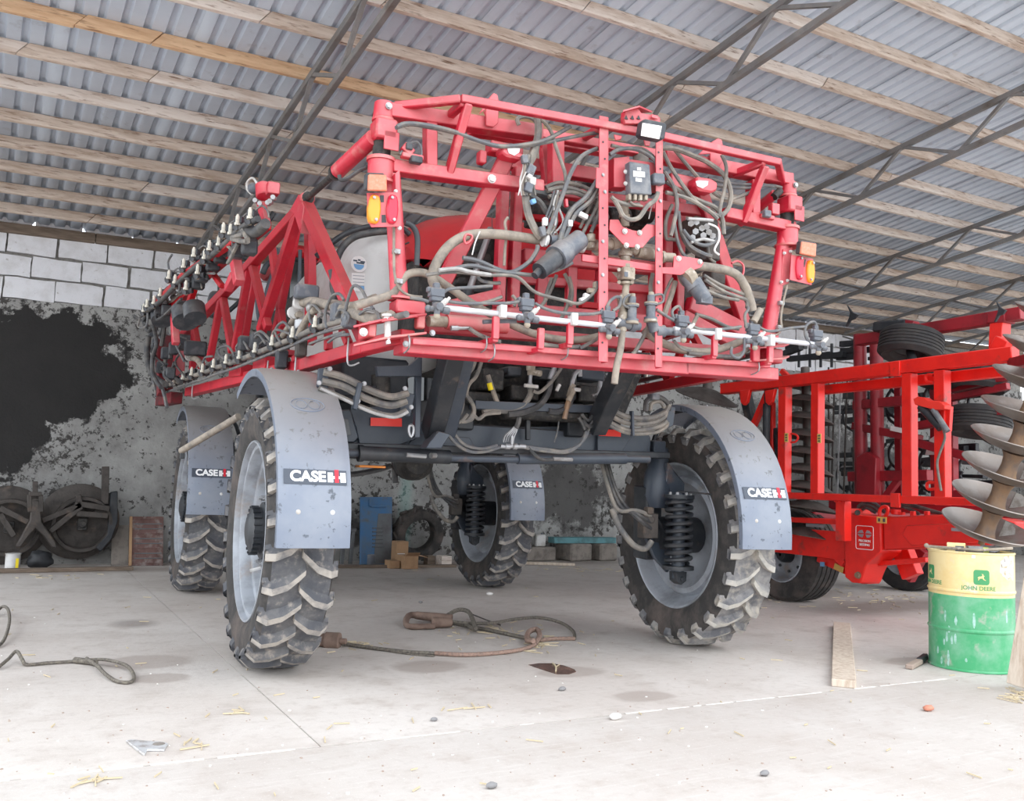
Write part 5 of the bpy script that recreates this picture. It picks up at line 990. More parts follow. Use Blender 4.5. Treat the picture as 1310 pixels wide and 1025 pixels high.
for a, b, off in (((323, 340), (343, 420), 0), ((318, 345), (300, 450), 0), ((285, 378), (297, 450), 0), ((283, 382), (268, 462), 0), ((248, 416), (258, 470), 0), ((249, 420), (246, 476), 0), ((330, 330), (312, 440), -.3), ((348, 318), (362, 420), -.3)):
    bb('wing_brace', a, b, .06, .065, 'red_boom', off)
g = G(); g.prism([bp(390, 250), bp(397, 266), bp(392, 300), bp(384, 275), bp(378, 272)], BN*.1); bpart(g, 'apex_gusset', 'red', 30, .004)
g = G(); g.box(bp(392, 255), (.10, .12, .07)); bpart(g, 'cylinder_lug', 'red_dusty', 30, .012)
g = G(); a, b, c = my(478, 176, RY), my(432, 219, RY+.45), bp(393, 254); g.cyl(a, b, .048, .048, 16); bpart(g, 'fold_cylinder_barrel', 'red', 40); g = G(); g.cyl(b, c, .022, n=12); g.cyl(b, b+(c-b).normalized()*.06, .05, n=14); g.cyl(c-(c-b).normalized()*.05, c, .045, n=12); bpart(g, 'fold_cylinder_rod', 'grime', 40)
hose([(492, 200), (478, 210), (460, 218), (445, 228), (436, 230), (434, 224)], RY+.05, .012, 'hose_dark')
for u, v in ((376, 455), (384, 462)): bb('bracket', (u, v-6), (u, v+2), .12, .05)
bb('bracket', (420, 424), (420, 448), .05, .05); bb('bracket', (438, 420), (446, 440), .05, .05); bb('bracket', (334, 470), (350, 466), .14, .12); bb('bracket', (303, 476), (318, 474), .14, .1)
bb('tip_frame', (206, 513), (226, 509), .12, .12, 'red_shaded', 0); bb('tip_frame', (214, 430), (212, 500), .12, .14, 'red_shaded', 0); bb('tip_frame', (230, 440), (228, 490), .1, .1, 'red', 0); bb('tip_frame', (204, 430), (206, 505), .07, .1, 'red_shaded', .2)
for u, v in ((378, 470), (246, 500), (342, 478), (445, 452)):
    p = bp(u, v, .06); g = G(); g.tube([p+Vector((0, 0, .1)), p+Vector((0, 0, -.05)), p+Vector((.02, -.03, -.08)), p+Vector((.06, -.06, -.06))], .006, 6, 3); bpart(g, 'u_bolt', 'zinc', 40)
# spray line with its nozzle bodies on the inner wing
NZ = [(205, 497), (215, 493), (225, 490), (236, 486), (247, 481), (261, 477), (275, 471), (291, 466), (308, 460), (328, 452), (350, 443), (376, 433), (405, 420), (440, 410)]
g = G(); g.tube([bp(u, v, .12) for u, v in NZ], .022, 8, 3); bpart(g, 'spray_pipe', 'hose', 50)
g = G(); g.tube([bp(u, v+8, .13) for u, v in NZ], .012, 6, 3); bpart(g, 'air_pipe', 'cable', 50)
NZS = None
def boom_nozzle(p, yaw=0., s=1.):
    global NZS
    n = bpy.data.objects.new('nozzle_body', None); COL.objects.link(n); n.parent = SP; n.location = p; n.rotation_euler = (0, 0, yaw); n.scale = (s, s, s)
    if NZS is None:
        g = G(); g.box((0, 0, .05), (.06, .06, .05)); g.cyl((0, 0, .03), (0, 0, -.03), .024, n=8); g.cyl((-.05, 0, -.0), (.05, 0, -.0), .026, n=8); g.cyl((0, -.02, -.02), (0, -.06, -.03), .02, n=8); a_ = part(g, 'solenoid_valve', 'plastic_dark', 40, 0, n)
        g = G(); g.cyl((0, -.035, .015), (0, -.035, .075), .016, n=8); g.cyl((0, -.035, .0), (0, -.035, .02), .024, n=8); g.cyl((0, -.035, .07), (0, -.035, .09), .011, n=6); b_ = part(g, 'nozzle_tip', 'nozzle', 40, 0, n)
        g = G(); g.cyl((0, -.03, -.045), (0, -.03, -.02), .016, n=8); c_ = part(g, 'nozzle_cap', 'fitting', 40, 0, n)
        g = G(); g.tube([(0, .02, .07), (.06, .02, .12), (.12, .0, .08), (.14, 0, .02)], .008, 5, 3); d_ = part(g, 'cable', 'cable', 40, 0, n); NZS = (a_, b_, c_, d_)
    else:
        for src in NZS: share(src.name.split('.')[0], src, n)
for u, v in NZ[:-1]: boom_nozzle(bp(u, v, .13), rad(-35), .88)
def bhose(pts, off, r, m='hose', n=8): g = G(); g.tube([bp(u, v, off) for u, v in pts], r, n, 4); return bpart(g, 'hose', m, 50)
bhose([(385, 388), (400, 386), (420, 390), (445, 398), (475, 408), (500, 404)], .1, .034, 'hose_tan'); bhose([(404, 396), (396, 404), (386, 420), (382, 432)], .12, .026, 'hose_tan'); bhose([(402, 393), (425, 389), (450, 392), (480, 382)], .08, .03, 'hose_tan'); bhose([(362, 430), (372, 415), (378, 405), (384, 402)], .1, .024, 'hose_tan'); bhose([(455, 404), (490, 408), (520, 402)], .1, .02, 'hose')
for pts in ([(440, 406), (445, 384), (452, 366), (462, 370), (470, 385), (478, 396)], [(418, 420), (416, 400), (424, 380), (434, 376), (440, 384)], [(404, 418), (396, 408), (400, 390), (412, 402)], [(360, 440), (352, 424), (362, 412), (374, 424)], [(380, 432), (372, 428), (352, 422), (348, 436)], [(330, 450), (324, 432), (334, 424), (346, 436)], [(340, 440), (330, 428), (322, 440)], [(296, 462), (282, 456), (280, 446), (292, 443), (300, 456)], [(310, 458), (302, 446), (310, 436), (318, 448)], [(258, 470), (262, 458), (272, 456)], [(460, 402), (470, 396), (482, 400), (486, 410)], [(430, 404), (436, 396), (446, 404), (444, 414)], [(420, 438), (432, 430), (446, 428)], [(396, 440), (415, 433), (440, 425)]): bhose(pts, .14, .010, 'cable', 6)
bhose([(243, 458), (252, 460), (258, 468), (262, 476)], .1, .028, 'hose_tan'); 
for u, v, a, b, m in ((392, 374, .16, .1, 'plastic'), (250, 446, .2, .14, 'plastic_dark'), (232, 438, .18, .16, 'plastic_dark'), (316, 440, .14, .12, 'plastic_dark'), (330, 436, .12, .12, 'plastic_dark'), (434, 400, .1, .12, 'plastic'), (446, 410, .08, .1, 'plastic'), (360, 460, .08, .14, 'plastic_dark'), (385, 446, .07, .12, 'oldsteel')):
    g = G(); g.box(bp(u, v, .1), (a, .1, b)); bpart(g, 'section_valve', m, 30, .012)
for u, v in ((383, 388), (243, 456), (376, 400)): g = G(); p = bp(u, v, .12); g.cyl(p-BD*.02, p+BD*.02, .045, n=12); bpart(g, 'clamp_ring', 'white', 40)
g = G(); g.cyl(bp(386, 410, .06), bp(384, 440, .06), .05, n=14); bpart(g, 'strainer_bowl', 'zinc', 40); g = G(); g.ball(bp(400, 394, .1), .05, 10, 8); bpart(g, 'strainer_cap', 'zinc', 40)
# outer wing, folded back outside the inner one
O = .45
chord('outer_chord', [(342, 288), (300, 322), (258, 358), (215, 398)], .06, .06, 'red_dark', O); chord('outer_chord', [(318, 296), (280, 322), (236, 352), (196, 392)], .05, .05, 'red_dark', O+.1)
bb('outer_brace', (298, 314), (306, 362), .07, .07, 'red', O); bb('outer_brace', (300, 352), (292, 370), .06, .06, 'red', O); bb('outer_brace', (250, 364), (236, 410), .05, .06, 'red_dark', O); bb('outer_brace', (222, 390), (225, 440), .06, .06, 'red', O); bb('outer_brace', (266, 342), (284, 366), .04, .04, 'red_dark', O); bb('outer_brace', (240, 358), (226, 396), .04, .04, 'red', O)
g = G(); a = bp(340, 246, O); g.cyl(bp(337, 237, O), bp(338, 252, O), .055, n=14); bpart(g, 'tip_lamp_box', 'red', 40, .006); g = G(); g.box(bp(349, 242, O), (.08, .08, .08)); bpart(g, 'tip_lamp_box', 'red', 40, .006); g = G(); g.prism([bp(331, 258, O), bp(337, 258, O), bp(343, 283, O), bp(340, 286, O), bp(334, 274, O)], BN*.04); bpart(g, 'tip_arm', 'red', 20, .004)
g = G(); g.tube([bp(u, v, O) for u, v in ((331, 240), (324, 228), (317, 232), (316, 242), (322, 249))], .008, 6, 4); bpart(g, 'wire_loop', 'white', 50); g = G(); g.ball(bp(324, 241, O), .04, 10, 7); bpart(g, 'sensor_head', 'plastic', 40)
g = G()
for u, v in ((326, 256), (332, 260), (345, 257), (349, 252), (342, 259)): g.cyl(bp(u, v, O+.05), bp(u+2, v+2, O), .016, n=8)
bpart(g, 'hydraulic_fittings', 'zinc', 40)
random.seed(9)
ON = [(322, 282), (306, 290), (297, 302), (282, 316), (264, 333), (250, 330), (237, 344), (226, 364), (218, 358), (207, 380), (199, 390), (190, 394), (240, 372), (255, 352), (270, 322), (288, 300), (186, 400)]
for u, v in ON: boom_nozzle(bp(u, v, O+.12), rad(-35), .85)
g = G(); g.tube([bp(u, v, O+.12) for u, v in ((330, 280), (306, 294), (282, 318), (250, 342), (226, 364), (205, 386), (188, 398))], .022, 8, 3); bpart(g, 'spray_pipe', 'hose_dark', 50)
for k in range(26):
    t = random.random(); u0, v0 = 186+140*t, 400-118*t; j = random.uniform
    bhose([(u0, v0), (u0+j(-14, 14), v0+j(-4, 22)), (u0+j(-16, 16), v0+j(2, 34)), (u0+j(-14, 20), v0+j(-4, 20))], O+j(-.1, .14), random.choice([.010, .013, .018]), random.choice(['hose_dark', 'hose_dark', 'cable', 'hose']), 6)
for k in range(16):
    t = random.random(); u0, v0 = 190+130*t, 396-108*t; g = G(); g.box(bp(u0+random.uniform(-6, 10), v0+random.uniform(-4, 24), O+.05), (.10, .09, .10)); bpart(g, 'section_valve', random.choice(['plastic_dark', 'black', 'plastic_dark']), 30, .012)
bhose([(300, 300), (312, 296), (326, 298), (340, 286)], O+.1, .035, 'hose_dark'); bhose([(188, 400), (184, 412), (190, 424), (196, 418), (200, 440), (195, 458), (196, 480), (206, 496)], O, .02, 'hose_dark'); bhose([(190, 430), (188, 452), (194, 478), (212, 492)], O-.1, .03, 'hose_dark'); bhose([(218, 352), (215, 336), (220, 326)], O, .01, 'cable')
g = G(); g.tube([bp(u, v, 0) for u, v in ((300, 318), (306, 322), (303, 334), (312, 338))], .01, 6, 3); bpart(g, 'cable', 'cable', 50)
random.seed(77)
for k in range(22):
    u0, v0 = random.uniform(192, 232), random.uniform(405, 495); j = random.uniform
    bhose([(u0, v0), (u0+j(-10, 10), v0+j(6, 20)), (u0+j(-8, 14), v0+j(16, 34))], j(.1, .3), random.choice([.010, .014, .02]), random.choice(['hose_dark', 'hose_dark', 'cable']), 6)
for u, v in ((200, 440), (212, 452), (206, 470), (222, 446), (196, 424), (218, 478)): g = G(); g.box(bp(u, v, .22), (.09, .1, .12)); bpart(g, 'section_valve', 'plastic_dark', 30, .012)
for u, v, w in ((236, 404, .22), (206, 402, .2), (248, 400, .18)): g = G(); g.cyl(bp(u, v-8, O), bp(u+2, v+8, O), w*.5, n=14); bpart(g, 'strainer_bowl', 'plastic_dark', 40)

# ================================================================== FOLDED RIGHT BOOM (runs forward behind the rack)
RB = bpy.data.objects.new('boom_wing', None); COL.objects.link(RB); RB.parent = SP
def rw(t, z, off=0.): return Vector((1.36+.14*t+off, -1.15+.99*t, z))
for nm, a, b, w in (('lower_chord', (0, 2.17), (6.3, 2.17), .08), ('upper_chord', (.3, 2.62), (6.3, 2.55), .07)):
    g = G(); g.beam(rw(*a), rw(*b), w, w); part(g, nm, 'red_dark', 35, .006, RB)
for k in range(8):
    t = .3+k*.75; g = G(); g.beam(rw(t, 2.6), rw(t+.37, 2.2), .05, .05, (1, 0, 0)); part(g, 'wing_brace', 'red_dark', 35, 0, RB); g = G(); g.beam(rw(t+.37, 2.2), rw(t+.75, 2.58), .05, .05, (1, 0, 0)); part(g, 'wing_brace', 'red_dark', 35, 0, RB)
g = G(); g.tube([rw(.1, 2.3, .12), rw(2, 2.29, .12), rw(4, 2.3, .12), rw(6.2, 2.3, .12)], .022, 8, 3); part(g, 'spray_pipe', 'hose_dark', 50, 0, RB)
for k in range(12): boom_nozzle(rw(.2+k*.5, 2.3, .16), 0, .88)
# ================================================================== FOLDED CULTIVATOR on the right
CU = wthing('folded_cultivator', 'large red folded disc cultivator with upright wing frames parked right of the sprayer', 'cultivator', (9.7, 7.0, 0))
def cp(g, name, m, smooth=35, bev=0, parent=None): return g.obj(name, m, parent or CU, smooth, bev)
def cb2(name, x, a, b, w, h, m='tred', bev=.006, up=(0, 0, 1), x2=None, parent=None): g = G(); g.beam(xpl(*a, x), xpl(*b, x if x2 is None else x2), w, h, up); return cp(g, name, m, 35, bev, parent)
XW = 7.9
LOFF = Vector((0, 0, 0))
def vb(name, y, z0, z1, w, d, x=XW, m='tred'): g = G(); g.box((x, y, (z0+z1)/2), (w, d, z1-z0)); return cp(g, name, m, 30, .006)
# near wing frame: long rails along its length, uprights between
def rail(name, x, y0, z0, y1, z1, w, h, m='tred', bev=.008): g = G(); g.beam((x, y0, z0), (x, y1, z1), w, h); return cp(g, name, m, 30, bev)
rail('wing_top_rail', XW, 8.4, 2.53, 4.72, 2.585, .13, .13); rail('wing_top_rail', XW+.20, 7.1, 2.44, 4.55, 2.47, .10, .10)
rail('wing_bottom_rail', XW, 7.45, 1.255, 4.7, 1.265, .12, .075)
for u0, w in ((1004, .13), (1046, .12), (1164, .125), (1206, .13)):
    p = xpl(u0, 560, XW); vb('wing_upright', p.y, 1.22, 2.50, .11, w*.86)
g = G(); g.box((XW-.07, 5.9, 1.25), (.03, .10, .14)); cp(g, 'corner_plate', 'tred', 30, .004); g = G(); g.box((XW-.07, 5.9, 2.55), (.03, .11, .15)); cp(g, 'corner_plate', 'tred', 30, .004)
for u, v, s in ((1015, 560, 1), (1054, 561, -1)):
    q = xpl(u-9 if s > 0 else u-6, v, XW-.065); g = G(); g.box(q, (.006, .05, .10)); st_ = cp(g, 'warning_sticker', 'yellow', 0); 
    for k in (-1, 0, 1): g = G(); g.box(q+Vector((-.004, 0, k*.028)), (.002, .03, .012)); cp(g, 'sticker_symbol', 'ink_black', 0, 0, st_)
def loop(name, pts, x, r, m='tred'): g = G(); g.tube([xpl(u, v, x) for u, v in pts], r, 7, 4); return cp(g, name, m, 50)
loop('lift_loop', [(1012, 566), (1018, 565), (1021, 560), (1018, 556), (1012, 555)], XW-.05, .012); loop('lift_loop', [(1194, 490), (1186, 488), (1184, 482), (1188, 479), (1194, 480)], XW-.02, .014); loop('lift_loop', [(1200, 625), (1188, 626), (1186, 620), (1190, 617), (1200, 618)], XW-.03, .016)
# lever with its hydraulic ram on the fourth upright
g = G(); g.prism([xpl(u, v, XW-.09) for u, v in ((1172, 511), (1178, 508), (1186, 509), (1192, 513), (1206, 514), (1213, 519), (1212, 524), (1200, 525), (1184, 521), (1174, 518))], (.10, 0, 0)); cp(g, 'lock_lever', 'reflector', 30, .006)
g = G(); g.prism([xpl(u, v, XW) for u, v in ((1207, 518), (1218, 520), (1216, 552), (1206, 552))], (.05, 0, 0)); cp(g, 'lever_bracket', 'tred', 30, .004)
g = G(); g.cyl(xpl(1178, 520, XW-.09), xpl(1204, 548, XW-.09), .04, n=12); cp(g, 'lock_ram', 'black', 40); g = G(); g.cyl(xpl(1194, 524, XW-.12), xpl(1212, 552, XW-.12), .028, n=10); cp(g, 'lock_ram_hose_fitting', 'plastic', 40)
loop('lever_hose', [(1206, 548), (1209, 560), (1203, 578), (1199, 592), (1201, 610), (1204, 628)], XW-.09, .012, 'hose')
# knee brackets and rams at the far end of the wing
for u in (953, 985): g = G(); g.prism([xpl(u-5, 500, XW-.05), xpl(u+8, 498, XW-.05), xpl(u+4, 515, XW-.05), xpl(u, 519, XW-.05), xpl(u-4, 515, XW-.05)], (.05, 0, 0)); cp(g, 'ram_lug', 'tred', 30, .006)
g = G(); g.cyl(xpl(981, 517, XW), xpl(980, 590, XW), .045, n=14); cp(g, 'fold_ram', 'black', 40); g = G(); g.cyl(xpl(980, 500, XW), xpl(981, 540, XW), .025, n=10); cp(g, 'fold_ram_rod', 'grime', 40)
cb2('knee_brace', XW+.1, (985, 497), (964, 545), .07, .07); cb2('knee_brace', XW+.1, (988, 515), (988, 640), .06, .06); cb2('knee_brace', XW+.12, (948, 480), (962, 540), .10, .12, 'black')
cb2('pivot_lug', XW, (1000, 474), (1012, 486), .05, .06); cb2('black_stay', XW+.12, (993, 548), (1000, 640), .07, .06, 'black')
cb2('leg_post', XW+.05, (1079, 634), (1079, 692), .11, .12); cb2('leg_cap', XW-.01, (1072, 634), (1072, 643), .05, .07)
cb2('side_beam', XW+.28, (990, 664), (1084, 668), .14, .06); g = G(); a, b = xpl(985, 671, XW+.35), xpl(1086, 671, XW+.35); g.box(((a.x), (a.y+b.y)/2, a.z-.17), (.08, abs(a.y-b.y), .30)); cp(g, 'side_panel', 'tred', 30, .008)
q = xpl(1050, 673, XW+.30); g = G(); g.box((q.x, q.y+.08, q.z), (.004, .26, .035)); cp(g, 'side_lettering_bar', 'ink_grey', 0)
# drawbar head with the round-cornered badge
XD = 8.35
g = G(); g.prism([xpl(u, v, XD) for u, v in ((1093, 653), (1098, 650), (1103, 658), (1140, 661), (1141, 706), (1122, 722), (1114, 746), (1103, 745), (1094, 738))], (.34, 0, 0)); cp(g, 'drawbar_head', 'tred', 30, .012)
g = G(); g.prism([xpl(u, v, XD-.01) for u, v in ((1140, 662), (1225, 658), (1290, 664), (1310, 668), (1310, 696), (1260, 698), (1141, 704))], (.26, 0, 0)); cp(g, 'drawbar_beam', 'tred', 30, .012)
g = G(); g.prism([xpl(u, v, XD-.15) for u, v in ((1156, 684), (1162, 672), (1262, 668), (1262, 694), (1168, 698))], (.06, 0, 0)); cp(g, 'drawbar_side_rib', 'tred', 30, .01)
g = G(); g.prism([xpl(u, v, XD+.1) for u, v in ((1128, 706), (1140, 704), (1126, 728), (1118, 747), (1108, 747))], (.2, 0, 0)); cp(g, 'drawbar_gusset', 'tred', 30, .008)
cb2('drawbar_step', XD+.1, (1118, 722), (1190, 716), .16, .05, 'tred'); cb2('drawbar_foot', XD+.3, (1155, 704), (1168, 738), .12, .2, 'tred'); cb2('drawbar_foot', XD+.6, (1180, 702), (1160, 740), .1, .16, 'tred_dark')
g = G(); hexbolt(g, xpl(1098, 736, XD-.17), Vector((-1, 0, 0)), .03, .03); cp(g, 'pin_bolt', 'rust', 30); g = G(); g.cyl(xpl(1097, 656, XD-.18), xpl(1097, 656, XD-.10), .03, n=12); cp(g, 'head_pin', 'grime', 40)
cb2('hitch_arm', XD+.1, (1050, 712), (1102, 735), .12, .12); cb2('hitch_arm', XD+.1, (1050, 708), (1090, 713), .10, .07); cb2('hitch_latch', XD-.1, (1071, 712), (1080, 722), .05, .08)
q = xpl(1073, 727, XD+.02); g = G(); g.box(q, (.005, .13, .065), Matrix.Rotation(.3, 3, 'X')); cp(g, 'warning_sticker', 'yellow', 0); q = xpl(1052, 722, XD+.0); g = G(); g.box(q, (.005, .06, .05)); cp(g, 'blue_sticker', 'blueink', 0)
q = xpl(1128, 665.5, XD-.175); g = G(); g.box(q, (.005, .12, .065)); w_ = cp(g, 'warning_sticker', 'yellow', 0)
for k in (-1, 1): g = G(); g.box(q+Vector((-.004, k*.03, 0)), (.002, .025, .035)); cp(g, 'sticker_symbol', 'ink_black', 0, 0, w_)
loop('lifting_eye', [(1125, 660), (1126, 652), (1131, 648), (1136, 650), (1135, 657), (1132, 661)], XD-.12, .018); g = G(); g.cyl(xpl(1146, 658, XD), xpl(1146, 652, XD), .05, n=10); g.box(xpl(1150, 657, XD), (.05, .12, .03)); cp(g, 'tow_eye', 'tred', 40)
for u in (1168, 1186): cb2('hose_guide', XD-.05, (u, 654), (u, 664), .04, .05)
# badge: outline, arrow emblem, two lines of lettering
XB = XD-.175; Yd, Zd = Vector((0, -1, 0)), Vector((0, 0, 1))
b0 = xpl(1106, 688, XB)
def bq(a, c): return b0+Yd*a+Zd*c
pts = []
for cx, cz, a0 in ((.088, .10, 0), (-.088, .10, 90), (-.088, -.10, 180), (.088, -.10, 270)):
    for k in range(5): a = rad(a0+22.5*k); pts.append(bq(cx+.022*math.cos(a), cz+.022*math.sin(a)))
g = G(); g.tube(pts, .0035, 5, 1, True); bd = cp(g, 'badge_outline', 'ink_white', 40)
for sy in (-1, 1):
    for sz in (-1, 1):
        g = G(); g.prism([bq(sy*.012, .04+sz*.006), bq(sy*.03, .04+sz*.04), bq(sy*.06, .04+sz*.034), bq(sy*.09, .04+sz*.006)], (.004, 0, 0)); cp(g, 'badge_arrow', 'ink_grey', 0, 0, bd)
def wtext(s_, size, m, parent, o, xd, yd, **k):
    t = text(s_, size, m, parent, Vector(o)-Vector(OFF[parent.name]) if parent.name in OFF else o, xd, yd, **k); return t
wtext('PRECISION', .034, 'ink_white', CU, bq(0, -.035), Yd, Zd, bold=.0006, squash=.9); wtext('SEEDING', .034, 'ink_white', CU, bq(0, -.075), Yd, Zd, bold=.0006, squash=.95)
q = xpl(1227, 678, XD-.185); g = G(); g.box(q, (.004, .16, .03)); cp(g, 'beam_lettering_bar', 'ink_grey', 0); g = G(); g.box(q+Vector((-.001, -.16, 0)), (.004, .05, .03)); cp(g, 'beam_lettering_bar', 'ink_grey', 0)
# hoses over the drawbar
for pts in ([(1096, 652), (1104, 646), (1116, 648), (1126, 656)], [(1098, 648), (1108, 642), (1120, 645), (1132, 656)], [(1128, 645), (1150, 642), (1180, 650), (1220, 662)], [(1134, 650), (1158, 646), (1190, 654), (1226, 664)], [(1140, 644), (1160, 650), (1176, 658)], [(1100, 655), (1108, 650), (1120, 656)]): loop('hydraulic_hose', pts, XD+.05, .018, 'hose_dark')
rail('rear_cross_rail', 8.9, 7.6, 1.18, 4.6, 1.18, .1, .14, 'tred_dark'); rail('rear_cross_rail', 9.3, 7.6, .98, 4.8, .98, .12, .10, 'tred_dark')
# wheels
def cwheel(c, R_, w, m='rubber', disc=True):
    k = bpy.data.objects.new('transport_wheel', None); COL.objects.link(k); k.parent = CU; k.location = Vector(c)-Vector((9.7, 7.0, 0)); h = w/2
    pr = [(R_*.56, -h*.8), (R_*.62, -h*.95), (R_*.8, -h), (R_*.93, -h*.95), (R_*.985, -h*.8)]
    for i in range(5):
        x0 = -h*.78+i*h*.33; pr += [(R_, x0), (R_, x0+h*.24), (R_-.016, x0+h*.26), (R_-.016, x0+h*.31)]
    pr = pr[:-2]+[(R_*.985, h*.85), (R_*.93, h*.95), (R_*.8, h), (R_*.62, h*.95), (R_*.56, h*.8), (R_*.54, 0)]
    g = G(); g.lathe(pr, ax=(1, 0, 0), n=40, closed=True); part(g, 'tyre', m, 25, 0, k)
    g = G(); g.lathe([(R_*.60, -h*.88), (R_*.60, -h*.95), (R_*.57, -h*.97), (R_*.55, -h*.8), (R_*.50, -h*.3), (R_*.46, -h*.22), (R_*.30, -h*.34), (R_*.16, -h*.38), (.02, -h*.38)], ax=(1, 0, 0), n=32); g.lathe([(R_*.57, h*.9), (R_*.5, h*.2), (.02, h*.1)], ax=(1, 0, 0), n=32); part(g, 'rim', 'rim', 35, 0, k)
    g = G(); g.lathe([(.02, -h*1.0), (R_*.12, -h*.98), (R_*.17, -h*.8), (R_*.18, -h*.38)], ax=(1, 0, 0), n=18); part(g, 'hub', 'black', 35, 0, k)
    for q in range(8): t = 2*math.pi*q/8; g = G(); g.cyl((-h*.37, R_*.36*math.cos(t), R_*.36*math.sin(t)), (-h*.30, R_*.36*math.cos(t), R_*.36*math.sin(t)), .018, n=8); part(g, 'bolt_hole', 'black', 30, 0, k)
    return k
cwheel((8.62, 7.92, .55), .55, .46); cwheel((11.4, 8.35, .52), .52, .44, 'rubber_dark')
g = G(); g.cyl((8.6, 7.92, .55), (11.4, 8.3, .55), .07, n=12); cp(g, 'axle_tube', 'tred_dark', 40)
cb2('axle_arm', 9.0, (1040, 705), (1100, 690), .12, .14, 'tred'); g = G(); g.box((10.0, 7.8, .95), (2.6, .25, .3)); cp(g, 'carriage_beam', 'tred_dark', 30, .02)
# stack of concave discs hanging in the near wing
for k in range(7):
    v = 492+k*22; c = xpl(1032, v, 8.25); g = G(); g.lathe([(.02, .07), (.12, .055), (.22, .02), (.30, -.03), (.305, -.02), (.22, .035), (.12, .07), (.02, .085)], c, Vector((.12, -.06, 1)), 22); cp(g, 'wing_disc', 'disc_dark', 40)
g = G(); g.cyl(xpl(1030, 470, 8.25), xpl(1036, 655, 8.25), .05, n=12); cp(g, 'disc_spool', 'disc_dark', 40)
for v in (655, 690): c = xpl(1034, v-6, 8.3); g = G(); g.lathe([(.02, .07), (.12, .055), (.22, .02), (.34, -.03), (.345, -.02), (.22, .035), (.12, .07), (.02, .085)], c, Vector((.12, -.06, 1)), 22); cp(g, 'wing_disc', 'disc_dark', 40)
c = xpl(905, 505, 7.9); g = G(); g.lathe([(.02, .07), (.12, .055), (.22, .02), (.40, -.05), (.405, -.04), (.22, .035), (.12, .07), (.02, .085)], c, Vector((.05, -.35, 1)), 24); cp(g, 'wing_disc', 'disc_dark', 40); g = G(); g.cyl(c, c+Vector((0, 0, .25)), .06, n=12); cp(g, 'disc_spool', 'disc_dark', 40)
# second wing frame further back, its tines and rods
XF = 10.2
for u in (1100, 1121): p0, p1 = xpl(u, 428, XF), xpl(u+2, 650, XF); g = G(); g.cyl(p0, p1, .085, n=14); cp(g, 'far_wing_post', 'tred_dark', 40)
for u, w in ((1216, .12), (1196, .1), (1150, .1)): p0, p1 = xpl(u, 470, XF+.4), xpl(u+2, 650, XF+.4); g = G(); g.beam(p0, p1, w, w); cp(g, 'far_wing_post', 'tred_dark', 30, .008)
g = G(); g.prism([xpl(u, v, XF-.1) for u, v in ((1098, 585), (1112, 578), (1124, 586), (1122, 652), (1098, 652))], (.1, 0, 0)); cp(g, 'far_wing_plate', 'tred_dark', 30, .01)
for a, b, w in (((1094, 519), (1172, 511), .12), ((1092, 545), (1178, 562), .10), ((1088, 610), (1190, 608), .13), ((1175, 545), (1310, 520), .1), ((1172, 566), (1265, 592), .10), ((1215, 497), (1290, 480), .12), ((1215, 510), (1290, 494), .08), ((1200, 640), (1250, 628), .12), ((1130, 640), (1160, 600), .08)): cb2('far_wing_beam', XF, a, b, w, w, 'tred_dark')
rail('far_top_beam', 9.2, xpl(1098, 436, 9.2).y, xpl(1098, 436, 9.2).z, xpl(1310, 401, 9.2).y, xpl(1310, 401, 9.2).z, .14, .13, 'tred_dark')
cb2('far_top_post', 9.2, (1280, 412), (1278, 446), .16, .14, 'tred'); cb2('far_top_bracket', 9.2, (1270, 408), (1292, 406), .2, .12, 'tred_dark'); cb2('far_top_lug', 8.1, (1272, 440), (1288, 448), .1, .16, 'tred')
g = G(); g.beam(xpl(1120, 419, 9.1), xpl(1163, 416, 9.1), .14, .12); cp(g, 'parallel_roller_end', 'black', 30, .02); g = G(); g.beam(xpl(1160, 415, 9.1), xpl(1172, 417, 9.1), .12, .10); cp(g, 'roller_bracket', 'tred_dark', 30, .01)
for u, v, x in ((1088, 404, 9.0), (1278, 398, 8.6)):      # goosefoot shares standing above the frame
    g = G(); g.prism([xpl(u-4, v-14, x), xpl(u+3, v-4, x), xpl(u+10, v-1, x), xpl(u+6, v+4, x), xpl(u+1, v+6, x), xpl(u-4, v+14, x), xpl(u-6, v+14, x), xpl(u-1, v+2, x), xpl(u, v-4, x)], (.03, 0, 0)); cp(g, 'goosefoot_share', 'black', 20, .004)
for k in range(6): g = G(); a, b = xpl(1060+k*8, 470+k*2, 10.6), xpl(1058+k*8+random.uniform(-3, 3), 640, 10.6); g.cyl(a, b, .014, n=6); cp(g, 'harrow_rod', 'zinc' if k == 2 else 'oldsteel', 40)
random.seed(21)
for k in range(60):
    u = random.uniform(1062, 1250); v = 448+random.random()*190; g = G(); l = random.uniform(20, 50); g.beam(xpl(u, v, 10.9+random.uniform(-.3, .5)), xpl(u+l, v-random.uniform(-2, 4), 10.9), random.uniform(.04, .10), random.uniform(.04, .12)); cp(g, 'tine_arm', 'black', 20, .006)
for k in range(34):
    u = random.uniform(1070, 1260); v = 470+random.random()*150; g = G(); p = xpl(u, v, 10.7); g.tube([p, p+Vector((0, .08, -.12)), p+Vector((0, .05, -.3)), p+Vector((0, -.1, -.4))], .02, 6, 4); cp(g, 'spring_tine', 'black', 40)
for k in range(9): g = G(); a = xpl(random.uniform(985, 1100), 440+random.random()*28, 10.4); g.beam(a, a+Vector((random.uniform(-.1, .1), random.uniform(-.6, -.3), random.uniform(-.05, .1))), .09, .08); cp(g, 'tine_arm', 'black', 20, .006)
for k in range(4): g = G(); a = xpl(1022+k*14, 470, 10.4); g.cyl(a, a+Vector((0, 0, .34)), .02, n=8); cp(g, 'spring_rod', 'black', 40)
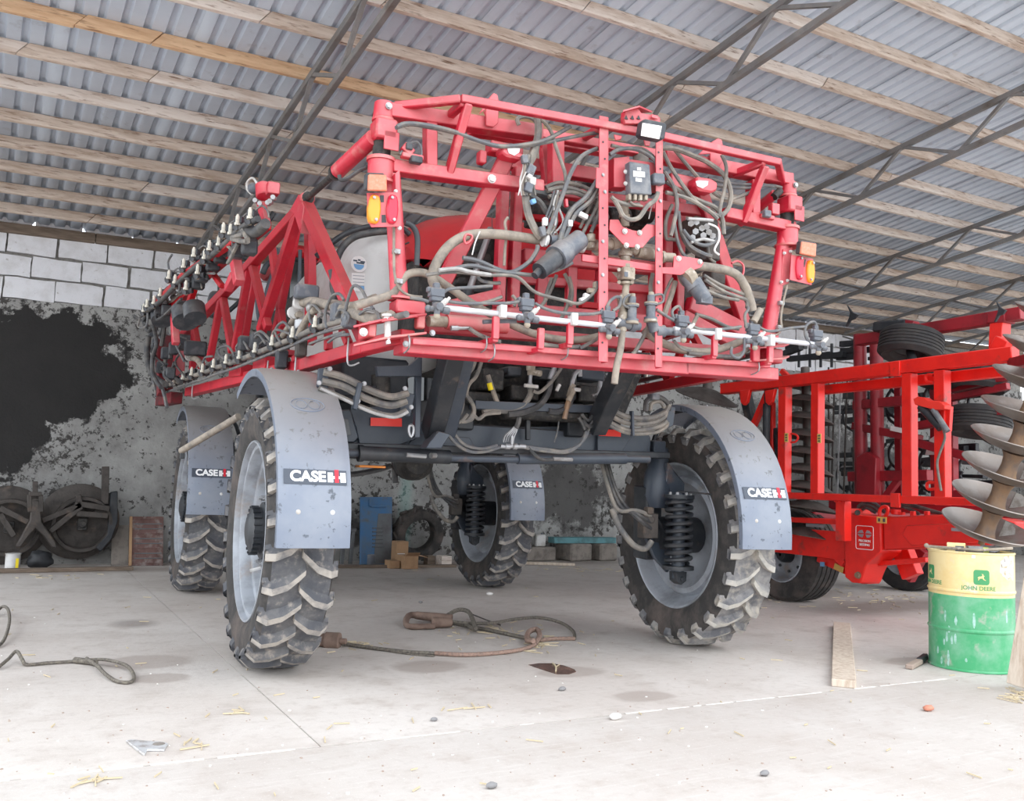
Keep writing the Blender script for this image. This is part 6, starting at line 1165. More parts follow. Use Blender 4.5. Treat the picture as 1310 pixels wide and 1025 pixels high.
# small wheels carried flat on the folded wings
def tyre_flat(c, R_, h, ax, m='rubber_dark'):
    k = G(); pr = [(R_*.5, -h*.5), (R_*.6, -h*.85), (R_*.85, -h), (R_*.95, -h*.8)]
    for i in range(6): x0 = -h*.7+i*h*.24; pr += [(R_, x0), (R_, x0+h*.18), (R_-.012, x0+h*.19), (R_-.012, x0+h*.23)]
    pr += [(R_*.95, h*.85), (R_*.85, h), (R_*.6, h*.85), (R_*.5, h*.5), (R_*.48, 0)]
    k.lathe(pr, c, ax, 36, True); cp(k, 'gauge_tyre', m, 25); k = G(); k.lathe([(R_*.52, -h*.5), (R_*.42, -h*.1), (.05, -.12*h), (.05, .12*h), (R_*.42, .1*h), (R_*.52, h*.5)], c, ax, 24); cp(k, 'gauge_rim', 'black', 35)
tyre_flat(xpl(1165, 442, 8.9), .34, .15, Vector((.25, 0, 1)))
for u, v, r_ in ((1250, 484, .36), (1252, 540, .36), (1205, 478, .3)): tyre_flat(xpl(u, v, 10.3), r_, .16, Vector((.15, 0, 1)))
g = G(); g.cyl(xpl(1165, 450, 8.9), xpl(1168, 466, 8.6), .05, n=12); cp(g, 'gauge_stub', 'black', 40)
g = G(); g.prism([xpl(u, v, 10.4) for u, v in ((1190, 562), (1196, 558), (1196, 582), (1184, 582))], (.02, 0, 0)); cp(g, 'marker_board', 'sticker', 0); g = G(); a, b = xpl(1140, 548, 10.1), xpl(1154, 551, 10.1); g.beam(a, b, .03, .06); cp(g, 'reflective_strip', 'sticker', 0)
# disc gang carried upright at the near end of the wing
gb = on_plane(1256, 694, (7.12, 4.66, 0), Vector((_f.x, _f.y, 0)).normalized()); GA = (_r0*.17+Vector((0, 0, 1))-Vector((_f.x, _f.y, 0)).normalized()*.38).normalized()
DG = bpy.data.objects.new('disc_gang', None); COL.objects.link(DG); DG.parent = CU; OFF[DG.name] = OFF[CU.name]
gx = GA.cross(Vector((_f.x, _f.y, 0))).normalized(); gy = GA.cross(gx)
g = G(); g.cyl(gb-GA*.02, gb+GA*2.3, .025, n=10); g.obj('gang_axle', 'rust', DG, 40)
dprof = [(.06, .02), (.14, .024), (.22, .045), (.30, .085), (.355, .122), (.36, .116), (.305, .076), (.225, .036), (.14, .014), (.06, .008)]
random.seed(12)
for k in range(9):
    c = gb+GA*(.035+k*.255)
    j = Matrix.Rotation(random.uniform(-.04, .04), 3, 'X')
    g = G(); g.lathe(dprof, c, j @ GA, 34); g.obj('disc', 'disc', DG, 40)
    g = G(); g.lathe([(.085, .03), (.068, .08), (.062, .14), (.068, .20), (.09, .248), (.03, .248), (.03, .03)], c, GA, 16); g.obj('spool', 'rust', DG, 40)
    for sgn, q in ((-1, .1),):
        a = gx*.9*sgn-gy*q; a.normalize()
        g = G(); g.prism([c+GA*.04+a*.12, c+GA*.08+a*.25, c+GA*.13+a*.235, c+GA*.17+a*.19, c+GA*.18+a*.13], GA.cross(a)*.006); g.obj('scraper', 'scraper', DG, 20)
for z_, t in ((2.5, 1.62), (1.26, .36)):
    g = G(); g.beam((7.9, 4.75, z_), gb+GA*t+Vector((.05, .05, 0)), .09, .09); g.obj('gang_hanger', 'tred_dark', DG, 20, .006)
# ================================================================== OIL DRUM and what lies on it
dc = gnd(1243, 853); RD_, HD = .302, .885
DR = wthing('oil_drum', 'yellow and green steel oil drum with scuffed paint on the right', 'drum', dc)
mg = mat('green_drum_paint', s2l(66, 162, 108), .45, c2=s2l(124, 178, 146), scale=5, lo=.4, hi=.66, c3=s2l(168, 172, 158), s3=9, lo3=.58, hi3=.72)
my_ = mat('cream_drum_paint', s2l(236, 214, 160), .45, c2=s2l(228, 196, 128), scale=3, c3=s2l(214, 206, 196), s3=6, lo3=.58, hi3=.7)
band = .555
g = G(); g.lathe([(.01, .012), (RD_-.012, .012), (RD_-.006, .0), (RD_+.006, .003), (RD_+.006, .012), (RD_, .02), (RD_, .285), (RD_+.008, .295), (RD_+.008, .305), (RD_, .315), (RD_, band)], dc, (0, 0, 1), 64); g.obj('drum_body', mg, DR, 35)
g = G(); g.lathe([(RD_, band), (RD_, .575), (RD_+.008, .585), (RD_+.008, .595), (RD_, .605), (RD_, HD-.015), (RD_+.006, HD-.01), (RD_+.007, HD), (RD_-.004, HD+.003), (RD_-.008, HD-.012)], dc, (0, 0, 1), 64); g.obj('drum_yellow_band', my_, DR, 35)
g = G(); g.lathe([(RD_-.006, HD-.014), (.02, HD-.014), (.0, HD-.014)], dc, (0, 0, 1), 40); g.obj('drum_lid', 'old' 'steel', DR, 35)
toc = Vector((-dc.x, -dc.y, 0)).normalized(); tang = Vector((0, 0, 1)).cross(toc)       # drum front; +tang runs to the right as seen from the yard
def dpt(a, z, lift=.002): return dc+toc*(RD_+lift)*math.cos(a)+tang*(RD_+lift)*math.sin(a)+Vector((0, 0, z))
def dpatch(name, pts, m, lift=.0015, parent=None, n=6):
    bm = bmesh.new(); f = bm.faces.new([bm.verts.new((a*RD_, z, 0)) for a, z in pts]); bmesh.ops.triangulate(bm, faces=[f])
    x = min(a for a, z in pts)*RD_+.012
    while x < max(a for a, z in pts)*RD_: bmesh.ops.bisect_plane(bm, geom=bm.verts[:]+bm.edges[:]+bm.faces[:], plane_co=(x, 0, 0), plane_no=(1, 0, 0)); x += .012
    bm.verts.ensure_lookup_table(); bm.verts.index_update(); g = G(); g.add([dpt(v.co.x/RD_, v.co.y, lift) for v in bm.verts], [tuple(v.index for v in f.verts) for f in bm.faces]); bm.free()
    g.obj(name, m, parent or DR, 30)
def drum_text(s_, size, m, a0, z0):
    t = text(s_, size, m, None, (0, 0, 0), (1, 0, 0), (0, 1, 0), 'drum_lettering', .0006, .0006)
    for v in t.data.vertices:
        x, y, z = v.co; v.co = dpt(a0+x/RD_, z0+y, .0012+z)-dc
    t.parent = DR
def deer(a0, z0, s, name):
    rr = []
    for cx, cz, q in ((.032, .032, 0), (-.032, .032, 90), (-.032, -.032, 180), (.032, -.032, 270)):
        for k in range(4): a = rad(q+30*k); rr.append((a0+s*(cx+.016*math.cos(a))/RD_, z0+s*(cz+.016*math.sin(a))))
    dpatch('emblem_field', rr, 'ink_green', .0012)
    y = [(-.036, -.004), (-.026, .010), (-.008, .012), (.004, .016), (.006, .030), (-.002, .038), (.014, .034), (.016, .022), (.028, .018), (.018, .010), (.022, -.012), (.038, -.022), (.036, -.026), (.014, -.018), (.008, -.006), (-.016, -.008), (-.026, -.026), (-.032, -.024), (-.026, -.008)]
    y = [(p[0]*.68, p[1]*.68-.002) for p in y]
    for seg in ((0, 1, 2, 15, 18), (2, 3, 9, 14, 15), (3, 4, 7, 8, 9), (4, 5, 6, 7), (9, 10, 13, 14), (10, 11, 12, 13), (15, 16, 17, 18)): dpatch('emblem_animal', [(a0+s*y[i][0]/RD_, z0+s*y[i][1]) for i in seg], my_, .0028)
deer(.24, .705, 1.15, 'a'); drum_text('JOHN DEERE', .042, 'ink_green', .18, .622)
deer(-1.16, .715, 1.1, 'b'); drum_text('JOHN DEERE', .042, 'ink_green', -1.12, .64)
random.seed(31); M['bare'] = mat('bare_drum_steel', s2l(226, 220, 216), .5, c2=s2l(176, 160, 132), scale=24, lo=.5, hi=.62); M['scuff'] = mat('pale_green_scuff', s2l(170, 205, 196), .5, c2=s2l(120, 180, 150), scale=30)
for a, z, h in ((-.62, .40, .09), (-.35, .37, .07), (.06, .39, .12), (-.52, .30, .06), (-.58, .24, .08), (-.45, .22, .07), (-.36, .24, .08), (-.66, .20, .05), (-.54, .10, .10), (-.55, .05, .05), (-.74, .06, .06), (-.86, .13, .06), (-.12, .09, .03), (.9, .42, .1)):
    dpatch('scuff_mark', [(a+.035*math.cos(2*math.pi*k/9)*random.uniform(.7, 1.2), z+h/2*math.sin(2*math.pi*k/9)*random.uniform(.8, 1.1)) for k in range(9)], 'scuff', .0008)
dpatch('label_scrap', [(.02, .845), (.10, .845), (.11, .865), (.03, .87)], 'sticker', .001); dpatch('bare_patch', [(.80, .72), (.95, .69), (1.1, .71), (1.22, .68), (1.25, .8), (1.22, .865), (1.0, .87), (.85, .865), (.9, .82), (.72, .83), (.78, .79), (.7, .75)], 'bare', .0008)
ztop = HD-.014
def on_drum(u, v, z=None): return gnd(u, v, (z or ztop))
# things on the lid
top_c = dc+Vector((0, 0, ztop))
def lid(a, b): return top_c+tang*a+toc*b
BX = wthing('small_box', 'small pale yellow box with a grey label lying on the drum lid', 'box', lid(-.10, .12)); g = G(); R3 = Matrix((( tang.x, toc.x, 0), (tang.y, toc.y, 0), (0, 0, 1))); g.box(lid(-.10, .12)+Vector((0, 0, .0375)), (.13, .07, .072), R3); g.obj('carton', my_, BX, 0, .004); g = G(); g.box(lid(-.075, .156)+Vector((0, 0, .030)), (.06, .002, .045), R3); g.obj('label', 'greypanel', BX, 0)
BT = wthing('marker_bottle', 'grey bottle with a lime cap lying on the drum lid', 'bottle', lid(.0, .14)); g = G(); g.cyl(lid(-.02, .15)+Vector((0, 0, .03)), lid(.08, .12)+Vector((0, 0, .03)), .028, n=14); g.obj('bottle_body', 'plastic', BT, 40)
ml_ = mat('lime_cap', s2l(190, 210, 90), .5); g = G(); g.cyl(lid(.08, .12)+Vector((0, 0, .03)), lid(.12, .108)+Vector((0, 0, .03)), .02, n=12); g.obj('cap', ml_, BT, 40)
WR = wthing('tyre_iron', 'grey steel tyre iron resting across the rim of the drum', 'tool', lid(0, .25)); g = G(); g.tube([lid(-.31, .10)+Vector((0, 0, .036)), lid(-.28, .12)+Vector((0, 0, .034)), lid(.0, .25)+Vector((0, 0, .033)), lid(.06, .27)+Vector((0, 0, .035)), lid(.12, .24)+Vector((0, 0, .04)), lid(.28, .12)+Vector((0, 0, .055))], .012, 8, 4); g.ball(lid(-.31, .10)+Vector((0, 0, .04)), .018, 8, 6); g.obj('bar', 'fitting', WR, 40)
RG = wthing('grey_rag', 'crumpled grey rag lying on the drum lid behind the tyre iron', 'rag', lid(.10, .0)); g = G(); vs = []; 
for i in range(9):
    for k in range(9): x, y = (i-4)*.035, (k-4)*.03; vs.append(lid(.06+x, -.08+y)+Vector((0, 0, .012+max(0, .04*noise.noise(Vector((x*14, y*14, 3)))+.02))))
g.add(vs, [(i*9+k, i*9+k+1, i*9+k+10, i*9+k+9) for i in range(8) for k in range(8)]); o = g.obj('cloth', 'plastic', RG, 60); s_ = o.modifiers.new('thick', 'SOLIDIFY'); s_.thickness = .006
# ================================================================== FLOOR ITEMS
a, b, c = gnd(1064, 880), gnd(1095, 880), gnd(1077, 803)
BM = wthing('floor_plank', 'thick raw timber plank lying flat on the concrete left of the drum', 'plank', (a+b)/2)
d = (c-(a+b)/2).normalized(); n_ = Vector((-d.y, d.x, 0)); L = (c-(a+b)/2).length; g = G(); g.beam((a+b)/2+Vector((0, 0, .026)), (a+b)/2+d*L+Vector((0, 0, .026)), .155, .05); g.obj('timber', 'plank', BM, 0, .004)
p0, p1 = gnd(1289, 880), gnd(1318, 886)
LP = wthing('leaning_board', 'pale wide board leaning up beside the drum at the right edge', 'board', p0)
dr = Vector((_f.x, _f.y, 0)).normalized(); base = p0; side = (p1-p0).normalized(); upv = (Vector((0, 0, 1))+dr*.22+side*.30).normalized()
wv = (side-upv*side.dot(upv)).normalized(); g = G(); nb = wv.cross(upv)*.02
q = [base, base+wv*.28, base+wv*.28+upv*1.1, base+upv*1.05]; zmin = min((v-nb).z for v in q+[base]); q = [v+Vector((0, 0, .001)) for v in q]; g.prism(q, nb*2); o = g.obj('board', 'plank', LP, 0, .004)
lo = min(v.co.z for v in o.data.vertices)
for v in o.data.vertices: v.co.z -= lo
def floor_rope(name, label, pts, r, m, cat='rope', strands=True, frays=0, z=None):
    P_ = [gnd(u, v)+Vector((0, 0, r+.002+(zz if z else 0))) for (u, v), zz in zip(pts, z or [0]*len(pts))]
    T_ = wthing(name, label, cat, (P_[0].x, P_[0].y, 0)); g = G(); g.tube(P_, r, 8, 8); g.obj('rope_core', m, T_, 50)
    # twisted outer strand
    fine = []; N_ = len(P_)
    for i in range(N_-1):
        for k in range(24): fine.append(P_[i].lerp(P_[i+1], k/24))
    return T_, P_
WRp, PP = floor_rope('steel_rope', 'long steel towing rope with rusty hook and looped end on the floor between the wheels', [(437, 826), (470, 831), (520, 837), (560, 839)], .014, 'rope')
def rp(pts, r, m, name, z=None, sub=8): g = G(); g.tube([gnd(u, v)+Vector((0, 0, r+.002+(z[i] if z else 0))) for i, (u, v) in enumerate(pts)], r, 8, sub); return g.obj(name, m, WRp, 50)
rp([(556, 839), (590, 841), (620, 840), (650, 837), (672, 833), (684, 828)], .016, 'rope_rust', 'rusty_length'); rp([(684, 828), (690, 822), (686, 817), (676, 819), (674, 826), (682, 829)], .022, 'rope_rust', 'rope_eye', [0, .03, .05, .04, .02, .03])
rp([(676, 820), (640, 812), (610, 806), (585, 801), (570, 798)], .016, 'rope', 'rope_length'); rp([(690, 822), (712, 820), (735, 820)], .016, 'rope_rust', 'rusty_length'); rp([(735, 820), (733, 812), (718, 804), (690, 800), (660, 802), (630, 804), (600, 803), (575, 802)], .015, 'rope', 'rope_length', [0, .01, .03, .05, .05, .03, .02, .03])
rp([(570, 796), (585, 795), (598, 797), (604, 803), (608, 812), (598, 803)], .02, 'rope', 'rope_splice', [.03, .08, .08, .05, .02, .0]); rp([(602, 795), (620, 798), (640, 804)], .006, 'oldsteel', 'loose_wire', [.06, .03, .02]); rp([(437, 827), (460, 829), (520, 838), (556, 841)], .006, 'rope', 'loose_strand')
hk = [gnd(u, v)+Vector((0, 0, z)) for u, v, z in ((578, 800, .05), (560, 799, .06), (540, 797, .06), (524, 796, .06), (519, 802, .04), (524, 806, .03), (545, 806, .03), (556, 806, .03))]
g = G(); g.tube(hk, lambda t: .045-.028*t if t < .35 else .032-.008*t, 10, 5); g.obj('hook', 'socket', WRp, 50)
g = G(); g.cyl(gnd(552, 804)+Vector((0, 0, .05)), gnd(578, 804)+Vector((0, 0, .05)), .048, .04, 12); g.obj('hook_shank', 'socket', WRp, 40, .006)
CPt = [gnd(402, 827)+Vector((0, 0, .05)), gnd(436, 829)+Vector((0, 0, .05))]
g = G(); g.cyl(CPt[0], CPt[0].lerp(CPt[1], .45), .05, n=14); g.cyl(CPt[0].lerp(CPt[1], .4), CPt[0].lerp(CPt[1], .95), .062, n=14); g.cyl(CPt[0].lerp(CPt[1], .95), CPt[1]+(CPt[1]-CPt[0])*.2, .022, n=10); g.obj('rope_socket', 'socket', WRp, 40, .004)
R2, _ = floor_rope('frayed_rope', 'thin frayed grey rope with a looped end on the left floor', [(-4, 858), (10, 850), (20, 846), (28, 851), (34, 853), (60, 851), (92, 849), (112, 851), (135, 853), (158, 857), (168, 863), (171, 871), (164, 876), (148, 874), (134, 867), (124, 859), (110, 852)], .011, 'rope', 'rope', z=[0, .02, .05, .02, 0, 0, 0, .02, .03, .02, .01, 0, 0, 0, .01, .02, .035])
g = G(); P_ = [gnd(u, v)+Vector((0, 0, .022)) for u, v in ((95, 849), (104, 850), (114, 851), (122, 853))]; g.tube(P_, .02, 8, 4); g.obj('rope_splice', 'rope', R2, 50)
R3_, _ = floor_rope('wire_loop', 'curled end of wire rope lying at the left frame edge', [(-8, 790), (2, 786), (9, 795), (11, 808), (6, 822), (-2, 829), (-9, 830)], .012, 'rope', 'rope', z=[0, .05, .08, .06, .02, 0, 0])
P_ = [gnd(u, v) for u, v in ((161, 950), (170, 949), (190, 951), (207, 952), (215, 954), (210, 962), (188, 962), (185, 968), (181, 966), (171, 958))]
PT = wthing('steel_plate_scrap', 'small scratched flat steel plate with a slot lying on the front floor', 'metal plate', P_[0])
g = G(); g.prism([p+Vector((0, 0, .006)) for p in P_], (0, 0, .01)); g.obj('plate_body', 'plate', PT, 0, .002); cc = gnd(203, 955); g = G(); g.lathe([(.028, .0116), (.0, .0118)], cc, (0, 0, 1), 14); g.obj('plate_slot', 'concrete2', PT, 0)
# oil puddle in a hollow of the slab
pu = [gnd(u, v) for u, v in ((676, 851), (690, 849), (706, 849), (722, 852), (735, 857), (737, 860), (728, 863), (712, 863), (696, 858), (684, 854))]
PU = wthing('oil_puddle', 'small dark oily puddle in a hollow of the front floor', 'puddle', gnd(708, 856))
mp_ = mat('brown_oil', s2l(86, 62, 54), .12, c2=s2l(130, 96, 84), scale=14); g = G(); g.prism([p+Vector((0, 0, .0015)) for p in pu], (0, 0, .002)); g.obj('oil_film', mp_, PU, 0)
g = G(); g.tube([gnd(u, v)+Vector((0, 0, .008)) for u, v in ((707, 850), (711, 854), (711, 860))], .006, 5, 3); g.tube([gnd(711, 855)+Vector((0, 0, .008)), gnd(716, 852)+Vector((0, 0, .01))], .004, 5, 1); g.obj('floating_twig', 'straw', PU, 40)
PBs = wthing('paint_brush', 'worn dark paint brush with stiff bristles lying left of the drum', 'brush', gnd(1184, 848)); g = G(); g.beam(gnd(1176, 851)+Vector((0, 0, .03)), gnd(1184, 846)+Vector((0, 0, .035)), .045, .05); g.obj('brush_handle', 'sack', PBs, 0, .008); g = G(); g.beam(gnd(1163, 857)+Vector((0, 0, .02)), gnd(1176, 851)+Vector((0, 0, .028)), .055, .035); g.obj('bristles', 'straw2', PBs, 0, .006)
# pebbles and chips that can be picked out
random.seed(17)
for nm, lab, cat, u, v, r, m in (('pebble', 'grey pebble on the front concrete below the sprayer', 'stone', 629, 1009, .022, 'stone'), ('pebble', 'grey pebble on the pale floor left of centre, above the lower one', 'stone', 555, 923, .017, 'stone'), ('brick_chip', 'pink brick chip lying on the floor below the floor plank', 'stone', 938, 908, .0, 'chipred'), ('mortar_chip', 'pale mortar chip near the broken joint in front', 'stone', 787, 921, .03, 'chipwhite'), ('brick_chip', 'pink brick chip on the apron in front of the drum', 'stone', 1188, 910, .03, 'chipred'), ('mortar_chip', 'white chip on the floor between the rear wheels, behind the hook', 'stone', 626, 762, .035, 'chipwhite'), ('pebble', 'dark pebble on the floor under the sprayer, left of the white chip', 'stone', 538, 772, .02, 'stone'), ('pebble', 'small dark stone lying just below the oil puddle', 'stone', 719, 884, .022, 'stone'), ('pebble', 'small grey stone in the right foreground', 'stone', 978, 993, .02, 'stone')):
    if not r: continue
    p = gnd(u, v); g = G(); g.ball((0, 0, 0), r, 8, 5, (1.3, .9, .6)); g.v = [tuple(Vector(q)*(1+.25*noise.noise(Vector(q)*60+Vector((u, v, 0))))) for q in g.v]; zz = min(q[2] for q in g.v); g.v = [(x, y, z-zz) for x, y, z in g.v]; o = g.obj(nm, m, None, 60); o.location = p; tag(o, lab, cat)
# straw and grit nobody could count
g = G()
def sprig(u, v, l, w):
    p = gnd(u, v); a = random.uniform(0, math.pi); d = Vector((math.cos(a), math.sin(a), 0)); g.beam(p-d*l/2+Vector((0, 0, .006)), p+d*l/2+Vector((0, 0, .008)), w, .006)
for k in range(120): sprig(random.uniform(0, 1310), 730+290*random.random()**1.3, random.uniform(.02, .09), random.uniform(.003, .006))
for cx, cy, n, sx, sy in ((1130, 765, 60, 60, 14), (1298, 892, 18, 12, 8), (120, 1002, 7, 12, 8), (690, 826, 26, 16, 8), (620, 808, 30, 60, 8), (470, 826, 12, 30, 4), (745, 728, 26, 50, 4), (60, 738, 16, 60, 4), (1050, 755, 30, 40, 12), (1240, 775, 40, 60, 14), (250, 952, 6, 10, 6), (305, 913, 5, 12, 3), (620, 907, 5, 40, 3)):
    for k in range(n): sprig(random.gauss(cx, sx*.6), max(716, random.gauss(cy, sy*.6)), random.uniform(.03, .14), random.uniform(.004, .008))
o = g.obj('straw_litter', 'straw', None, 0, 0, 'stuff'); o['label'] = 'dry straw and chaff scattered over the concrete'
g = G()
for k in range(300):
    p = gnd(random.uniform(0, 1310), 722+300*random.random()**.9); s_ = random.uniform(.002, .006); g.box(p+Vector((0, 0, s_*.4)), (s_*random.uniform(1, 2.4), s_*1.4, s_*.8), Matrix.Rotation(random.uniform(0, 3), 3, 'Z'))
o = g.obj('grit', 'straw2', None, 0, 0, 'stuff'); o['label'] = 'dark grit and crumbs scattered over the concrete'
g = G()
for k in range(80):
    p = gnd(random.uniform(0, 1310), 780+240*random.random()); s_ = random.uniform(.003, .007); g.box(p+Vector((0, 0, s_*.4)), (s_*random.uniform(1, 2.4), s_*1.4, s_*.8), Matrix.Rotation(random.uniform(0, 3), 3, 'Z'))
o = g.obj('white_grit', 'chipwhite', None, 0, 0, 'stuff'); o['label'] = 'white mortar crumbs scattered over the front concrete'
# ================================================================== ALONG THE BACK WALL
YB = 13.25
def wb(u, v, y=YB): return wallp(u, v, y)
OP = wthing('old_seeder_section', 'dark rusty old seeder section with two big discs and forked coulter by the left wall', 'implement', (wb(70, 715).x, YB, 0))
def disc_w(u, v, R_, y, m='oldsteel', tilt=.12):
    c = wb(u, v, y); c.z = max(c.z, R_*.99+.01); g = G(); g.lathe([(.03, .0), (R_*.5, -.02), (R_*.9, .0), (R_, .03), (R_, .05), (R_*.9, .02), (R_*.5, 0), (.03, .02)], c, (random.uniform(-.05, .05), 1, tilt), 36); g.obj('coulter_disc', m, OP, 40); return c
random.seed(4)
c1 = disc_w(101, 668, .50, YB+.1); c0 = disc_w(8, 672, .50, YB+.12)
for c in (c1, c0):
    c = c+Vector((.03, -.12, -.02)); g = G(); g.lathe([(.33, .06), (.36, .06), (.37, -.02), (.36, -.05), (.32, -.05), (.31, .02), (.33, .06)], c, (0, 1, .1), 32); g.obj('gauge_ring', 'oldsteel', OP, 40); g = G(); g.box(c, (.12, .06, .16)); g.cyl(c+Vector((0, -.05, .0)), c+Vector((0, .1, 0)), .05, n=12); g.obj('disc_hub', 'grime', OP, 30, .01)
def wbeam(name, a, b, w, h, y=YB-.12, y2=None, m='oldsteel', parent=OP): g = G(); g.beam(wb(*a, y), wb(*b, y2 or y), w, h, (0, 1, 0)); return g.obj(name, m, parent, 20, .006)
g = G(); q0 = wb(45, 690, YB-.2); q = [wb(u, v, YB-.2) for u, v in ((40, 640), (50, 640), (53, 668), (70, 692), (73, 701), (66, 700), (54, 684), (45, 676), (36, 686), (26, 700), (20, 699), (25, 690), (38, 666))]; g.prism(q, (0, .16, 0)); g.obj('forked_coulter', 'oldsteel', OP, 20, .012)
for u in (37.5, 52): wbeam('yoke_cheek', (u, 633), (u+.5, 655), .05, .12, YB-.22)
wbeam('yoke_top', (37, 632), (53, 632), .05, .14, YB-.22); wbeam('yoke_bar', (38, 640), (52, 640), .04, .1, YB-.22); wbeam('peak', (45, 616), (45, 632), .06, .06, YB-.22)
for a, b in (((54, 666), (104, 646)), ((64, 680), (104, 648)), ((36, 668), (0, 650)), ((18, 686), (0, 658)), ((98, 657), (138, 660)), ((96, 644), (140, 651)), ((100, 633), (102, 648))): wbeam('strut', a, b, .07, .06)
wbeam('upright_bar', (135, 597), (134, 645), .09, .05, YB-.05); g = G(); g.prism([wb(u, v, YB-.02) for u, v in ((141, 630), (150, 628), (150, 668), (142, 690), (128, 706), (122, 700), (137, 684))], (0, .1, 0)); g.obj('side_plate', 'black', OP, 20, .01)
g = G(); g.prism([wb(u, v, YB+.02) for u, v in ((122, 652), (140, 630), (142, 660), (110, 664))], (0, .06, 0)); g.obj('side_cover', 'oldsteel', OP, 20, .01)
pc = Vector((wallp(17, 712, 12.85).x, 12.85, 0)); CN = wthing('paint_can', 'small white paint can with a yellow label by the left wall', 'can', pc); g = G(); g.lathe([(.0, 0), (.085, 0), (.088, .01), (.085, .02), (.085, .19), (.09, .195), (.09, .205), (.08, .205), (.0, .198)], pc, (0, 0, 1), 24); g.obj('can_body', 'white', CN, 40); g = G(); g.box(pc+Vector((.035, -.077, .09)), (.05, .006, .12)); g.obj('can_label', 'yellowb', CN, 0); g = G(); g.tube([pc+Vector((-.088, 0, .17)), pc+Vector((-.05, -.02, .26)), pc+Vector((.05, -.02, .26)), pc+Vector((.088, 0, .17))], .004, 5, 4); g.obj('can_handle', 'oldsteel', CN, 40)
def lump(name, label, cat, u, v, s, m, seed, parts=None):
    p = gnd(u, v) if v > 718.5 else Vector((wallp(u, v, 12.85).x+.03, 12.85, 0)); g = G(); g.ball((0, 0, 0), 1, 14, 10); g.v = [tuple(Vector((x*s[0], y*s[1], z*s[2]))*(1+.35*noise.noise(Vector((x*2+seed, y*2, z*2))))) for x, y, z in g.v]; zz = min(q[2] for q in g.v); g.v = [(x, y, max(0, z-zz-.01)) for x, y, z in g.v]; o = g.obj(name, m, None, 60); o.location = p; return tag(o, label, cat)
lump('black_bag', 'crumpled black bag on the floor beside the white paint can', 'bag', 48, 718, (.15, .11, .11), 'sack', 2)
fp = gnd(0, 724); fq = gnd(150, 717); CB = wthing('edge_board', 'long thin weathered board lying along the foot of the left wall', 'board', fp); g = G(); a, b = Vector((-1.2, 12.45, .025)), Vector((1.85, 12.66, .025)); g.beam(a, b, .14, .045); g.obj('board', 'wood_dark', CB, 0, .004)
def lean(name, label, cat, uv, y0, y1, th, m):      # sheet leaning on the wall: bottom edge at y0 and top edge at y1
    b0_, b1_ = wb(uv[0], uv[3], y0), wb(uv[2], uv[3], y0); t0, t1 = wb(uv[0], uv[1], y1), wb(uv[2], uv[1], y1); z0 = 0.0; b0_.z = b1_.z = .003
    o = wthing(name, label, cat, (b0_.x, y0, 0)); g = G(); g.prism([b0_, b1_, t1, t0], (0, th, 0)); q = g.obj('sheet', m, o, 0, .003); return o, b0_, b1_, t0, t1
lean('grey_slab', 'flat grey slab leaning on the wall right of the old seeder', 'slab', (143, 672, 165, 708), 13.3, 13.5, .04, 'concrete2')
o, b0_, b1_, t0, t1 = lean('rusty_radiator', 'rusty ribbed metal panel leaning on the wall behind the front left wheel', 'metal panel', (167, 661, 209, 708), 13.2, 13.42, .05, 'oldrust')
for k in range(10):
    t = (k+.5)/10; g = G(); g.beam(b0_.lerp(t0, t)+Vector((.05, -.03, 0)), b1_.lerp(t1, t)+Vector((-.02, -.03, 0)), .014, .02, (0, 1, 0)); g.obj('rib', 'greypanel' if k % 3 else 'oldrust', o, 0)
g = G(); g.beam(b0_+Vector((0, -.035, 0)), t0+Vector((0, -.035, 0)), .035, .03, (0, 1, 0)); g.obj('edge_strip', 'card', o, 0)
# under the sprayer
o, b0_, b1_, t0, t1 = lean('blue_cabinet_door', 'blue steel cabinet door with louvres leaning on the wall under the sprayer', 'door panel', (461, 636, 501, 711), 12.9, 13.3, .05, 'bluepaint')
def dq(a, c): return (b0_.lerp(t0, c)).lerp(b1_.lerp(t1, c), a)+Vector((0, -.042, 0))
for k in range(6): g = G(); g.beam(dq(.36, .26+k*.055), dq(.68, .26+k*.055), .014, .02, (0, 1, 0)); g.obj('louvre', 'greypanel', o, 0)
g = G(); g.beam(dq(.3, .86), dq(.78, .86), .03, .03, (0, 1, 0)); g.beam(dq(.27, .86), dq(.27, .97), .03, .03, (0, 1, 0)); g.obj('pull_handle', 'bluepaint', o, 0, .004); g = G(); g.prism([dq(.4, .02)+Vector((0, .014, 0)), dq(.98, .02)+Vector((0, .014, 0)), dq(.98, .75)+Vector((0, .014, 0)), dq(.55, .75)+Vector((0, .014, 0))], (0, .004, 0)); g.obj('dusty_patch', 'greypanel', o, 0)
TR = wthing('steel_trestle', 'low grey steel trestle standing left of the blue cabinet door', 'trestle', Vector((wallp(447, 700, 13.1).x, 13.1, 0))); zt = .48
for u, v in ((438, 716), (449, 712)): p = Vector((wallp(u, 700, 13.1).x, 13.1, 0)); g = G(); g.beam(p, Vector((p.x+.02, p.y, zt)), .05, .05); g.obj('leg', 'greypanel', TR, 0, .004)
pa, pb = wallp(437, 700, 13.1), wallp(451, 700, 13.1); g = G(); g.beam((pa.x-.1, pa.y, zt+.02), (pb.x+.04, pb.y, zt+.02), .06, .05); g.obj('top_bar', 'greypanel', TR, 0, .004)
jar = Vector((wallp(475, 712, 12.6).x, 12.6, 0)); JR = wthing('glass_jar', 'small grey metal tumbler standing before the blue cabinet door', 'jar', jar); g = G(); g.lathe([(0, 0), (.055, 0), (.06, .01), (.06, .17), (.05, .18), (.0, .18)], jar, (0, 0, 1), 20); g.obj('tumbler', 'plastic', JR, 40)
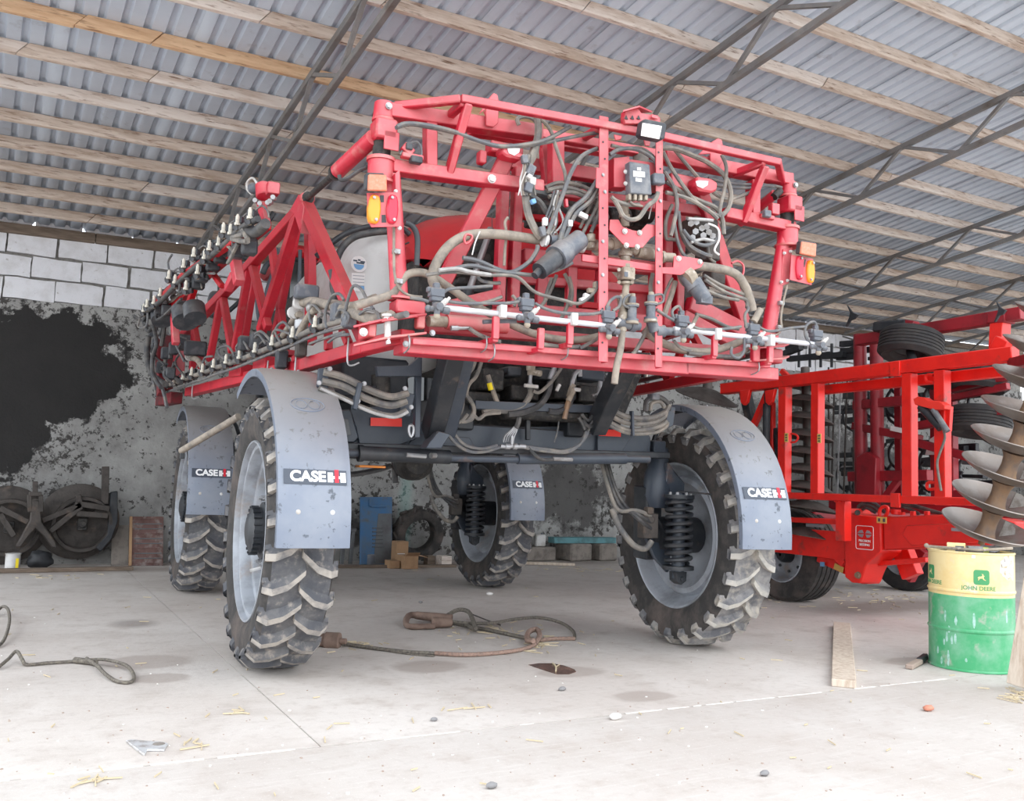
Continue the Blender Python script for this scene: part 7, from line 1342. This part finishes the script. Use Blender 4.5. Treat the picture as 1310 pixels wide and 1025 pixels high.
TY = wthing('spare_tyre', 'old lugged tractor tyre without rim leaning on the wall under the sprayer', 'tyre', (wb(535, 700, 13.2).x, 13.2, 0)); c = wb(535, 678, 13.2); R_ = .41; c.z = R_+.03; ax = Vector((.0, 1, .18)).normalized(); g = G(); g.lathe([(R_*.60, -.08), (R_*.64, -.11), (R_*.8, -.13), (R_*.94, -.12), (R_*.97, 0), (R_*.94, .12), (R_*.8, .13), (R_*.64, .11), (R_*.60, .08), (R_*.66, .0)], c, ax, 36, True); g.obj('tyre_casing', 'rubber', TY, 40)
x_ = ax.orthogonal().normalized(); y_ = ax.cross(x_)
for k in range(20):
    t = 2*math.pi*k/20; d = x_*math.cos(t)+y_*math.sin(t); e = -x_*math.sin(t)+y_*math.cos(t); s_ = 1 if k % 2 else -1
    g = G(); g.beam(c+d*R_*.98+ax*s_*.12, c+d*R_*.99+e*.09, .05, .05, d); g.obj('tyre_lug', 'rubber', TY, 20, .006)
def carton(name, label, uv, y, dp, m='card', flap=False, lab=False):
    u0, v0, u1, v1 = uv; a, b = wb(u0, v1, y), wb(u1, v1, y); t = wb(u0, v0, y); o = wthing(name, label, 'box', ((a.x+b.x)/2, y+dp/2, 0)); h = t.z-a.z; z0 = .003
    g = G(); g.box(((a.x+b.x)/2, y+dp/2, z0+h/2), (b.x-a.x, dp, h)); g.obj('carton', m, o, 0, .004)
    if flap: g = G(); g.prism([(b.x, y, z0+h), (b.x+.16, y+.02, z0+h-.03), (b.x+.18, y+dp, z0+h-.02), (b.x, y+dp, z0+h)], (0, 0, .006)); g.obj('carton_flap', m, o, 0); 
    if flap: g = G(); g.prism([(a.x, y, z0+h), (b.x, y, z0+h), (b.x-.02, y-.1, z0+h+.05), (a.x+.02, y-.1, z0+h+.05)], (0, 0, .006)); g.obj('carton_flap', m, o, 0)
    if lab: g = G(); g.box(((a.x+b.x)/2-.02, y-.003, z0+.12), (.12, .004, .14)); g.obj('printed_label', 'sticker', o, 0); g = G(); g.box(((a.x+b.x)/2-.02, y-.006, z0+.10), (.08, .003, .03)); g.obj('label_print', 'blueink', o, 0)
    return o
carton('tall_carton', 'tall brown cardboard carton with a white label before the old tyre', (507, 681, 522, 713), 12.6, .2, lab=True); carton('open_carton', 'open brown cardboard carton with loose flaps in front of the tall one', (517, 706, 535, 723), 12.2, .3, flap=True); carton('flat_carton', 'low dark cardboard carton left of the open one', (499, 711, 512, 721), 12.3, .2); carton('white_sided_carton', 'small carton with a pale side right of the open one', (565, 707, 578, 720), 12.5, .2, 'wood_pale'); carton('dark_carton', 'dark brown carton tucked between the open carton and front right wheel', (547, 708, 557, 720), 12.7, .15, 'wood_dark')
for k, (u0, v0, u1, v1, lab) in enumerate(((430, 727, 582, 726, 'long weathered plank on the floor in front of the cartons'), (668, 722, 735, 724, 'short pale plank on the floor behind the front right wheel'))):
    a, b = gnd(u0, v0), gnd(u1, v1); o = wthing('floor_board', lab, 'plank', a); g = G(); g.beam(a+Vector((0, 0, .022)), b+Vector((0, 0, .022)), .12, .04); g.obj('board', 'wood_dark' if k == 0 else 'plank', o, 0, .004)
a, b = gnd(672, 719), gnd(726, 720); o = wthing('concrete_block', 'long rough concrete block on the floor behind the front right wheel', 'block', a); g = G(); g.box(((a.x+b.x)/2, a.y+.2, .12), (b.x-a.x-.1, .3, .23)); g.obj('block_body', 'concrete2', o, 0, .02)
zb = .237; cpos = Vector((a.x+.40, a.y+.22, zb)); o = wthing('white_canister', 'white plastic canister standing on the concrete block', 'canister', cpos); g = G(); g.box(cpos+Vector((0, 0, .10)), (.20, .12, .20)); g.obj('canister_body', 'white', o, 30, .02); g = G(); g.cyl(cpos+Vector((.05, 0, .2)), cpos+Vector((.05, 0, .23)), .025, n=12); g.obj('canister_cap', 'plastic', o, 40)
q = lump('black_tool_bag', 'lumpy black bag lying on the concrete block beside the canister', 'bag', 680, 719, (.18, .13, .14), 'sack', 5); q.location = (a.x-.0, a.y+.2, zb)
o = wthing('teal_board', 'teal painted board lying on rubble along the wall behind the sprayer', 'board', wb(740, 692, 13.2)); g = G(); p0, p1 = wb(705, 691, 13.2), wb(784, 691, 13.2); zt_ = p0.z-.05; p1.z = p0.z; g.beam(p0, p1, .20, .10); g.obj('board', 'teal', o, 0, .006)
for k, (u, v, ln, r_, y, lab) in enumerate(((738, 712, .6, .07, 12.9, 'rough stone block under the left end of the teal board'), (776, 712, .5, .09, 12.8, 'rough stone block under the right end of the teal board'))):
    p = gnd(u, v+6); o = wthing('stone_block', lab, 'stone', p); g = G(); g.box((p.x, 13.2, zt_/2+.002), (ln*.8, .45, zt_-.004), Matrix.Rotation(.1, 3, 'Z')); g.obj('stone_body', 'concrete2', o, 0, .03)
